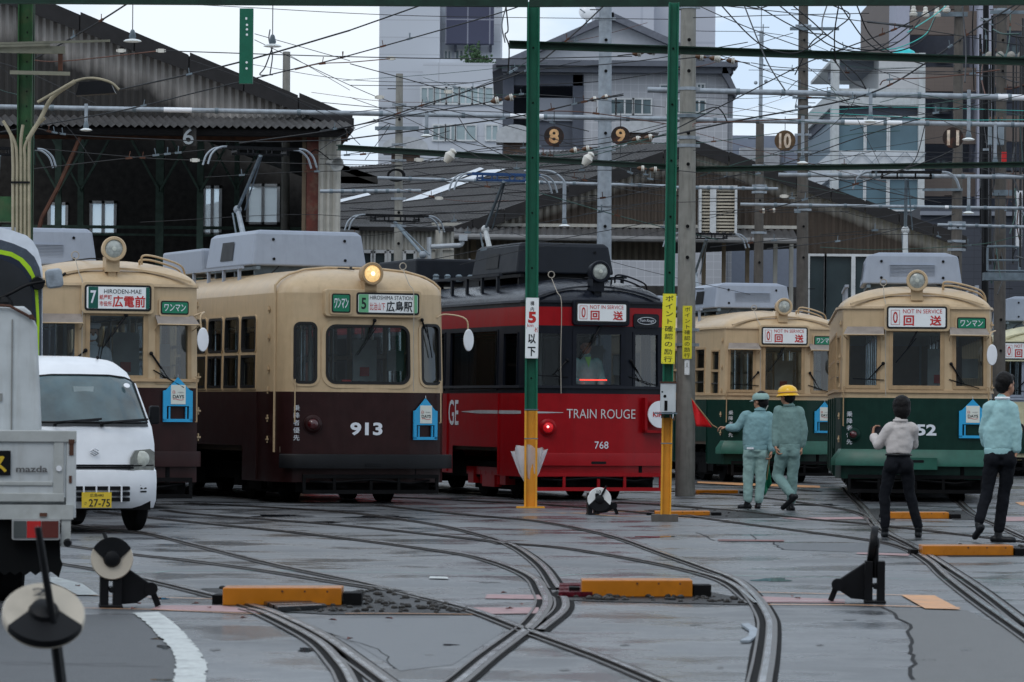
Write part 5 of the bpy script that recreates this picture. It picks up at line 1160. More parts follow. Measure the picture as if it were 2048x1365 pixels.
wins(tw, D, 2, [(884, 894, 103, 121), (906, 919, 102, 120)], WINB)
b = MB()
for x in (903, 933, 951, 974): b.box(X(x - 2, D), X(x + 3, D), D + 1.2, D + 2, Z(x, 98, D), Z(x, 84, D))
build_each(rel(b, Vector(tw.location)), 'vent_grille', GREYD, tw)
t = thing('roof_plant', 'green potted shrubs on the terrace of the grey tower', 'plant', P(958, 127, 197)); b = MB()
for _ in range(260):
    x, z = rnd.gauss(0, .33), abs(rnd.gauss(.3, .3)); w = 1 if x < .1 else .5; b.sphere((x - .1, rnd.gauss(0, .2), z * w), rnd.uniform(.03, .08), 4)
b.build('foliage', mat('shrub_leaf', (.045, .09, .04), .8, var=.5, nscale=8), t); b = MB(); b.tube([(0, 0, -.2), (-.05, 0, .3)], .03, 5); b.tube([(.3, 0, -.2), (.5, 0, .3)], .02, 5); b.build('stem', mat('stem', (.08, .05, .03), .8), t)
bld('office_tower', 'plain lilac grey tower rising behind the gabled building', 230, 20, [('wall', TOW2, 1190, 1301, -60, None, 0, 0), ('wall', TOW2, 1300, 1424, -60, None, 6, 0)])
# gabled building
D = 150.0; gb = thing('gabled_building', 'grey tiled building with a wide pitched roof and satellite dish', 'building', (X(1225, D), D, 0)); oo = Vector(gb.location)
b = MB(); hs = [(X(1000, D), X(1160, D), Z(1080, 300, D), Z(1080, 168, D))]
gridwall(b, X(1000, D), X(1450, D), 0, Z(1225, 140, D), D, hs, .4); rel(b, oo).build('wall', TILE, gb)
b = MB(); b.box(X(1000, D), X(1160, D), D + 3, D + 3.3, 0, Z(1080, 160, D)); b.box(X(1000, D), X(1002, D), D, D + 3, 0, Z(1080, 160, D)); rel(b, oo).build('recess_wall', GREYD, gb)
b = MB(); b.box(X(1000, D), X(1022, D), D - .2, D + .3, 0, Z(1010, 150, D)); b.box(X(1020, D), X(1160, D), D - .1, D + .2, Z(1090, 172, D), Z(1090, 150, D)); b.box(X(1070, D), X(1160, D), D + .2, D + 2, Z(1100, 300, D), Z(1100, 222, D)); b.box(X(1140, D), X(1162, D), D - .1, D + .4, 0, Z(1150, 150, D)); rel(b, oo).build('frame_wall', GREYD, gb)
b = MB(); pr = [(X(1020, D), Z(1020, 128, D)), (X(1225, D), Z(1225, 34, D)), (X(1440, D), Z(1440, 128, D))]; b.prism(pr, D + .5, D + 14); rel(b, oo).build('gable', mat('gable_render', (.46, .48, .52), .7, var=.04), gb)
b = MB()
for (xa, ya, xb, yb) in ((985, 130, 1228, 24), (1222, 24, 1467, 133)):
    p, q = P(xa, ya, D), P(xb, yb, D); b.add([p, q, q + Vector((0, 0, -.28)), p + Vector((0, 0, -.28)), p + Vector((0, 16, 0)), q + Vector((0, 16, 0)), q + Vector((0, 16, -.28)), p + Vector((0, 16, -.28))], [(0, 1, 2, 3), (0, 4, 5, 1), (3, 2, 6, 7), (0, 3, 7, 4), (1, 5, 6, 2)])
rel(b, oo).build('roof', mat('dark_roof', (.13, .14, .17), .6, var=.15), gb)
b = MB()
for (yt, yb, e, c) in ((125, 136, 12, 0), (136, 148, 0, 1)): b.box(X(998 - e, D), X(1455 + e, D), D - .9 + c * .3, D + 1, Z(1225, yb, D), Z(1225, yt, D))
p = P(1467, 133, D); b.add([(X(1440, D), D - .6, Z(1440, 128, D)), (X(1470, D), D - .6, Z(1466, 190, D)), (X(1464, D), D - .6, Z(1466, 196, D)), (X(1436, D), D - .6, Z(1440, 150, D)), (X(1440, D), D + 6, Z(1440, 128, D)), (X(1470, D), D + 6, Z(1466, 190, D)), (X(1464, D), D + 6, Z(1466, 196, D)), (X(1436, D), D + 6, Z(1440, 150, D))], [(0, 1, 2, 3), (0, 4, 5, 1), (3, 2, 6, 7)])
rel(b, oo).build('eaves', mat('eaves_grey', (.11, .12, .145), .6, var=.1), gb)
b = MB(); b.box(X(1425, D), X(1462, D), D + .5, D + 5, 0, Z(1450, 190, D)); rel(b, oo).build('side_wall', TILE, gb)
wins(gb, D, -.02, [(1192, 1225, 200, 228), (1228, 1260, 200, 228), (1262, 1296, 200, 228), (1330, 1352, 200, 226), (1382, 1404, 202, 224), (1316, 1345, 172, 182), (1390, 1402, 170, 178)], WINB)
b = MB(); b.box(X(1065, D), X(1162, D), D + .1, D + .25, Z(1110, 242, D), Z(1110, 196, D)); rel(b, oo).build('balcony_screen', GREYF, gb)
dd = thing('satellite_dish', 'white satellite dish on the ridge beside the steel pole', 'dish', P(1173, 38, D - 1)); b = MB(T(.05, 0, .3) @ RY(25) @ RX(75)); b.lathe([(0, .05), (.2, .02), (.34, -.06), (.35, -.07), (.2, 0), (0, .03)], n=20); b.build('reflector', WHITE, dd, 50)
b = MB(); b.tube([(0, 0, -.3), (0, 0, .3)], .03, 6); b.tube([(0, 0, .2), (-.25, -.2, .35)], .02, 5); b.build('arm', GALVD, dd)
# low grey-blue block and white glass building
wb = bld('low_building', 'low blue grey building between the gabled roof and the disc numbered 10', 170, 15, [('wall', mat('bluegrey_facade', (.26, .30, .38), .7, var=.05), 1455, 1662, 272, None, 0, 0), ('parapet', mat('pale_parapet', (.46, .49, .53), .7), 1475, 1555, 296, 340, -1, .5), ('annex', mat('pale_annex', (.42, .44, .46), .7), 1620, 1660, 300, None, -2, 0)])
wins(wb, 170, -.1, [(1480, 1500, 301, 322), (1545, 1555, 300, 328)], WINB, GREYF, 1)
D = 135.0; gl = bld('glass_building', 'narrow white building with large blue windows and an open rooftop frame', D, 12, [('floor_slab', WHITED, 1660, 1843, 178, 212, 0, 0), ('wall', mat('white_wall', (.58, .61, .64), .6, var=.04), 1660, 1843, 304, 355, 0, 0),
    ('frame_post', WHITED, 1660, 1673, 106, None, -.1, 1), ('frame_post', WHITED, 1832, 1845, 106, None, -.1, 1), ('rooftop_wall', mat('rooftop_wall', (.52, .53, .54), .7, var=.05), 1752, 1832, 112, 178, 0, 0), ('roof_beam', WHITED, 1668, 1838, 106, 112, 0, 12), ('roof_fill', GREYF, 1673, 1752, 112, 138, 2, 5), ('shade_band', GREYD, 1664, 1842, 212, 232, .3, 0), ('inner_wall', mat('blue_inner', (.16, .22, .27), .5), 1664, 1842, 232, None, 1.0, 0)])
wins(gl, D, .2, [(1673, 1722, 236, 302), (1728, 1768, 236, 302), (1775, 1832, 236, 302), (1673, 1722, 360, 420), (1728, 1768, 360, 420), (1775, 1832, 360, 420)], mat('blue_glass', (.10, .17, .21), .12, var=.35, nscale=.4), WFRAME, 1)
b = MB(); 
for k in range(4): x = 1680 + k * 44; b.bar(P(x, 305, D - .1), P(x + 40, 345, D - .1), .04, .03); b.bar(P(x + 40, 305, D - .1), P(x, 345, D - .1), .04, .03)
rel(b, Vector(gl.location)).build('brace', GALV, gl)
dm = MB(T(*P(1808, 112, D + 1))); dm.lathe([(.48, -.1), (.46, .02), (.36, .16), (.2, .24), (0, .27)], n=24); tag(dm.build('dome', mat('turquoise_dome', (.02, .48, .50), .4), None, 50), 'small turquoise dome on the roof of the glass building', 'dome')
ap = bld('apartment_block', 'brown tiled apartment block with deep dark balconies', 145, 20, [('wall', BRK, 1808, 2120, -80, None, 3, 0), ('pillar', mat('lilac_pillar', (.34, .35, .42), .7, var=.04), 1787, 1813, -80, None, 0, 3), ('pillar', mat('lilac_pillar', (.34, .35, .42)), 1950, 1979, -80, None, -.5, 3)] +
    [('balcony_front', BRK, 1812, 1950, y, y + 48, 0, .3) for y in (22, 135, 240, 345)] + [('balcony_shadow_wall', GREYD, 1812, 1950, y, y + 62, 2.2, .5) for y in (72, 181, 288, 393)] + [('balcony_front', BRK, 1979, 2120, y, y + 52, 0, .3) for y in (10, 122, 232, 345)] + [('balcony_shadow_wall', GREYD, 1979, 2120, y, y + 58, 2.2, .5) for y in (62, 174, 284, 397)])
wins(ap, 147, 0, [(1868, 1888, 106, 122), (1862, 1890, 206, 225), (1868, 1886, 320, 340), (2000, 2030, 90, 118)], WINB, GREYD, 2)
sb = bld('slate_building', 'dark slate clad building low behind tram 652', 118, 8, [('wall', SLATE, 1838, 2200, 415, None, 0, 0), ('string_course', GREYF, 1838, 2200, 424, 432, -.2, .2)])
# antenna mast
am = thing('antenna_mast', 'slender grey antenna mast standing beside the disc numbered 10', 'mast', (X(1516, 120), 120, 0)); b = MB(); b.tube([(0, 0, 0), (0, 0, Z(1516, 62, 120))], .06, 6); b.tube([(0, 0, Z(1516, 62, 120)), (0, 0, Z(1516, 10, 120))], .015, 5); b.build('shaft', GALV, am)
b = MB(); z = Z(1516, 55, 120)
for dz, w in ((0, .25), (-.25, .12), (-.5, .08)): b.bar((-w, 0, z + dz), (w, 0, z + dz), .03, .03)
b.tube([(.06, 0, z - .9), (.06, 0, z + .1)], .02, 5); b.sphere((.16, 0, Z(1516, 163, 120)), .06, 6); b.sphere((-.16, 0, Z(1516, 166, 120)), .06, 6); b.build('antenna', GALV, am)

# more of the town beyond the frame
for lab, x0_, x1_, D_, h_, m in (('long grey workshop beyond the slate building', 17.5, 42, 112, 9, GREYF), ('pale housing block far past the workshop', 46, 80, 190, 24, TOW2), ('low brown block beyond the tram shed', -60, -20, 130, 12, BRK)):
    t = thing('town_block', lab, 'building', ((x0_ + x1_) / 2, D_, 0)); b = MB(); w = (x1_ - x0_) / 2; b.box(-w, w, 0, 12, 0, h_); b.build('wall', m, t); b = MB(); b.box(-w - .3, w + .3, -.3, 12.3, h_, h_ + .3); b.build('roof', FASC, t)
    for k in range(int(h_ // 3)):
        for j_ in range(int(2 * w // 4)): b = MB(); b.box(-w + 1 + j_ * 4, -w + 3.2 + j_ * 4, -.05, .02, k * 3 + 1, k * 3 + 2.4); b.build('window', DGL, t)
# ================================================================== posts, poles, beams
def hpost(name, label, xt, yt, xb, yb, wpx, ysplit, cat='post', plinth=None):
    D = G(xb, yb).y; base = G(xb, yb); top = P(xt, yt, D); w = wpx * D / F
    t = thing(name, label, cat, base); o = Vector(base)
    mid = P(xb + (xt - xb) * (yb - ysplit) / (yb - yt), ysplit, D)
    for nm, a, c, m in (('lower_shaft', base, mid, POSTY), ('upper_shaft', mid, top, POSTG)):
        b = MB(); d = Vector((0, 1, 0)); a = a - o; c = c - o; s = .16 * w
        b.bar(a + Vector((-w / 2 + s / 2, 0, 0)), c + Vector((-w / 2 + s / 2, 0, 0)), s, w, up=(0, 1, 0)); b.bar(a + Vector((w / 2 - s / 2, 0, 0)), c + Vector((w / 2 - s / 2, 0, 0)), s, w, up=(0, 1, 0))
        b.bar(a + Vector((0, .01, 0)), c + Vector((0, .01, 0)), w - 2 * s + .001, s, up=(0, 1, 0)); bev(b.build(nm, m, t), .004)
    b = MB(); 
    if plinth: b.box(-.17, .15, -.15, .15, -.0, .085); b.build('plinth', CONCD, t)
    else: b.prism([(-.20, 0), (.20, 0), (.19, .018), (-.19, .018)], -.16, .16); b.build('base_plate', POSTY, t)
    b = MB()
    for k in range(7):
        p = (mid - o).lerp(top - o, .08 + k * .135); b.lathe([(.014, 0), (.012, .012)], T(p.x, p.y - .0, p.z) @ T(0, -.004, 0) @ RX(90), 6)
    build_each(b, 'bolt', UNDER, t)
    b = MB()
    for z in ((1.35 if not plinth else 1.6), .95): b.box(-w / 2 - .006, w / 2 + .006, -w / 2 - .008, -w / 2 - .004, z, z + .012)
    build_each(b, 'band', GALVD, t)
    return t, D
post1, Dp1 = hpost('steel_post', 'green and yellow H-section steel post carrying the white speed sign', 1067, 6, 1061, 1016, 26, 822)
post2, Dp2 = hpost('steel_post', 'green and yellow H-section steel post standing on a concrete plinth', 1348, 6, 1331, 1043, 21, 836, plinth=True)
def sign(name, label, x0, x1, y0, y1, D, m, lines, off=.12, lean=0.0):
    c = P((x0 + x1) / 2, (y0 + y1) / 2, D - off); s = F / (D - off); w = (x1 - x0) / s; h = (y1 - y0) / s
    t = thing(name, label, 'sign', c, 0); t.rotation_euler = (0, R(lean), 0)
    b = MB(); b.prism(rrect(-w / 2, w / 2, -h / 2, h / 2, .006, 2), 0, .006); b.build('plate', m, t)
    b = MB()
    for x in (-w / 2 + .012, w / 2 - .012):
        for z in (-h / 2 + .015, 0, h / 2 - .015): b.lathe([(.005, 0), (.005, .003)], T(x, 0, z) @ RX(90), 6)
    build_each(b, 'bolt', GALVD, t)
    for (s_, fx, fz, fw, fh, mm, bold, vert) in lines: text_part('lettering', s_, fw * w if fw else None, fh * h, mm, t, T(fx * w, -.002, fz * h), bold, vertical=vert)
    return t
t = sign('speed_limit_sign', 'tall white sign with a red 5 km/h limit on the green post', 1051, 1077, 596, 717, Dp1, SIGNW,
     [('構内', 0, .36, .30, .17, LETK, .01, True), ('5', 0, .175, .62, .19, LETR, .05, False), ('km', -.13, .045, .46, .055, LETR, .0, False), ('h', .33, -.03, .18, .08, LETR, .0, False), ('以下', 0, -.28, .62, .37, LETK, .03, True)], lean=.3)
b = MB(); b.bar((.03, -.004, -.04), (.075, -.004, .01), .003, .003); b.build('slash', LETR, t)
sign('point_check_sign', 'tall yellow sign with black vertical writing on the post with the plinth', 1324, 1351, 588, 728, Dp2, YELLOW, [('ポイント確認の励行', 0, 0, .62, .95, LETK, .0, True)], lean=.9)
# concrete poles
poles = []
def pole(label, xt, yt, xb, D, wt, wb, m, rings=(), ybase=None, band=GALV):
    base = G(xb, ybase) if ybase else Vector((X(xb, D), D, 0))
    D = base.y; top = P(xt, yt, D); t = thing('utility_pole', label, 'pole', base); o = Vector(base)
    b = MB(); rb, rt = wb * D / F / 2, wt * D / F / 2; b.tube([Vector((0, 0, -.0)), (top - o) * .5, top - o], [rb, (rb + rt) / 2, rt], 20); b.build('shaft', m, t, 60)
    for y in rings:
        p = P(xb + (xt - xb) * (HY - y) / (HY - yt + 1e-6), y, D) - o; r = rb + (rt - rb) * p.z / (top - o).z
        b = MB(T(*p)); b.lathe([(r + .012, -.025), (r + .012, .025)], n=18); b.box(-r - .07, -r + .0, -.03, .03, -.025, .025); b.box(r, r + .07, -.03, .03, -.025, .025); b.build('clamp_band', band, t, 60)
    b = MB()
    for k, y in enumerate(range(int(yt) + 30, 780, 62)):
        p = P(xb + (xt - xb) * (HY - y) / (HY - yt + 1e-6), y, D) - o; r = rb; sg = 1 if k % 2 else -1
        if k % 3 == 0: b.tube([p, p + Vector((sg * (r + .13), 0, 0))], .009, 5)
        else: b.lathe([(.03, 0), (.03, .01)], T(p.x + .01, p.y - r, p.z) @ RX(90), 8)
    build_each(b, 'step_bolt', UNDER, t)
    poles.append((t, D)); return t, D
pA, DA = pole('thick stained concrete pole beside the red flag with a narrow yellow sign', 1377, -10, 1370, 61, 30, 40, CONC, (15, 178, 232, 276, 292, 660, 690), ybase=992)
pB, DB = pole('pale galvanised pole rising behind the red tram headlamp', 1211, -10, 1207, 68, 25, 33, GALV, (38, 240, 300, 324))
pC, DC = pole('short weathered concrete pole behind the roof of tram 913', 799, 148, 794, 76, 14, 21, CONC, (210, 290, 322, 398, 452))
pD_, DD_ = pole('dark concrete pole beside the disc numbered 10', 1607, -10, 1604, 88, 19, 27, CONCD, (52, 214, 270, 305, 420))
pE, DE = pole('blackened thin pole before the brown gable ending at pipe level', 1520, 248, 1514, 87, 16, 24, CONCD, (332, 372, 385, 466))
pF, DF = pole('dark pole with crossarm beside the disc numbered 11', 1918, -10, 1910, 77, 18, 25, CONCD, (446, 457, 483, 500))
pG, DG = pole('dark pole with transformers in front of the pale building pillar', 2004, -10, 1998, 82, 20, 26, CONCD, (20, 190, 350))
pH, DH = pole('thin dark pole at the far street side edge', 1972, -10, 1970, 84, 12, 16, BLACK, (40, 300))
b = MB()
for (a, c, y, D, m) in (): pass
def arm(pole_t, x0, x1, y, D, w=.07, m=GALVD, dy=-.12):
    b = MB(); b.bar(P(x0, y, D + dy) - pole_t.location, P(x1, y, D + dy) - pole_t.location, .06, w); b.build('crossarm', m, pole_t)
arm(pD_, 1580, 1678, 58, DD_); arm(pD_, 1585, 1672, 196, DD_, .04); arm(pF, 1820, 1935, 29, DF, .09); arm(pG, 1980, 2060, 25, DG); arm(pG, 1965, 2060, 113, DG, .1); arm(pG, 1985, 2060, 386, DG, .12); arm(pF, 1845, 1925, 380, DF, .05)
arm(pC, 750, 838, 257, DC, .07); arm(pA, 1350, 1400, 232, DA, .05)
sign('point_check_sign', 'narrow yellow sign with black vertical writing on the concrete pole', 1365, 1384, 612, 718, DA, YELLOW, [('ポイント確認の励行', 0, 0, .62, .95, LETK, .0, True)], off=.24)
sign('small_notice_plate', 'tiny white notice plate below the narrow yellow sign', 1369, 1379, 720, 750, DA, SIGNW, [('注\n意', 0, .15, .3, .3, LETK, 0, False)], off=.22)
# white control box on the post with the plinth
D = Dp2 - .13; t = thing('control_box', 'rusty topped white control box on the yellow post beside the round advert', 'box', P(1336, 796, D)); w = 30 * D / F / 2; h = 29 * D / F
b = MB(); b.box(-w, w, -.08, .08, -h, h); bev(b.build('housing', WHITED, t), .006); b = MB(); b.box(-w - .008, w + .008, -.09, .09, h, h + .02); b.build('lid', RUST, t)
b = MB(); b.box(-w - .08, w + .02, -.1, .08, -h - .022, -h - .004); b.build('shelf', GALVD, t); b = MB(); b.tube([(w * .2, -.05, -h), (w * .3, -.1, -h - .06), (w * .8, -.1, -h - .10), (w * .9, -.08, -h - .05)], .008, 5)
b.tube([(-w * .8, -.05, -h), (-w * .9, -.1, -h - .07), (-w * .5, -.1, -h - .04)], .006, 5); b.build('hook', RUST, t)
b = MB(); b.lathe([(.009, 0), (.02, .001)], T(-w * .45, -.082, h * .1) @ RX(90), 8); b.box(-w * .4 - .01, -w * .1, -.083, -.08, -h * .9, -h * .2); b.box(-w * .9, -w * .7, -.083, -.08, h * .35, h * .45); b.build('keyhole', UNDER, t)
# umbrella hung on the first post
D = Dp1 - .02; ap_ = P(1058, 968, D); t = thing('umbrella', 'clear vinyl umbrella hanging half folded against the yellow post', 'umbrella', ap_); b = MB(); n = 32; vs = []
rim = [(-.235, .46), (-.13, .55), (-.10, .50), (-.02, .47), (.06, .52), (.13, .53), (.24, .46), (.16, .36), (-.17, .33)]
for k in range(n):
    a = 2 * math.pi * k / n; q = 1 + .10 * math.cos(8 * a); vs.append((.235 * q * math.cos(a), .10 * q * math.sin(a) + .08, .49 + .014 * math.cos(8 * a) + .02 * math.sin(3 * a + 1) - .07 * abs(math.cos(a)) ** 3 + .03))
for k in range(n): a = 2 * math.pi * k / n; q = 1 + .25 * math.cos(8 * a + .5); vs.append((.115 * q * math.cos(a), .06 * q * math.sin(a) + .07, .15 + .02 * math.sin(3 * a)))
for k in range(n): a = 2 * math.pi * k / n; vs.append((.07 * math.cos(a), .04 * math.sin(a) + .06, .03))
vs.append((.0, .06, .0))
b.add(vs, [(r * n + k, r * n + (k + 1) % n, r * n + n + (k + 1) % n, r * n + n + k) for r in (0, 1) for k in range(n)] + [(2 * n + k, 2 * n + (k + 1) % n, 3 * n) for k in range(n)]); b.build('canopy', VINYL, t, 60)
b = MB()
for k in range(8): v = vs[k * 4]; b.tube([vs[3 * n], v], .0035, 4)
b.build('rib', GALV, t); b = MB(); b.tube([(0, .04, .0), (.02, .05, .58)], .006, 6); b.tube([(.02, .05, .58), (-.03, .05, .64), (-.05, .04, .60)], .009, 6); b.build('handle', WHITE, t)
# green beams
def beam(label, pts, h, name='overhead_beam', m=BEAMG, wet=True):
    a, c = pts; t = thing(name, label, 'beam', a); o = Vector(a)
    b = MB(); b.bar(a - o, c - o, .10, .018); b.build('bottom_flange', m, t); b = MB(); b.bar(a - o + Vector((0, 0, h)), c - o + Vector((0, 0, h)), .12, .016); b.build('top_flange', m, t)
    b = MB(); b.bar(a - o + Vector((0, 0.0, h / 2)), c - o + Vector((0, .0, h / 2)), .012, h - .02); b.build('web', m, t); return t
beam('dark green steel beam running along the very top above both posts', (P(-60, 6, 51.0), P(1056, 13, 51.4)), .40); beam('dark green steel beam along the top above the concrete poles', (P(1058, 13, 51.4), P(2110, 9, 51.4)), .40)
bA = beam('green beam at insulator height from the first post past the concrete pole', (P(1018, 96, 53.2), P(2110, 132, 53.6)), .09)
beam('lower green beam crossing above the red tram pantograph', (P(676, 300, 58), P(1352, 340, 61.6)), .07); beam('lower green beam crossing behind the concrete pole to tram 652', (P(1352, 344, 61.7), P(2110, 333, 60.6)), .07)
# galvanised pipes
def pipe(label, a, c, r, bands=()):
    t = thing('overhead_pipe', label, 'pipe', a); o = Vector(a); b = MB(); b.tube([Vector((0, 0, 0)), (c - o) * .5, c - o], r, 12); b.build('tube', GALV, t, 60)
    for (f0, f1) in bands: b = MB(); b.tube([(c - o) * f0, (c - o) * f1], r + .003, 12); b.build('reflective_band', WHITE, t, 60)
    b = MB()
    for k in range(1, 9): p = (c - o) * (k / 9); d = (c - o).normalized(); b.tube([p - d * .03, p + d * .03], r + .01, 10)
    build_each(b, 'clamp', GALVD, t, 60)
pipe('long galvanised pipe crossing before the shed numbered 6', P(-60, 213, 66), P(1420, 240, 66), .042, ((.262, .30), (.73, .777)))
pipe('galvanised pipe at the discs numbered 10 and 11', P(1345, 240, 69), P(2110, 251, 69), .042, ((.45, .6),))
pipe('upper galvanised pipe starting before the gabled building', P(1295, 180, 63), P(2110, 197, 63), .046, ((.86, 1),))
pipe('thin galvanised pipe above the red tram pantograph', P(755, 356, 72), P(1345, 373, 72), .03, ((.50, .55),)); pipe('short galvanised pipe ending at the short concrete pole', P(640, 383, 74), P(842, 382, 74), .035)
pipe('galvanised pipe just below the lower green beam', P(1557, 350, 71), P(2110, 355, 71), .038); pipe('short pipe across the blackened thin pole', P(1348, 375, 78), P(1556, 378, 78), .03)
pipe('thin lower pipe from the blackened pole past tram 652', P(1481, 409, 74), P(2110, 418, 74), .03, ((.65, .67),)); pipe('short low pipe at the pole beside the slate wall', P(1875, 450, 75), P(2110, 456, 75), .03)
tb = thing('bent_pipe', 'galvanised pipe arm bending down before the brown gable', 'pipe', P(1129, 365, 71)); b = MB(); b.tube([(0, 0, 0), (0, 0, -.75)], .035, 8); b.tube(spline([(-.75, 0, .20), (-.5, 0, .22), (-.2, 0, .18), (0, 0, 0), (0, 0, -.2)], 4), .022, 8); b.build('tube', GALV, tb, 50)
# green lattice column and cables at the street side
D = 52.0; t = thing('green_column', 'old green steel column with cable pipes beside the shed gable', 'column', (X(46, D), D, 0)); o = Vector(t.location); w = 15 * D / F
b = MB(); b.box(-w, w, -.05, .05, 0, Z(46, -30, D)); b.box(-w, -w + .02, -.12, .12, 0, Z(46, -30, D)); b.box(w - .02, w, -.12, .12, 0, Z(46, -30, D)); b.build('shaft', OLDG, t)
b = MB()
for k in range(24): b.lathe([(.012, 0), (.012, .006)], T(.02, -.051, 2.0 + k * .2) @ RX(90), 6)
b.build('rivet', BLACK, t)
b = MB(); b.box(-w - .25, -w - .0, -.2, .05, Z(8, 445, D), Z(8, 395, D)); b.build('junction_box', OLDG, t)
for k, (xt, yt) in enumerate(((22, 242), (30, 256), (42, 250), (50, 262), (62, 236))):
    b = MB(); xx = 26 + k * 8; b.tube(spline([P(xt + (-16 if k < 2 else 12 * k - 20), yt, D - .3) - o, P(xt, yt + 30, D - .3) - o, P(xx, 320, D - .3) - o, P(xx, 380, D - .3) - o, P(xx, 500, D - .3) - o], 4), .022, 8); b.build('cable_pipe', mat('cable_pipe', (.33, .29, .20), .6, var=.15, dirtamt=.3), t, 60)
b = MB(); b.box(X(24, D) - o.x, X(62, D) - o.x, -.34, -.32, Z(40, 370, D), Z(40, 366, D)); b.build('strap', BLACK, t)
b = MB()
for (x0_, y0_, x1_, y1_) in ((-20, 88, 220, 82), (-20, 93, 100, 90)): b.bar(P(x0_, y0_, D - .4) - o, P(x1_, y1_, D - .4) - o, .05, .03)
b.bar(P(-20, 98, D - .3) - o, P(130, 101, D - .3) - o, .08, .10); b.bar(P(20, 145, D - .3) - o, P(140, 148, D - .3) - o, .04, .05); b.build('bracket', mat('pale_bracket', (.24, .23, .17), .7, dirtamt=.6), t)
b = MB(); b.bar(P(121, 102, D - .3) - o, P(121, 142, D - .3) - o, .06, .05); b.build('rusty_stub', RUST, t)
b = MB(); b.tube(spline([P(75, 205, D - .5) - o, P(110, 185, D - .5) - o, P(150, 163, D - .5) - o, P(185, 157, D - .5) - o, P(220, 165, D - .5) - o, P(238, 180, D - .5) - o], 5), .02, 8); b.tube(spline([P(55, 280, D - .4) - o, P(80, 240, D - .4) - o, P(105, 195, D - .4) - o, P(150, 163, D - .5) - o], 4), .03, 8); b.build('curved_cable', mat('cable_pipe', (.33, .29, .20)), t, 60)
b = MB(); b.prism([(-.25, -.10), (.28, -.06), (.22, .06), (.1, .1), (-.2, .08)], -.1, .1); tag(b.build('switch_gear', BLACK), 'black angular overhead switch box hung before the sooty gable', 'switch box').location = P(190, 178, D - .5)
b = MB(); b.box(-.09, .09, -.05, .05, 0, 1.0); t = thing('green_stub_post', 'perforated bright green steel stub hanging from the top beam', 'post', P(492, 168, 51.2)); b.build('shaft', POSTG, t)
b = MB(); b.box(-.012, .012, -.054, -.05, .85, .88)
for z in (.20, .28, .65, .72, .78): b.lathe([(.016, 0), (.016, .004)], T(.01, -.051, z) @ RX(90), 8)
build_each(b, 'bolt_hole', SIGNW, t)
tag(MB(T(X(567, 90), 90, 0)).build('x', BLACK), 'x') if False else None
b = MB(); b.lathe([(.1, 5.0), (.085, Z(567, 104, 88))], n=14); pp_ = thing('utility_pole', 'pale pole top showing above the shed roof', 'pole', (X(567, 88), 88, 0)); b.build('shaft', CONC, pp_, 60)
# lamps
def lamp(label, x, y0, y1, D, kind):
    p = P(x, y1, D); t = thing('hanging_lamp', label, 'lamp', p, 0, 'white dish lamps hung over the tracks'); h = (y1 - y0) * D / F
    b = MB(); b.lathe([(.02, .03), (.10, .012), (.125, -.008), (.10, -.016), (.02, -.02)] if kind else [(.02, .035), (.08, .01), (.11, -.005), (.08, -.02), (.0, -.03)], n=20); b.build('shade', mat('enamel', (.72, .76, .76), .3, emit=(.8, .85, .85), es=.05), t, 40)
    b = MB(); b.lathe([(.035, .02), (.05, .05), (.03, .13), (.02, .15)], n=12); b.build('socket', GALVD, t, 40)
    b = MB(); b.tube([(0, 0, .14), (0, 0, h)], .006 if kind else .03, 6); b.build('cord' if kind else 'bracket', BLACK if kind else GALV, t)
for a in (('white dish lamp on a cord above the shed roof edge', 265, 5, 82, 52, 1), ('white dish lamp with coiled wires beside the green stub', 545, 5, 92, 52, 1), ('bracket lamp under the long pipe at the sooty gable', 172, 208, 260, 65.8, 0), ('bracket lamp under the long pipe at the short concrete pole', 853, 224, 272, 65.8, 0),
          ('bracket lamp beside the disc numbered 10', 1605, 232, 326, 68.8, 0), ('lamp below the thin pipe over the red tram', 1129, 400, 452, 71, 0), ('bracket lamp just above the disc numbered 11', 1937, 180, 279, 62.8, 0), ('bracket lamp under the far pipe by the slate wall', 1990, 248, 329, 68.8, 0), ('bracket lamp over the roof of tram 652', 1937, 352, 426, 70.8, 0),
          ('bracket stub lamp over the blue glass windows', 1741, 190, 243, 62.8, 0)): lamp(*a)
# numbered discs
DISC = mat('rusty_disc', (.022, .014, .012), .7, var=.5, nscale=14, dirtamt=.6, dirt=(.18, .06, .03)); NUMP = mat('rusty_number', (.70, .42, .20), .7, var=.3, nscale=20, dirtamt=.8, dirt=(.28, .08, .03))
for n_, x, y, r, D, m, mm in (('8', 1108, 273, 20, 64, DISC, NUMP), ('9', 1241, 272, 19, 64, DISC, NUMP), ('10', 1570, 282, 21, 70, mat('brown_disc', (.10, .06, .03), .7, var=.4, nscale=12), mat('number_mix', (.66, .55, .44), .6, var=.4, nscale=12, dirtamt=.8, dirt=(.28, .08, .03))), ('11', 1906, 276, 21, 70, DISC, mat('number_mix', (.5, .4, .3)))):
    p = P(x, y, D); t = thing('number_disc', {'8': 'rusty dark disc with number eight hanging at the gabled building recess', '9': 'rusty disc with number nine between the pale pole and the green post', '10': 'brown disc with number ten hanging beside a dark concrete pole', '11': 'dark disc with two rusty strokes reading eleven over the glass building side'}[n_], 'number sign', p, 0, 'numbered discs marking the tracks'); rr = r * D / F
    b = MB(RX(90)); b.lathe([(0, -.01), (rr, -.01), (rr, .01), (0, .01)], n=28); b.build('disc', m, t, 40)
    text_part('number', n_, rr * (1.0 if len(n_) == 1 else 1.15), rr * 1.45, mm, t, T(0, -.012, 0), .03)
    b = MB(); b.tube([(0, 0, rr), (0, 0, rr + .25)], .006, 4); b.tube([(0, 0, -rr), (0, 0, -rr - .2)], .006, 4); build_each(b, 'hanger', WIRE, t)
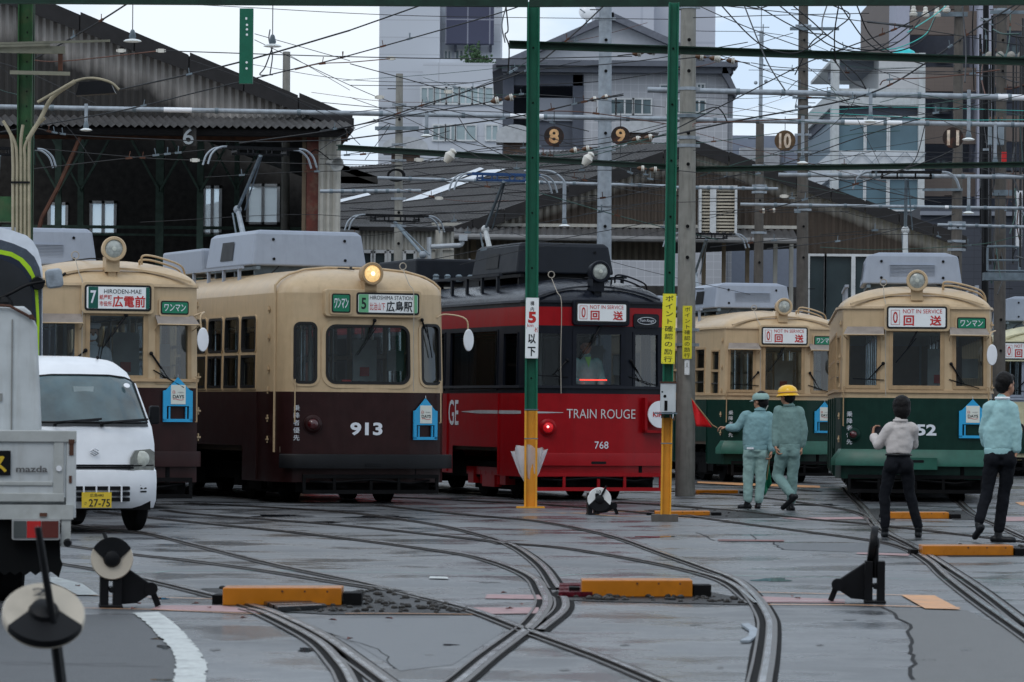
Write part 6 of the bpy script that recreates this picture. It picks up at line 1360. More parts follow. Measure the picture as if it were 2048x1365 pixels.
# ---- wires
wires = []
USED = {}
def near_(mx_, my_):
    at = next(n for e, n in ((140, 'green column'), (330, 'sooty gable'), (520, 'green stub'), (700, 'shed corner'), (860, 'short concrete pole'), (1040, 'grey tower'), (1150, 'disc eight'), (1300, 'disc nine'), (1400, 'thick concrete pole'), (1500, 'brown gable apex'), (1590, 'disc ten'), (1700, 'dark concrete pole'), (1830, 'glass building'), (1940, 'disc eleven'), (1975, 'lilac pillar'), (2010, 'transformer pole'), (9999, 'white cable duct')) if mx_ < e)
    lv = next(n for e, n in ((45, 'just under the top beam'), (110, 'at upper beam height'), (170, 'below the upper beam'), (230, 'above the long pipe'), (290, 'below the long pipe'), (350, 'at lower beam height'), (410, 'below the lower beam'), (9999, 'low over the tram roofs')) if my_ < e)
    return lv + ' by the ' + at
def wlabel(px, r, m, kind):
    xs = [p[0] for p in px]; ys = [p[1] for p in px]; mx_, my_ = (min(xs) + max(xs)) / 2, (min(ys) + max(ys)) / 2; w = max(xs) - min(xs); h = max(ys) - min(ys)
    th = 'hair thin' if r < .0055 else 'thin' if r < .0075 else 'medium' if r < .0105 else 'thick'
    col = {'wire_dark': 'black', 'wire_copper': 'rusty copper', 'wire_green': 'greenish', 'wire_turquoise': 'turquoise', 'black_metal': 'matt black'}.get(m.name, 'dark')
    dy = px[-1][1] - px[0][1]; dx = px[-1][0] - px[0][0]
    sl = 'upright' if abs(dy) > 1.5 * abs(dx) else 'level' if abs(dy) < .05 * abs(dx) + 4 else ('falling' if dy * dx > 0 else 'rising')
    ln = 'short' if w + h < 120 else 'long' if w + h > 420 else ''
    at = next(n for e, n in ((140, 'green column'), (330, 'sooty gable'), (520, 'green stub'), (700, 'shed corner'), (860, 'short concrete pole'), (1040, 'grey tower'), (1150, 'disc eight'), (1300, 'disc nine'), (1400, 'thick concrete pole'), (1500, 'brown gable apex'), (1590, 'disc ten'), (1700, 'dark concrete pole'), (1830, 'glass building'), (1940, 'disc eleven'), (1975, 'lilac pillar'), (2010, 'transformer pole'), (9999, 'white cable duct')) if mx_ < e)
    lv = next(n for e, n in ((45, 'just under the top beam'), (110, 'at upper beam height'), (170, 'below the upper beam'), (230, 'above the long pipe'), (290, 'below the long pipe'), (350, 'at lower beam height'), (410, 'below the lower beam'), (9999, 'low over the tram roofs')) if my_ < e)
    end = ' with insulators' if kind == 9 else ''
    s = ' '.join(x for x in (ln, th, col, 'wire', sl, lv, 'by the', at) if x)
    if kind == 2: s = ' '.join(x for x in (ln, 'drooping', col, 'cable loop', lv, 'by the', at) if x)
    USED[s] = USED.get(s, 0) + 1
    if USED[s] > 1:
        s = s.replace(' wire ', {2: ' slack wire ', 3: ' kinked wire ', 4: ' taut wire '}.get(USED[s], ' loose wire ')).replace('cable loop', {2: 'cable bight', 3: 'hanging cable'}.get(USED[s], 'cable end'))
    return s
def wire(px, D=None, r=.008, m=WIRE, label=0, sag=0, ins=(), clamps=0):
    D = D or rnd.uniform(56, 66)
    D0, D1_ = (D if isinstance(D, tuple) else (D, D + rnd.uniform(-2, 2)))
    k = len(px); pts = [P(x, y, D0 + (D1_ - D0) * i / max(1, k - 1)) for i, (x, y) in enumerate(px)]
    if k == 2 and sag: pts = [pts[0], pts[0].lerp(pts[1], .5) - Vector((0, 0, sag)), pts[1]]
    pts = spline(pts, 6) if len(pts) > 2 else pts
    t = thing('overhead_wire', wlabel(px, r, m, label), 'wire', pts[0], 0, WL[label][1]); o = Vector(pts[0])
    b = MB(); b.tube([p - o for p in pts], r, 5); b.build('strand', m, t, 60)
    for f in ins:
        i = min(len(pts) - 2, int(f * (len(pts) - 1))); q = f * (len(pts) - 1) - i; p = pts[i].lerp(pts[i + 1], q) - o; d = (pts[i + 1] - pts[i]).normalized()
        M = Matrix.Translation(p) @ d.to_track_quat('Z', 'Y').to_matrix().to_4x4()
        for s_ in (-.10, .10):
            b = MB(M); b.lathe([(.035, s_ + .0), (.050, s_ + .004), (.050, s_ + .018), (.036, s_ + .022), (.050, s_ + .026), (.050, s_ + .04), (.03, s_ + .05)], n=12); io = b.build('insulator', PORC, t, 40); b = MB(M); b.lathe([(.014, s_ - .07), (.036, s_ - .03), (.036, s_)], n=12); b.lathe([(.022, s_ + .05), (.012, s_ + .09)], n=10); build_each(b, 'cap', PORCB, io, 40)
    for c in range(clamps):
        f = rnd.uniform(.15, .85); i = min(len(pts) - 2, int(f * (len(pts) - 1))); p = pts[i].lerp(pts[i + 1], .5) - o; d = (pts[i + 1] - pts[i]).normalized()
        b = MB(); b.bar(p - d * .05, p + d * .05, .035, .03); b.bar(p, p + Vector((rnd.uniform(-.02, .02), 0, .10)), .012, .012); b.build('clamp', GALVD if rnd.random() < .6 else RUST, t)
    return t
WL = [('thin overhead wire crossing above the brown and cream trams', 'overhead wires over the sheds'), ('thin overhead wire crossing above the concrete poles and green trams', 'overhead wires by the concrete poles'),
      ('drooping black cable loop under the top beam', 'drooping black cables'), ('short slack wire in the tangle at the dark transformer pole', 'tangled wires at the transformer pole')]
W0 = [([(262,3),(178,56),(40,135)],.014,0,2),([(700,61),(478,125),(236,181)],.014,0,1),([(700,61),(845,10)],.012,0,0),([(1070,0),(990,29),(700,111),(581,140),(410,181),(240,222),(0,265)],.011,0,6),([(0,4),(342,8),(700,27),(922,34),(1340,39)],.006,0,0),
 ([(48,118),(123,123),(320,102)],.010,1,0),([(328,102),(700,114),(990,118),(1264,113)],.008,0,0),([(61,296),(273,315),(390,321),(615,328),(700,330),(803,331)],.007,0,1),([(68,256),(164,272),(478,284),(700,280)],.009,0,3),
 ([(478,287),(700,254),(854,208),(973,170),(1060,137),(1140,75),(1212,8)],.012,0,5),([(68,338),(273,315),(410,300)],.007,0,4),([(410,355),(581,345),(700,342)],.006,0,3),([(0,126),(51,143),(191,208)],.008,0,0),([(509,68),(700,122)],.006,0,0),([(509,80),(700,171),(785,205),(871,227)],.006,0,0),
 ([(485,126),(700,160),(939,166)],.005,0,0),([(581,112),(700,181)],.005,0,0),([(590,140),(640,128),(700,125),(780,118)],.008,1,1),([(700,128),(898,183),(1008,222),(1178,263)],.008,0,1),([(700,171),(850,172),(939,166),(1040,148),(1161,123)],.006,0,0),([(660,284),(700,278),(888,254),(1042,232),(1178,202),(1247,191)],.012,0,4),
 ([(640,262),(700,253),(854,225),(960,208)],.009,0,1),([(640,205),(785,217),(1008,225)],.006,0,0),([(700,338),(803,331),(990,295),(1195,289),(1349,248)],.008,0,3),([(915,232),(950,280),(1028,321)],.007,0,0),([(700,340),(820,332),(900,322),(1050,338),(1345,342)],.006,0,2),([(1083,413),(1329,379)],.006,0,2),([(1072,448),(1329,400)],.006,0,2),
 ([(826,342),(990,376),(1192,396)],.006,0,1),([(990,386),(1192,413),(1329,424)],.005,0,0),([(640,318),(760,322),(1045,327)],.006,0,0),([(690,310),(800,290),(900,262)],.006,0,0),([(1050,300),(1130,310),(1345,268)],.009,2,3),([(1030,340),(1190,310),(1349,262)],.006,2,0),
 ([(700,300),(880,318),(1045,305)],.005,0,0),([(0,133),(130,250),(190,330)],.005,0,0),([(280,445),(640,430),(920,465),(1045,452)],.005,0,1),([(640,470),(760,470),(920,440),(1045,436)],.005,0,2),([(520,168),(660,236),(720,290)],.006,0,0),([(0,180),(60,210),(70,330)],.007,2,0),
 ([(860,520),(1000,494),(1120,478),(1330,440)],.006,0,2),([(920,530),(1050,500),(1130,488)],.005,0,1),([(1190,415),(1330,406),(1500,402)],.005,0,0),([(640,300),(700,264),(860,210),(1000,155),(1060,120)],.006,0,2),([(700,195),(820,240),(930,300),(1040,360)],.005,0,0),
 ([(1078,190),(1150,195),(1330,215)],.005,0,0),([(1080,222),(1180,226),(1345,250)],.008,1,1),([(700,225),(860,215),(1050,262),(1180,300)],.006,0,0),([(730,320),(780,250),(755,262)],.006,0,0),([(850,310),(1000,300),(1190,280),(1330,248)],.006,0,1),([(380,120),(510,165),(700,240)],.005,0,0)]
for px, r, c, cl in W0: wire(px, None, r, [WIRE, WIREC, WIREG][c], 0, clamps=cl)
W1 = [([(1502,126),(1587,137),(1908,150),(2060,156)],.007,0,1),([(1348,260),(1485,191),(1594,135),(1656,109),(1799,55),(1895,3)],.010,0,3),([(1340,272),(1468,243),(1673,205),(1772,174),(1861,120),(1956,55),(2050,-2)],.014,0,6),([(1386,36),(1553,31),(1738,27)],.007,0,0),([(1399,7),(1734,44),(2048,92)],.007,0,0),([(1735,44),(1825,53)],.020,0,0),
 ([(1386,7),(1485,51),(1587,89),(1656,112)],.008,0,0),([(1386,301),(1700,303),(2048,308)],.005,0,0),([(1386,311),(1700,312),(2048,318)],.005,0,0),([(1348,402),(1468,397),(2048,398)],.006,0,1),([(1420,362),(1567,328),(1724,273),(1950,205)],.009,0,2),([(1400,352),(1500,320),(1600,300),(1700,270),(1800,262)],.006,2,0),
 ([(1529,420),(1621,396),(1840,328),(1908,300)],.009,0,4),([(1386,96),(1500,130),(1640,180),(1720,200)],.006,0,0),([(1348,224),(1480,232),(1700,252)],.006,2,0),([(1598,120),(1690,200),(1740,290),(1760,330)],.005,0,0),([(1560,188),(1600,195),(1660,200),(1840,240)],.007,0,1),([(1660,175),(1700,205),(1840,210),(1980,190)],.006,2,0),
 ([(1540,310),(1640,270),(1700,215),(1710,190)],.005,0,0),([(1700,262),(1800,235),(1900,222),(2048,190)],.006,0,1),([(1760,205),(1840,190),(1950,215),(2048,232)],.006,2,0),([(1730,140),(1850,143),(2048,146)],.005,0,0),([(1760,170),(1775,160),(1860,156),(1940,148),(2000,140)],.010,1,2),([(1386,235),(1400,225),(1430,215),(1445,225),(1455,245)],.012,0,0),
 ([(1386,254),(1395,246),(1480,243),(1600,238)],.009,1,0),([(1420,430),(1640,415),(1740,410),(1830,395)],.005,0,0),([(1400,425),(1500,420),(1560,425),(1610,424),(1700,424)],.005,0,1),([(1640,470),(1760,460),(1900,452)],.005,0,1),([(1420,495),(1560,480),(1700,470),(1900,470)],.006,0,2),([(1640,495),(1760,500),(1950,490),(2048,470)],.006,2,2),
 ([(1340,340),(1450,352),(1490,365)],.006,0,0),([(1700,350),(1760,370),(1830,395)],.005,0,0),([(1850,250),(1830,320),(1795,345)],.008,0,0),([(1940,330),(1990,345),(2048,352)],.006,0,0),([(1600,385),(1700,380),(1850,378)],.006,0,0),([(1660,110),(1700,160),(1732,178)],.014,0,0),([(1590,215),(1600,160),(1560,196)],.006,0,0),
 ([(1750,210),(1850,228),(1930,260),(2048,290)],.005,0,0),([(1620,225),(1760,232),(1900,240),(2048,240)],.005,3,0),([(1660,220),(1800,215),(2048,222)],.005,3,0),([(1380,62),(1560,70),(1700,120),(1860,180)],.005,0,0)]
for px, r, c, cl in W1: wire(px, None, r, [WIRE, WIREC, WIREG, WIRET][c], 1, clamps=cl)
for px in ([(1437,5),(1495,68),(1539,99),(1594,106),(1642,79),(1666,62)],[(1468,5),(1515,17),(1553,5)],[(1488,10),(1515,79),(1539,133),(1570,181)],[(1553,7),(1608,51),(1656,89),(1710,103),(1758,96),(1816,55)],[(1580,7),(1620,40),(1660,75),(1700,95),(1760,100),(1810,75),(1840,40)],[(1678,7),(1700,40),(1730,80),(1765,103),(1810,99),(1850,75),(1871,34)],[(1712,7),(1740,70),(1790,110),(1850,130)],
           [(1656,5),(1645,41),(1645,68)],[(1678,7),(1669,68),(1671,126)],[(1673,125),(1662,112),(1663,98),(1669,102),(1673,113),(1714,150),(1732,178)],[(1012,14),(1016,60),(1010,70),(1018,95),(1016,150)],[(1012,14),(1004,50),(1010,85)],[(1645,68),(1620,90),(1590,150)],[(1925,10),(1932,100),(1930,165)],[(1948,-5),(1945,60),(1948,180)],[(540,60),(538,80),(545,110),(540,150)],[(545,95),(530,135),(520,150),(545,150)],[(1650,5),(1700,30),(1670,60)],[(1500,5),(1600,60),(1652,70)]):
    wire(px, rnd.uniform(52, 58), .010, WIRE, 2)
wire([(1640,150),(1610,130),(1815,65),(1870,30),(1900,5)][2:], 58, .010, WIRET, 1); wire([(1760,100),(1800,95),(1850,70),(1870,35)], 58, .009, WIRET, 1)
for k in range(52):
    xa = rnd.choice((799, 1065, 1208, 1345, 1375, 1516, 1605, 1910, rnd.uniform(640, 2048))); xb = xa + rnd.choice((-1, 1)) * rnd.uniform(120, 480); ya = rnd.uniform(70, 470); yb = ya + rnd.uniform(-80, 80) * (abs(xb - xa) / 300)
    if xb < 560 or xb > 2080: continue
    wire([(xa, ya), ((xa + xb) / 2, (ya + yb) / 2 + rnd.uniform(2, 14)), (xb, yb)], rnd.uniform(62, 79), rnd.choice((.0045, .005, .006, .008)), rnd.choice((WIRE, WIRE, WIRE, WIREG, WIREC)), 0 if xa < 1380 else 1, clamps=rnd.choice((0, 0, 1, 2)))
# insulator strings
for px, D in (([(960,208),(1050,190)],53),([(1235,112),(1343,100)],53.5),([(1150,206),(1247,188)],66),([(1345,120),(1400,115),(1440,119),(1500,127)],54),([(1255,335),(1335,342)],61),([(1225,286),(1345,268)],61),([(1120,305),(1200,294)],61),([(1500,424),(1570,420)],74),([(1256,283),(1320,272)],64)):
    wire(px, (D, D), .008, WIRE, 0 if px[0][0] < 1330 else 1, ins=(.5,) if len(px) == 2 else (.45, .72))
for x, y, D in ((242,102,62),(782,117,62),(322,102,60),(390,321,62),(897,184,62),(759,195,61),(838,320,60),(878,397,70),(1345,380,66),(1568,393,68)):
    b = MB(); b.prism(rrect(-.055, .055, -.03, .03, .02), -.03, .03); b.box(-.075, -.05, -.03, .03, -.02, .02); b.box(.05, .075, -.03, .03, -.02, .02); o = b.build('strain_insulator', PORC, None, 40); o.location = P(x, y, D); tag(o, ('pale insulator high up before the tower facade' if (x, y) == (782, 117) else '') or 'small pale strain insulator on a wire ' + ('just over the long pipe before the tower' if x == 759 else near_(x, y)), 'insulator', 'strain insulators on the wires')
for x, y, D, lb in ((990,310,58,'beside the short pole'),(1180,300,60,'at the galvanised pole')):
    p = P(x - (90 if x < 1000 else 4), y + (2 if x < 1000 else 18), D); b = MB(T(*p)); b.lathe([(.04, -.12), (.07, -.05), (.085, .0), (.05, .06), (.06, .09), (.02, .12)], RY(35), 12); tag(b.build('beam_insulator', PORC, None, 40), 'pale bell insulator standing on the lower green beam ' + lb, 'insulator')
# coil on the short pole, transformers and clutter on the dark pole
b = MB(); b.tube([(0.15 * math.cos(a), -.15, .11 * math.sin(a)) for a in [k * math.pi / 10 for k in range(21)]], .022, 6); b.tube([(0.17 * math.cos(a) + .01, -.17, .12 * math.sin(a)) for a in [k * math.pi / 10 for k in range(21)]], .015, 6); o = b.build('cable_coil', BLACK, None, 50); o.location = P(792, 352, DC); tag(o, 'black cable coil tied to the short concrete pole', 'cable coil')
for i, (x, y) in enumerate(((1827, 22), (1851, 24), (1874, 24), (1893, 14))):
    p = P(x, y, DF - .3); b = MB(T(*p)); b.lathe([(.03, -.13), (.075, -.10), (.085, -.05), (.05, -.03), (.06, .0), (.04, .04), (.045, .08), (.02, .1)], n=12); tag(b.build('pin_insulator', PORC, None, 40), ('outermost', 'second', 'third', 'innermost')[i] + ' grey white pin insulator of the row on the crossarm by disc eleven', 'insulator', 'pin insulators on the dark pole crossarms')
for i, x in enumerate((1979, 2000, 2022, 2043)):
    p = P(x, 112, DG - .3); b = MB(T(*p)); b.lathe([(.03, -.09), (.085, -.05), (.09, .02), (.05, .05), (.07, .08), (.03, .11)], RX(70), 12); tag(b.build('pin_insulator', mat('grey_disc', (.28, .27, .24), .4), None, 40), ('first', 'second', 'third', 'last')[i] + ' grey disc insulator of the row reaching from the lilac pillar', 'insulator', 'disc insulators on the transformer pole')
t = thing('transformer', 'grey pole transformer box half hidden in the wire tangle', 'transformer', P(1992, 268, DG - .4)); b = MB(); b.box(-.16, .16, -.12, .12, -.25, .25); bev(b.build('housing', mat('transformer_grey', (.25, .30, .34), .5), t), .02)
b = MB()
for k in range(5): b.lathe([(.02, .25), (.03, .3), (.015, .36)], T(-.12 + k * .06, 0, 0), 8)
build_each(b, 'bushing', PORCB, t)
b = MB(); b.box(-.06, .06, -.06, .06, -.6, .6); o = b.build('white_conduit', WHITE); o.location = P(2038, 440, 80); tag(o, 'white vertical cable duct beside the transformer pole', 'cable duct')
b = MB(); b.prism(rrect(-.2, .2, -.3, .3, .08), -.01, .01); t = thing('pole_platform', 'grey steel ledge with guard rail at the foot of the tangle', 'platform', P(2010, 552, 80)); b = MB(); b.box(-.45, 1.4, -.2, .2, -.10, .06); b.build('ledge', GALVD, t); b = MB(); b.tube(spline([(-.38, -.1, .1), (-.38, -.1, .55), (-.3, -.1, .6), (.2, -.1, .6), (.28, -.1, .5), (.28, -.1, .1)], 4), .025, 6); b.tube([(-.38, -.1, .32), (.28, -.1, .32)], .02, 6); b.tube([(-.38, -.1, .1), (.6, -.1, .1)], .02, 6); b.build('guard_rail', GALVD, t)
for k in range(46):
    x = rnd.uniform(1955, 2050); y = rnd.uniform(20, 520); L_ = rnd.uniform(25, 110)
    if rnd.random() < .55: px = [(x, y), (x + rnd.uniform(-6, 6), y + L_ * .5), (x + rnd.uniform(-14, 14), y + L_)]
    else: px = [(x, y), (x + L_ * .3, y + rnd.uniform(5, 22)), (x + L_ * .8, y + rnd.uniform(-30, 20))]
    wire(px, rnd.uniform(78, 83), rnd.choice((.006, .009, .013, .018)), rnd.choice((WIRE, WIRE, WIRE, WIREG, WIREC)), 3, clamps=rnd.choice((0, 0, 1)))
for k in range(12):
    x = rnd.choice((1963, 1985, 2012, 2030, 2044)) + rnd.uniform(-5, 5); wire([(x, rnd.uniform(0, 150)), (x + rnd.uniform(-4, 4), rnd.uniform(300, 560))], rnd.uniform(79, 84), rnd.choice((.015, .022, .03)), BLACK, 3)
for x, y in ((2009, 314), (2010, 318)):
    pass
b = MB(); b.box(-.05, .05, -.03, .03, -.12, .12); o = b.build('red_tag', LETR); o.location = P(2008, 316, 79); tag(o, 'small red tag among the transformer wires', 'tag')
# ================================================================== switch stands
def stand(label, x, y, yaw, dz, dr, black, gsg, num=None, tilt=0.0, hgt=.30, lever=None, discdx=0.0, slab=False):
    p = G(x, y); t = thing('switch_stand', label, 'switch stand', p, R(yaw), 'switch stands beside the rails')
    b = MB()
    for xx in (-.075, .012): b.box(xx, xx + .055, -.11, .11, 0, hgt)
    b.box(-.08, .075, -.12, .12, 0, .02); bev(b.build('side_plate', BLACK, t), .005)
    b = MB(); g = gsg; yy0, yy1 = -.05, .05
    b.prism([(g * .05, hgt * .98), (g * .08, hgt * .95), (g * .27, hgt * .52), (g * .30, hgt * .42), (g * .28, hgt * .34), (g * .17, .03), (g * .05, .02)][::g], yy0, yy1); bev(b.build('gusset', BLACK, t), .008)
    b = MB(); b.bar((g * .27, 0, hgt * .42), (g * .315, 0, 0.01), .05, .04); b.lathe([(.045, -.06), (.045, .06)], T(g * .265, 0, hgt * .42) @ RX(90), 14); b.build('crank', BLACK, t, 40); b = MB(); b.lathe([(.02, -.115), (.02, .115)], T(0, 0, hgt * .4) @ RX(90), 8); b.build('pin', BLACK, t, 40)
    dM = T(discdx, -.09, dz) @ RX(90 + tilt)
    if slab: dM = T(-.03, -.02, dz + .02) @ RY(8) @ RZ(90) @ RX(90)
    root = MB(dM); root.lathe([(0, -.012), (dr * .97, -.014), (dr, -.006), (dr, .02), (dr * .96, .03), (dr * .5, .022), (0, .02)], n=36); dsk = root.build('disc', BLACK if slab else mat('disc_white', (.70, .71, .70), .4) if num == '10' else mat('disc_ivory', (.50, .45, .37), .4, var=.06, dirtamt=.3), t, 30)
    s = 1 if black == 'top' else -1; b = MB(dM @ T(0, 0, .0)); n = 20; pts = []
    for k in range(n + 1):
        a = R(28 + 124 * k / n) * s; pts.append((dr * 1.003 * math.cos(a), dr * 1.003 * math.sin(a)))
    inner = [(-dr * .25, -s * .02), (0, -s * dr * .16), (dr * .25, -s * .02)]
    poly = pts + inner; m_ = len(poly)
    b.add([(q[0], q[1], .034) for q in poly] + [(q[0], q[1], .0) for q in poly], [tuple(range(m_)), tuple(range(m_, 2 * m_))[::-1]] + [(i, (i + 1) % m_, (i + 1) % m_ + m_, i + m_) for i in range(m_)])
    for i in range(len(b.v)): pass
    b.build('black_sector', BLACK, dsk)
    b = MB(dM); b.lathe([(.06, .03), (.05, .05), (.02, .06)], n=14); b.build('hub', BLACK, dsk, 40)
    if num: text_part('number', num, .055, .04, LETK, dsk, dM @ T(-.01, dr * .62, .036) @ RX(-90), .01)
    b = MB()
    if lever: b.tube([Vector(q) for q in lever], [.015] * (len(lever) - 1) + [.013], 8)
    b.tube([(0, -.06, hgt * .6), (discdx * .6, -.08, dz)], .022, 8); b.build('lever', BLACK, t, 50)
    return t
stand('small switch stand with ivory and black disc beside the white line', 222, 1215, 8, .33, .142, 'top', 1, lever=[(-.02, -.02, .25), (-.02, .02, .42), (-.05, .05, .50)], hgt=.30, tilt=-4)
stand('blurred switch stand with wide tilted disc and upright rod beside the truck', 128, 1530, 12, .56, .155, 'bottom', 1, num='2', tilt=-47, lever=[(-.0, -.1, .10), (-.06, -.15, .55), (-.12, -.16, .90)], hgt=.28, discdx=-.09)
stand('switch stand with white disc numbered 10 before the red tram', 1186, 1030, 5, .20, .155, 'bottom', 1, num='10', tilt=-4, lever=[(.05, -.12, .16), (.10, -.12, .26), (.16, -.12, .38)], hgt=.28, discdx=.07)
stand('black switch stand seen edge on beside the cracked asphalt', 1750, 1206, -4, .40, .13, 'top', -1, hgt=.30, slab=True)
# ================================================================== vehicles
def van():
    s = 188.0; t = thing('parked_van', 'small white delivery van with yellow number plate parked by the truck', 'van', gp(193, s), R(24))
    prof = [(.10, .26), (.02, .34), (.0, .55), (.02, .66), (.06, .675), (.07, .70), (.09, .95), (.14, 1.13), (.18, 1.17), (.34, 1.38), (.50, 1.60), (.58, 1.68), (.72, 1.79), (1.0, 1.87), (1.6, 1.90), (2.6, 1.90), (3.2, 1.86), (3.36, 1.6), (3.38, .9), (3.36, .3)]
    def hw(z): return .7375 - .0 if z < .95 else .7375 - .13 * ((z - .95) / .95) ** 1.3
    def pt(f, i, off=0.0):
        y, z = prof[i]; w = hw(z); yy = y + (.17 * abs(f) ** 3.2 if y < 1.2 else 0); zz = z - (.07 * abs(f) ** 5 if z > 1.6 else 0)
        return Vector((f * w, yy - off, zz + off * .5))
    fs_ = [-1, -.985, -.95, -.88, -.75, -.5, -.25, 0, .25, .5, .75, .88, .95, .985, 1]; n = len(fs_)
    b = MB(); b.add([pt(f, i) for i in range(len(prof)) for f in fs_], [(i * n + j, i * n + j + 1, (i + 1) * n + j + 1, (i + 1) * n + j) for i in range(len(prof) - 1) for j in range(n - 1)])
    for f in (-1, 1): b.add([pt(f, i) for i in range(len(prof))], [tuple(range(len(prof)))])
    b.build('body', WHITE, t, 40)
    # windscreen over profile rows 8..11
    fw = [-.93, -.8, -.5, 0, .5, .8, .93]; rows = [(8, .012), (9, .012), (10, .012), (11, .008)]
    b = MB(); vs = [pt(f, i, o) for i, o in rows for f in fw]; k = len(fw); b.add(vs, [(i * k + j, i * k + j + 1, (i + 1) * k + j + 1, (i + 1) * k + j) for i in range(3) for j in range(k - 1)])
    ws = b.build('windscreen', mat('van_windscreen', (.05, .085, .095), .06, var=.5, nscale=3, coat=1, rvar=.03), t, 60)
    b = MB()
    ed = [pt(f, 8, .016) for f in fw] + [pt(.93, 9, .016), pt(.93, 10, .016)] + [pt(f, 11, .012) for f in fw[::-1]] + [pt(-.93, 10, .016), pt(-.93, 9, .016), pt(-.93, 8, .016)]
    b.tube(ed, .011, 6); b.build('seal', RUBBER, ws)
    b = MB(); b.add([pt(f, i, .010) for i in (7, 8) for f in fw], [(j, j + 1, k + j + 1, k + j) for j in range(k - 1)]); b.build('cowl', mat('cowl_grey', (.03, .033, .036), .6), t)
    for x in (-.30, .22):
        b = MB(); b.tube([(x - .12, .10, 1.16), (x + .12, .06, 1.19), (x + .36, .10, 1.20)], .008, 5); b.tube([(x - .14, .07, 1.175), (x + .40, .13, 1.215)], .011, 5); b.lathe([(.02, 0), (.02, .03)], T(x - .12, .12, 1.13), 8); b.build('wiper', BLACK, t)
    b = MB(); b.box(-.12, .10, .42, .46, 1.50, 1.56); b.build('rear_view_mirror', mat('pale_mirror', (.35, .42, .43), .4), ws)
    for i in range(len(ws.children)): pass
    b = MB(T(.50, .50, 1.575) @ RX(45)); b.lathe([(0, 0), (.035, 0), (.035, .003), (0, .004)], n=16); b.build('sticker', WHITE, ws)
    for sg in (-1, 1):
        b = MB(); y0 = .12
        q = [(.40, .655), (.70, .655), (.722, .70), (.722, .865), (.66, .895), (.47, .88), (.415, .80)]
        q = [(sg * a, c) for a, c in q]; vs = []
        def fy(x, z): return .085 + .17 * abs(x / .7375) ** 3.2 + (z - .7) * .09
        vs = [(x, fy(x, z) - .05, z) for x, z in q] + [(x, fy(x, z) + .05, z) for x, z in q]; m_ = len(q)
        b.add(vs, [tuple(range(m_))[::sg]] + [(i, (i + 1) % m_, (i + 1) % m_ + m_, i + m_) for i in range(m_)])
        h = b.build('headlight', mat('headlight_lens', (.10, .105, .085), .12, var=.45, nscale=16, coat=1), t, 30)
        b = MB(T(sg * .55, fy(.55, .8) - .046, .79) @ RX(90)); b.lathe([(.085, 0), (.07, .012), (0, .02)], n=20); b.build('reflector', mat('headlight_reflector', (.50, .52, .46), .15, coat=1, var=.2, nscale=25), h, 50)
        b = MB(); b.tube([(sg * .42, fy(.42, .7) - .056, .715), (sg * .70, fy(.7, .7) - .056, .72)], .007, 5); b.build('trim', UNDER, h)
    b = MB(); b.box(-.42, .42, -.004, .08, .30, .31)
    gr = MB()
    for k, z in enumerate((.335, .395, .455)): gr.prism(rrect(-.38, .38, z, z + .042, .012), .002, .03)
    gr.prism(rrect(-.44, .44, .682, .705, .008), .045, .09); gr.prism(rrect(-.44, .44, .712, .728, .006), .05, .09)
    for z in (.43, .465, .50): gr.prism(rrect(.52, .60, z, z + .018, .006), .035, .08); gr.prism(rrect(-.60, -.52, z, z + .018, .006), .035, .08)
    for i, v in enumerate(gr.v): gr.v[i] = v + Vector((0, .17 * abs(v.x / .7375) ** 3.2 - .028, 0))
    gr.build('grille', BLACK, t)
    b = MB()
    for x in (-.28, -.14, 0, .14, .28): b.box(x - .006, x + .006, -.032, .02, .33, .50)
    build_each(b, 'grille_bar', WHITE, t)
    b = MB(); b.prism([(-.165, .27), (.165, .27), (.165, .435), (-.165, .435)], -.035, -.028); pt_ = b.build('number_plate', mat('plate_yellow', (.66, .47, .04), .4), t)
    text_part('lettering', '27-75', .235, .082, LETK, pt_, T(.03, -.037, .322), .01); text_part('lettering', '広島480', .15, .034, LETK, pt_, T(0, -.037, .404), .0); text_part('lettering', 'さ', .025, .03, LETK, pt_, T(-.125, -.037, .318), .0)
    b = MB(); z = .86; y = .055   # folded S badge
    for q in (((-.045, .012), (.0, .038), (.045, .014)), ((-.045, .012), (.02, -.020)), ((.045, -.012), (.0, -.038), (-.045, -.014)), ((.045, -.012), (-.02, .020))): b.tube([(a, y + .0, z + c) for a, c in q], .005, 5)
    b.build('badge', CHROME, t)
    for sg in (-1, 1):
        b = MB(); b.prism(rrect(sg * .80 - .055, sg * .80 + .055, 1.16, 1.36, .03), .42, .50); mo = bev(b.build('side_mirror', BLACK, t), .015); b = MB(); b.tube([(sg * .66, .5, 1.20), (sg * .78, .46, 1.24)], .02, 6); b.build('mirror_arm', BLACK, mo)
        for y in (.62, 2.75):
            b = MB(T(sg * .64, y, .285) @ RY(90)); b.lathe([(.16, -.07), (.25, -.075), (.28, -.055), (.285, 0), (.28, .055), (.25, .075), (.16, .07)], n=32); w_ = b.build('wheel', TYRE, t, 40); b = MB(T(sg * .64, y, .285) @ RY(90)); b.lathe([(0, -.05), (.165, -.05), (.165, .05), (0, .05)], n=20); b.build('rim', GALVD, w_, 40)
    b = MB(); b.box(-.66, .66, .14, 3.2, .24, .40); b.box(-.20, -.05, .25, .4, .12, .3); b.build('chassis', UNDER, t)
    b = MB(); b.tube([(.33, 1.0, 1.87), (.33, .92, 2.02)], .006, 5); b.sphere((.33, 1.0, 1.88), .02, 8); b.build('aerial', BLACK, t)
van()
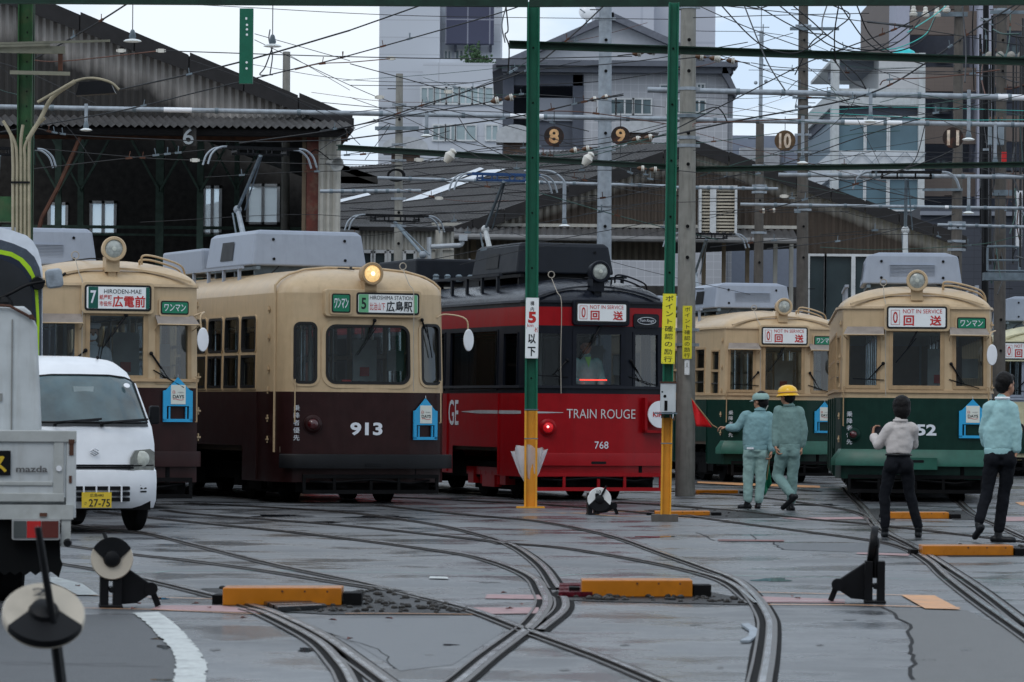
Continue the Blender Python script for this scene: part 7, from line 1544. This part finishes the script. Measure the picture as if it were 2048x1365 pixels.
def truck():
    D = 27.5; s = F / D; t = thing('flatbed_truck', 'white flatbed truck seen from behind with rusty tailgate post and black mudflap', 'truck', G(150, 1205) , R(12)); 
    # local: x=0 at the street side post, bed extends to -x, y away from camera
    o = MB(); z0, z1 = .70, 1.17
    o.box(-1.70, -.075, 0, .045, z0 + .03, z1); o.build('tailgate', WHITED, t)
    b = MB(); b.box(-1.72, -.0, -.018, .055, z1 - .07, z1 + .01); b.box(-.155, -.085, -.012, .03, z0, z1 - .06); b.box(-1.70, -.08, -.014, .03, z0 - .01, z0 + .05); b.box(-1.7, -.16, -.010, .03, z0 + .10, z0 + .13)
    bev(b.build('tailgate_frame', mat('truck_trim', (.42, .44, .43), .5, dirtamt=.4, dirt=(.2, .19, .16)), t), .006)
    b = MB(); b.box(-.068, 0, -.01, .08, z0 - .12, z1 + .005); bev(b.build('corner_post', WHITED, t), .006)
    b = MB(); b.box(-.050, -.020, -.016, -.009, z1 - .16, z1 - .03); b.box(-.055, -.015, -.020, -.009, z1 - .08, z1 - .05); b.box(-.05, -.03, -.016, -.009, z0 + .12, z0 + .17); build_each(b, 'rusty_latch', RUST, t)
    b = MB(); b.lathe([(.012, 0), (.018, .06)], T(-.60, -.02, z1 - .16), 8); b.lathe([(.02, 0), (.02, .01)], T(-.12, -.014, z0 + .22) @ RX(90), 10); b.build('pin', WHITE, t)
    b = MB(); b.box(-.92, -.45, -.016, -.012, z0 + .17, z0 + .34); sg = b.build('warning_panel', BLACK, t); text_part('lettering', 'ガス', .30, .13, mat('gold_lettering', (.62, .42, .03), .5), sg, T(-.625, -.018, z0 + .255), .02)
    text_part('lettering', 'mazda', .215, .045, mat('badge_grey', (.10, .10, .10), .4), t, T(-.305, -.012, z0 + .215), .02)
    b = MB(); b.box(-1.72, 0, .05, 2.6, z0 - .06, z0 + .02); b.box(-.045, 0, .05, 2.6, z0, z1); b.box(-1.72, -1.67, .05, 2.6, z0, z1); b.build('bed', WHITED, t)
    b = MB(); b.box(-1.72, -.02, -.03, .03, z0 - .13, z0 - .03); b.box(-.10, -.035, -.02, .03, z0 - .32, z0 - .12); b.build('cross_member', mat('truck_trim', (.4, .4, .4)), t)
    b = MB(); b.prism(rrect(-.44, -.115, z0 - .27, z0 - .125, .012, 2), -.07, -.02); tl = b.build('tail_light', mat('lamp_frame_grey', (.35, .36, .36), .5), t)
    for x0_, x1_, m in ((-.43, -.345, mat('lamp_grey', (.07, .08, .08), .3)), (-.34, -.245, mat('lamp_red', (.45, .01, .01), .2, coat=1)), (-.24, -.125, mat('lamp_amber_dark', (.10, .015, .01), .2, coat=1))):
        b = MB(); b.box(x0_, x1_, -.078, -.068, z0 - .255, z0 - .14); b.build('lens', m, tl)
    b = MB(); b.box(-.25, -.20, -.045, -.02, z0 - .11, z0 - .085); b.build('reflector_bracket', RUST, t)
    b = MB(); b.lathe([(.03, 0), (.02, .04)], T(-.055, -.02, z0 - .29) @ RX(90), 12); b.build('rubber_stop', BLACK, t)
    b = MB(); pts = [(-1.7, z0 - .13), (-.11, z0 - .13), (-.10, .30), (-.085, .26), (-.11, .17)] + [(-.13 - k * .035, .21 if k % 2 else .185) for k in range(24)] + [(-1.7, .2)]; b.prism(pts, .02, .05); b.build('mudflap', mat('mudflap', (.005, .0055, .006), .8, spec=.12), t)
    for x in (-.42, -.64, -1.4):
        b = MB(T(x, .42, .30) @ RY(90)); b.lathe([(.15, -.09), (.28, -.09), (.30, -.07), (.30, .07), (.28, .09), (.15, .09)], n=30); w_ = b.build('wheel', TYRE, t, 40); b = MB(T(x, .42, .30) @ RY(90)); b.lathe([(0, -.05), (.16, -.06), (.16, .06), (0, .05)], n=18); b.build('rim', GALVD, w_, 40)
    b = MB(); b.box(-1.2, -.5, .1, 4.0, z0 - .25, z0 - .06); b.build('chassis', UNDER, t)
    b = MB(); w = 1.66; pr = [(-w - .05, .75), (.06 - .05, .75), (.05 - .05, 1.2), (-.0 - .04, 1.95), (-.04 - .05, 2.06), (-.09 - .05, 2.10), (-w + .1, 2.10), (-w + .02, 1.98)]
    b.prism(pr, 2.7, 4.2); bev(b.build('cab', WHITED, t), .03, 3)
    b = MB(); b.tube([(-.06, 2.68, 2.00), (-.25, 2.68, 2.10), (-.5, 2.68, 2.11)], .012, 6); b.lathe([(.02, 0), (.02, .02)], T(-.09, 2.68, 2.02) @ RX(90), 8); b.build('rust_edge', RUST, t)
    b = MB(); b.box(-.235, -.225, 2.688, 2.70, .8, 2.0); b.box(-.9, -.3, 2.69, 2.70, 1.38, 1.44); b.build('panel_seam', mat('seam_grey', (.22, .22, .21), .7), t)
truck()
def modern():
    s = 167.0; D = F / s; x_r = X(84, D); t = thing('modern_tram', 'modern white tram with rounded black front and lime green line beside the truck', 'tram', (x_r, D, 0), R(11))
    def L_(pts, mir=2.45):     # pixel outline -> local polygon, mirrored to the far side
        a = [((x - 84) / s, 1.35 + (HY - y - 8) / s) for x, y in pts]; return a
    def shape(pts, y0, y1, nm, m, par=t):
        a = L_(pts); w = 2.5; full = [(-w - x, z) for x, z in a[::-1]] ; poly = a + full; n_ = len(poly); b = MB()
        poly = [p for p in a][::1] + [(-w - p[0], p[1]) for p in a[::-1]]
        b.prism(poly, y0, y1); return b.build(nm, m, par, 40)
    out = [(84, 1000), (84, 715), (83, 545), (79, 520), (73, 500), (62, 482), (50, 472), (38, 468), (20, 462), (0, 458), (-40, 455)]
    shape(out, 0, 12, 'body', mat('tram_white', (.72, .77, .84), .25, coat=.4))
    shape([(82, 1000), (82, 715), (81, 560), (76, 535), (66, 515), (50, 500), (24, 489), (0, 482), (-40, 478)], -.02, .3, 'front_mask', mat('tram_slate', (.06, .075, .10), .25, coat=.5))
    shape([(77, 1000), (77, 640), (74, 585), (68, 555), (59, 535), (43, 518), (21, 506), (0, 502), (-40, 499)], -.03, .2, 'lime_line', mat('lime', (.38, .62, .02), .35))
    shape([(71, 1000), (71, 640), (67, 585), (60, 555), (50, 540), (36, 524), (19, 515), (0, 511), (-40, 508)], -.04, .2, 'glass_surround', mat('tram_navy', (.012, .018, .035), .2, coat=.6))
    shape([(64, 900), (64, 640), (61, 590), (55, 562), (43, 543), (24, 530), (0, 521), (-40, 517)], -.05, .1, 'windscreen', mat('black_glass', (.012, .014, .018), .06, coat=1, var=.5, nscale=2, rvar=.02))
    def q(x, y, dy): return Vector(((x - 84) / s, dy, 1.35 + (HY - y - 8) / s))
    b = MB(); b.tube(spline([q(-5, 600, -.12), q(20, 588, -.15), q(50, 572, -.16), q(86, 564, -.16)], 4), .02, 8); b.lathe([(.075, -.05), (.085, 0), (.07, .05)], Matrix.Translation(q(72, 568, -.12)) @ RX(90), 16)
    mo = b.build('mirror_arm', BLACK, t, 50); b = MB(Matrix.Translation(q(104, 558, -.16)) @ RY(-8)); b.prism(rrect(-.10, .10, -.115, .115, .05), -.06, .06); bev(b.build('mirror_housing', mat('mirror_grey', (.28, .32, .36), .5, var=.4, nscale=8), mo, 40), .02)
    b = MB(); b.tube([q(120, 552, -.16), q(127, 547, -.16)], .018, 6); b.build('mirror_tip', BLACK, mo); b = MB(); b.sphere(q(8, 610, -.15), .09, 10); b.tube([q(6, 615, -.15), q(6, 700, -.15)], .02, 6); b.build('camera_pod', BLACK, t)
    b = MB(); b.box(-2.3, -.1, .4, 11, .06, .4); b.build('underframe', UNDER, t)
modern()
# ================================================================== people
def blob(cones, balls, voxel, name, m, parent, smooth=4, disp=0.0, dscale=.12, loft=()):
    b = MB()
    for rings in loft:      # rings: (centre, half width, half depth, width axis)
        vs = []; n = 20
        for c_, wx, dy, ax in rings:
            dd = V(0, 0, 1).cross(ax).normalized()
            for k in range(n): a = 2 * math.pi * k / n; vs.append(c_ + ax * wx * math.cos(a) + dd * dy * math.sin(a))
        m_ = len(rings); b.add(vs, [(i * n + k, i * n + (k + 1) % n, (i + 1) * n + (k + 1) % n, (i + 1) * n + k) for i in range(m_ - 1) for k in range(n)] + [tuple(range(n))[::-1], tuple(range((m_ - 1) * n, m_ * n))])
    for (a, c, r0, r1) in cones:
        a = Vector(a); c = Vector(c); b.tube([a, c], [r0, r1], 12); b.sphere(a, r0, 10); b.sphere(c, r1, 10)
    for (c, r, sc) in balls: b.sphere(c, r, 14, sc)
    o = b.build(name, m, None)
    md = o.modifiers.new('r', 'REMESH'); md.mode = 'VOXEL'; md.voxel_size = voxel
    sm = o.modifiers.new('s', 'SMOOTH'); sm.iterations = smooth; sm.factor = .6
    if disp:
        tx = bpy.data.textures.new('folds', 'CLOUDS'); tx.noise_scale = dscale; dm_ = o.modifiers.new('d', 'DISPLACE'); dm_.texture = tx; dm_.strength = disp; dm_.mid_level = .5
    dg = bpy.context.evaluated_depsgraph_get(); dg.update(); me = bpy.data.meshes.new_from_object(o.evaluated_get(dg)); bpy.data.objects.remove(o)
    me.materials.clear(); me.materials.append(m)
    for p in me.polygons: p.use_smooth = True
    me.name = name; o = bpy.data.objects.new(name, me); COL.objects.link(o)
    if parent: o.parent = parent
    return o
def V(*a): return Vector(a)
def hand_parts(w, d, up, side=1, curl=.6):
    """palm plus five fingers as cones: w wrist, d finger direction, up back-of-hand normal"""
    d = d.normalized(); up = (up - d * up.dot(d)).normalized(); s = d.cross(up) * side; out = []
    pm = w + d * .085
    for k, off in enumerate((-.028, -.009, .010, .028)): out.append((w + s * off * .6, pm + s * off, .014, .012))
    for k, (off, ln) in enumerate(zip((-.029, -.010, .010, .028), (.060, .075, .080, .070))):
        a = pm + s * off; b1 = a + (d * math.cos(curl) - up * math.sin(curl)) * ln * .55; c = b1 + (d * math.cos(curl * 2.1) - up * math.sin(curl * 2.1)) * ln * .55
        out += [(a, b1, .0095, .0085), (b1, c, .0085, .007)]
    th = w + d * .03 + s * .03; t1 = th + (d * .6 + s * .6 - up * .4).normalized() * .045; t2 = t1 + (d * .9 - up * .5).normalized() * .03; out += [(th, t1, .013, .011), (t1, t2, .010, .008)]
    return out
def person(label, base, J, top, bot, hairm=HAIR, shoe=SHOE, sleeves=True, hips=(.155, .115), chest=(.175, .125), hr=1.0, collar=None, waist_z=None, band=True, cap=None, rx=0.0, face=V(0, 1, 0), thick=1.0, mask=False, legr=1.0, low=True, armr=1.0, topbump=.020):
    t = thing('person', label, 'person', base, R(rx)); j = {k: Vector(v) for k, v in J.items() if k != 'longhair'}
    hd = j['head']; nk = j['neck']; face = face.normalized(); sidev = face.cross(V(0, 0, 1)).normalized()
    hips_c = (j['hipL'] + j['hipR']) / 2; waist = j['waist']; chest_c = (j['shL'] + j['shR']) / 2
    # body
    cones = [(nk - V(0, 0, .06), hd - V(0, 0, .05), .060, .055), (chest_c, waist, .06, .06), (waist, hips_c, .055, .045)]
    for s in 'LR':
        cones += [(j['sh' + s], j['el' + s], .042, .036), (j['el' + s], j['wr' + s], .036, .026)]
        if low: cones += [(j['hip' + s], j['kn' + s], .050, .045), (j['kn' + s], j['an' + s], .048, .036)]
        hdv = j.get('hd' + s, (j['wr' + s] - j['el' + s])); cones += hand_parts(j['wr' + s], hdv, j.get('up' + s, V(0, 1, .2)), 1 if s == 'R' else -1, .75)
    hy = Matrix(((sidev.x, face.x, 0), (sidev.y, face.y, 0), (0, 0, 1))).to_4x4()
    b = MB(); balls = []
    def hb(x, y, z, r, sc): balls.append((hd + sidev * x * hr + face * y * hr + V(0, 0, z * hr), r * hr, sc))
    hb(0, -.005, .03, .088, (1, 1, 1.08)); hb(0, .03, -.035, .068, (1, 1, 1.1)); hb(0, .048, -.075, .038, (1.1, 1.1, .9)); hb(0, .095, -.018, .015, (.9, 1.2, 1.3)); hb(0, .085, -.055, .018, (1.5, .7, .6))
    for s in (-1, 1): hb(s * .080, -.005, -.015, .020, (.6, .9, 1.4)); hb(s * .03, .078, .025, .016, (1.3, .6, .7))
    blob(cones, balls, .0075, 'body', SKIN, t, 3)
    eb = MB()
    for s in (-1, 1): eb.sphere(hd + sidev * s * .032 * hr + face * .083 * hr + V(0, 0, .006), .010, 8)
    eb.build('eyes', mat('eye_dark', (.02, .015, .012), .2), t)
    # top garment
    c = []; bl = []
    sw = (j['shL'] - j['shR']).length / 2
    ux = (j['shR'] - j['shL']).normalized()
    dpt = chest[1] * thick
    ux2 = V(ux.x, ux.y, 0).normalized(); up_ = nk - chest_c
    rg = [(chest_c + up_ * .85, .060, .060), (chest_c + up_ * .55, sw * .50, .075), (chest_c + up_ * .25, sw * .86, .092), (chest_c, sw * .98, dpt * .86), (chest_c.lerp(waist, .2), sw * .96, dpt), (chest_c.lerp(waist, .5), chest[0] * thick, dpt * 1.0), (chest_c.lerp(waist, .8), chest[0] * .98 * thick, dpt * .98), (chest_c.lerp(waist, .93), hips[0] * 1.06 * thick, hips[1] * 1.05 * thick), (waist, hips[0] * 1.0 * thick, hips[1] * 1.0 * thick)]
    tl = [[(p, w_, d_, ux2) for p, w_, d_ in rg]]
    c.append((nk - V(0, 0, .05), nk - V(0, 0, .005), .078, .070))
    for s in 'LR':
        sh, el, wr = j['sh' + s], j['el' + s], j['wr' + s]
        c += [(sh + (nk - sh) * .15, sh, .068 * armr, .070 * armr), (sh, el, .072 * armr, .060 * armr), (el, el.lerp(wr, .8), .060 * armr, .055 * armr), (el.lerp(wr, .84), el.lerp(wr, .92), .050 * armr, .040 * armr)]
    o = blob(c, bl, .011, 'jacket' if band else 'blouse', top, t, 6, topbump, .085, loft=tl)
    if band:
        bl = [(waist + V(0, 0, dz), 1.0, (hips[0] * 1.03 * thick, hips[1] * 1.02 * thick, .02)) for dz in (-.03, -.015, 0.0, .015)]; blob([], [], .009, 'waistband', top, t, 2, loft=[[(waist + V(0, 0, dz), hips[0] * (1.04 - abs(dz)) * thick, hips[1] * 1.04 * thick, ux2) for dz in (-.05, -.03, 0, .02)]])
    cl = MB(); cl.tube([nk + V(.066 * math.cos(a), .066 * math.sin(a), -.0) for a in [k * math.pi / 8 for k in range(17)]], .018, 6); cl.build('collar', collar or top, t, 50)
    if low:
        c = []; bl = []
        hl = [[(waist.lerp(hips_c, f), hips[0] * (.97 + .06 * min(f, 1)) * thick * (1 if f < 1.2 else .8), hips[1] * (.97 + .12 * min(f, 1)) * thick * (1 if f < 1.2 else .7), ux2) for f in (0, .4, .8, 1.2, 1.9)]]
        for s in 'LR':
            h, k_, a = j['hip' + s], j['kn' + s], j['an' + s]; c += [(h, k_, .095 * legr, .073 * legr), (k_, a + (k_ - a) * .08, .073 * legr, .062 * legr)]; bl.append((h + V(0, -.03, -.02), 1.0, (.085, .095, .10)))
        blob(c, bl, .011, 'trousers', bot, t, 6, .024, .085, loft=hl)
        for s in 'LR':
            a = j['an' + s]; toe = j['toe' + s]; heel = j.get('heel' + s, a + V(0, 0, -.05)); d = (toe - heel).normalized()
            blob([(heel, toe - d * .04, .038, .036), (a, heel.lerp(toe, .25), .042, .042), (toe - d * .05, toe - d * .03, .040, .036)], [], .009, 'shoe', shoe, t, 3)
    # hair
    if hairm:
        bl = []
        def hh(x, y, z, r, sc): bl.append((hd + sidev * x * hr + face * y * hr + V(0, 0, z * hr), r * hr, sc))
        hh(0, -.022, .052, .098, (1, 1.0, 1)); hh(0, -.05, -.005, .078, (1.05, .8, 1.1)); hh(0, .025, .085, .075, (1.05, 1, .55))
        if J.get('longhair'): hh(0, -.03, -.01, .094, (1.02, .95, 1.25)); hh(0, -.05, -.08, .06, (1, .7, 1)); hh(.05, .01, .03, .06, (.8, 1, 1.3)); hh(-.05, .01, .03, .06, (.8, 1, 1.3))
        blob([], bl, .010, 'hair', hairm, t, 3, .012, .03)
    if cap == 'cap' or cap == 'helmet':
        m = TEALT if cap == 'cap' else HELM; R_ = .112 if cap == 'cap' else .132; zz = .045 if cap == 'cap' else .040
        Mh = Matrix.Translation(hd + V(0, 0, zz * hr) - face * .008) @ hy @ RX(-4); b = MB(Mh)
        H = .085 if cap == 'cap' else .125
        b.lathe([(R_ * .98, -.02), (R_, .0), (R_ * .97, H * .35), (R_ * .82, H * .68), (R_ * .5, H * .93), (R_ * .2, H), (0, H * 1.01)], n=28)
        if cap == 'helmet': b.lathe([(R_ * 1.0, -.022), (R_ * 1.13, -.028), (R_ * 1.12, -.018), (R_, -.004)], n=28)
        co = b.build('cap' if cap == 'cap' else 'helmet', m, t, 50)
        for v in co.data.vertices: 
            q = v.co - (hd); f_ = q.dot(face); v.co = v.co + face * f_ * .14
        b = MB(Mh); n_ = 9; vs = []
        L__ = .075 if cap == 'cap' else .05
        for k in range(n_ + 1):
            a = R(30 + 120 * k / n_); vs += [(R_ * .97 * math.cos(a), R_ * 1.06 * math.sin(a), -.012), ((R_ * .95) * math.cos(a), R_ * 1.06 * math.sin(a) + L__ * math.sin(R(180 * k / n_)), -.028)]
        vs2 = [(x, y, z - .008) for x, y, z in vs]; m2 = len(vs)
        b.add(vs + vs2, [(2 * k, 2 * k + 2, 2 * k + 3, 2 * k + 1) for k in range(n_)] + [(m2 + 2 * k, m2 + 2 * k + 1, m2 + 2 * k + 3, m2 + 2 * k + 2) for k in range(n_)] + [(2 * k + 1, 2 * k + 3, m2 + 2 * k + 3, m2 + 2 * k + 1) for k in range(n_)])
        b.build('peak', m if cap == 'helmet' else mat('cap_peak', (.35, .45, .44), .7), co)
        if cap == 'helmet':
            b = MB(Mh); b.tube([(R_ * 1.01 * math.cos(a) * (1), R_ * 1.14 * math.sin(a) , .018) for a in [k * math.pi / 12 for k in range(25)]], .008, 5); b.build('stripe', mat('helmet_stripe', (.45, .22, .10), .5), co)
    if mask: b = MB(); b.sphere(hd + face * .065 * hr + V(0, 0, -.045), .06, 12, (1.05, .6, .9)); b.build('face_mask', WHITE, t, 60)
    return t, j
def K(zx, zy, x0, y0, s, y=0.0): return V((zx - x0) / s, y, (y0 - zy) / s)
# flag man
q = lambda x, y, d=0.0: K(x, y, 560, 1183, 627, d)
fm, jf = person('worker in pale teal workwear and cap holding out a red flag', G(1380 + 560 / 4.264, 740 + 1183 / 4.264), dict(head=q(592, 245), neck=q(590, 318), shL=q(462, 372), shR=q(672, 380), elL=q(392, 478, .02), wrL=q(300, 478, .03), elR=q(697, 560, -.02), wrR=q(690, 680, -.06), waist=q(557, 640), hipL=q(505, 690), hipR=q(610, 690),
    knL=q(492, 905, .0), anL=q(490, 1115), toeL=q(405, 1172, .05), heelL=q(505, 1165), knR=q(603, 905), anR=q(586, 1125), toeR=q(575, 1170, .14), heelR=q(582, 1168, -.03), upL=V(0, 0, 1), hdL=V(-1, 0, .12), upR=V(1, 0, 0)), TEAL, TEALT, face=V(-.72, .69, 0), cap='cap', thick=1.12, legr=1.02)
def flag(name, label, px, D, m, th=.004):
    c = P(px[0][0], px[0][1], D); t = thing(name, label, 'flag', c); o = Vector(c); b = MB(); vs = []
    tl, tr, br, bl_ = [P(x, y, D) - o for x, y in px]; n = 10
    for i in range(n + 1):
        for k in range(n + 1):
            u, v = i / n, k / n; p = (tl.lerp(tr, u)).lerp(bl_.lerp(br, u), v); p.y += .035 * math.sin(u * 7 + v * 4) * (.4 + v); vs.append(p)
    fs = [(i * (n + 1) + k, (i + 1) * (n + 1) + k, (i + 1) * (n + 1) + k + 1, i * (n + 1) + k + 1) for i in range(n) for k in range(n)]
    b.add(vs, fs); o_ = b.build('cloth', m, t, 60); sm = o_.modifiers.new('s', 'SOLIDIFY'); sm.thickness = .003; return t, o
Df = fm.location.y
t, o = flag('hand_flag', 'red signal flag held out towards the concrete pole', [(1383, 799), (1386, 802), (1424, 855), (1392, 853)], Df, FLAGR)
b = MB(); b.tube([P(1382, 797, Df) - o, P(1424, 850, Df) - o, P(1434, 856, Df) - o], .009, 6); b.build('stick', mat('wood_stick', (.3, .2, .1), .6), t)
t, o = flag('hand_flag', 'green signal flag hanging rolled between the two workers', [(1513, 950), (1538, 925), (1543, 968), (1529, 992)], Df + .1, FLAGG)
b = MB(); b.tube([P(1541, 900, Df + .05) - o, P(1533, 960, Df + .1) - o], .009, 6); b.build('stick', mat('wood_stick', (.3, .2, .1), .6), t)
b = MB(); b.tube([q(645, 250, -.02) , q(655, 285, -.03), q(640, 320, -.02)], .009, 5); b.build('strap', mat('pale_strap', (.6, .58, .5), .6), fm)
b = MB(); b.box(-.045, .05, -.015, .01, -.012, .014); oo = b.build('pocket_cloth', WHITE, fm); oo.location = q(500, 655, -.145)
# helmet man
q = lambda x, y, d=0.0: K(x, y, 840, 1200, 627, d)
hm_, jh = person('worker in grey green workwear and yellow helmet walking away with a lifted heel', G(1380 + 840 / 4.264, 740 + 1200 / 4.264), dict(head=q(820, 222), neck=q(838, 295), shL=q(745, 345), shR=q(925, 350), elL=q(722, 500, .0), wrL=q(722, 655, -.06), elR=q(968, 510), wrR=q(948, 655, .02), waist=q(838, 640), hipL=q(790, 690), hipR=q(880, 690),
    knL=q(745, 905, .10), anL=q(855, 1065, -.22), toeL=q(778, 1185, -.06), heelL=q(890, 1075, -.27), knR=q(875, 900, .05), anR=q(868, 1130, .10), toeR=q(840, 1185, .22), heelR=q(878, 1185, .04), upR=V(1, 0, 0), upL=V(-1, 0, 0), hdL=V(.25, -.3, -1), hdR=V(0, 0, -1)), TEALG, TEALG, face=V(-.62, .78, 0), cap='helmet', thick=1.02, legr=1.05)
b = MB(); b.tube([q(790, 235, .05), q(788, 275, .06), q(800, 285, .02)], .007, 5); b.build('chin_strap', WHITE, hm_)
# woman photographing
q = lambda x, y, d=0.0: K(x, y, 370, 1238, 690, d)
wm, jw = person('person in white blouse and black trousers photographing the trams', G(1700 + 370 / 3.69, 740 + 1238 / 3.69), dict(head=q(372, 272, .02), neck=q(365, 362), shL=q(283, 425), shR=q(455, 425), elL=q(205, 545, .05), wrL=q(172, 478, .20), elR=q(470, 540, .12), wrR=q(330, 470, .30), waist=q(352, 612), hipL=q(300, 690), hipR=q(410, 690),
    knL=q(252, 920, .02), anL=q(258, 1170), toeL=q(262, 1225, .20), heelL=q(258, 1218, .0), knR=q(440, 905, .02), anR=q(508, 1170), toeR=q(520, 1225, .20), heelR=q(506, 1218, .0), upL=V(-1, 0, 0), hdL=V(.1, .3, 1), hdR=V(-1, 0, .3), upR=V(0, 1, 0), longhair=True), BLOUSE, TROUS, face=V(-.15, .98, 0), chest=(.155, .105), hips=(.135, .10), band=False, legr=.86, thick=.95, armr=.95)
b = MB(); b.prism(rrect(-.075, .075, -.037, .037, .01), -.004, .004); ph = b.build('phone', mat('phone_black', (.02, .022, .03), .2)); ph.location = wm.location + q(212, 435, .24); tag(ph, 'dark phone held up sideways by the photographing person', 'phone')

wb = MB(); wb.tube([wm.location * 0 + V(.137 * math.cos(a) + (352 - 370) / 690, .103 * math.sin(a), (1238 - 618) / 690) for a in [k * math.pi / 12 for k in range(25)]], .012, 6); wb.build('belt', SHOE, wm, 50)
# walking man
q = lambda x, y, d=0.0: K(x, y, 1090, 1272, 700, d)
mn, jm = person('person in pale teal shirt and black trousers walking off with a hand in the pocket', G(1700 + 1090 / 3.69, 740 + 1272 / 3.69), dict(head=q(1140, 115), neck=q(1115, 210), shL=q(1022, 280), shR=q(1182, 290), elL=q(990, 450, .06), wrL=q(1010, 560, .14), elR=q(1222, 460, -.02), wrR=q(1218, 610, -.02), waist=q(1088, 590), hipL=q(1045, 650), hipR=q(1165, 650),
    knL=q(1010, 900, -.0), anL=q(938, 1130, -.12), toeL=q(912, 1245, -.02), heelL=q(955, 1160, -.18), knR=q(1140, 910, .05), anR=q(1098, 1200, .05), toeR=q(1225, 1258, .0), heelR=q(1060, 1250, .05), upR=V(1, 0, 0), upL=V(-1, 0, 0), hdR=V(-.25, .1, -1), hdL=V(.2, .4, -1)), TEALS, TROUS, face=V(.80, .58, 0), chest=(.168, .115), hips=(.145, .105), collar=WHITE, mask=False, legr=.93, armr=1.0)
# drivers
def driver(label, tram, x, y, top, undershirt=None, mask=False, capm=None):
    o = tram.matrix_world if False else Matrix.Translation(tram.location) @ Matrix.Rotation(tram.rotation_euler[2], 4, 'Z')
    base = o @ V(x, y, .80); q = lambda a, c, d=0.0: V(a, d, c)
    t, j = person(label, base, dict(head=q(0, 1.52), neck=q(0, 1.38), shL=q(.19, 1.27), shR=q(-.19, 1.27), elL=q(.24, 1.02, -.06), wrL=q(.16, .92, -.26), elR=q(-.24, 1.02, -.06), wrR=q(-.12, .92, -.26), waist=q(0, .85), hipL=q(.1, .78), hipR=q(-.1, .78), upL=V(0, 0, 1), upR=V(0, 0, 1)), top, TROUS, face=V(0, -1, 0), low=False, mask=mask)
    t.rotation_euler[2] = tram.rotation_euler[2]
    if undershirt: b = MB(); b.add([q(-.05, 1.36, -.10), q(.05, 1.36, -.10), q(.0, 1.20, -.135)], [(0, 1, 2)]); b.build('undershirt', undershirt, t)
    if capm: b = MB(); b.lathe([(.10, 1.58), (.125, 1.62), (.12, 1.65), (.0, 1.66)], n=20); b.build('cap', capm, t, 40)
driver('driver in white shirt and mask behind the windscreen of tram 7', tram7, -.22, .58, mat('white_shirt', (.55, .58, .62), .8), mask=True, capm=mat('white_cap', (.6, .62, .65), .7))
driver('driver in teal workwear behind the red light bar of the red tram', tramr, -.02, .50, mat('driver_teal', (.26, .44, .42), .8, bump=.4, bscale=14), undershirt=mat('lime_shirt', (.25, .65, .12), .7))
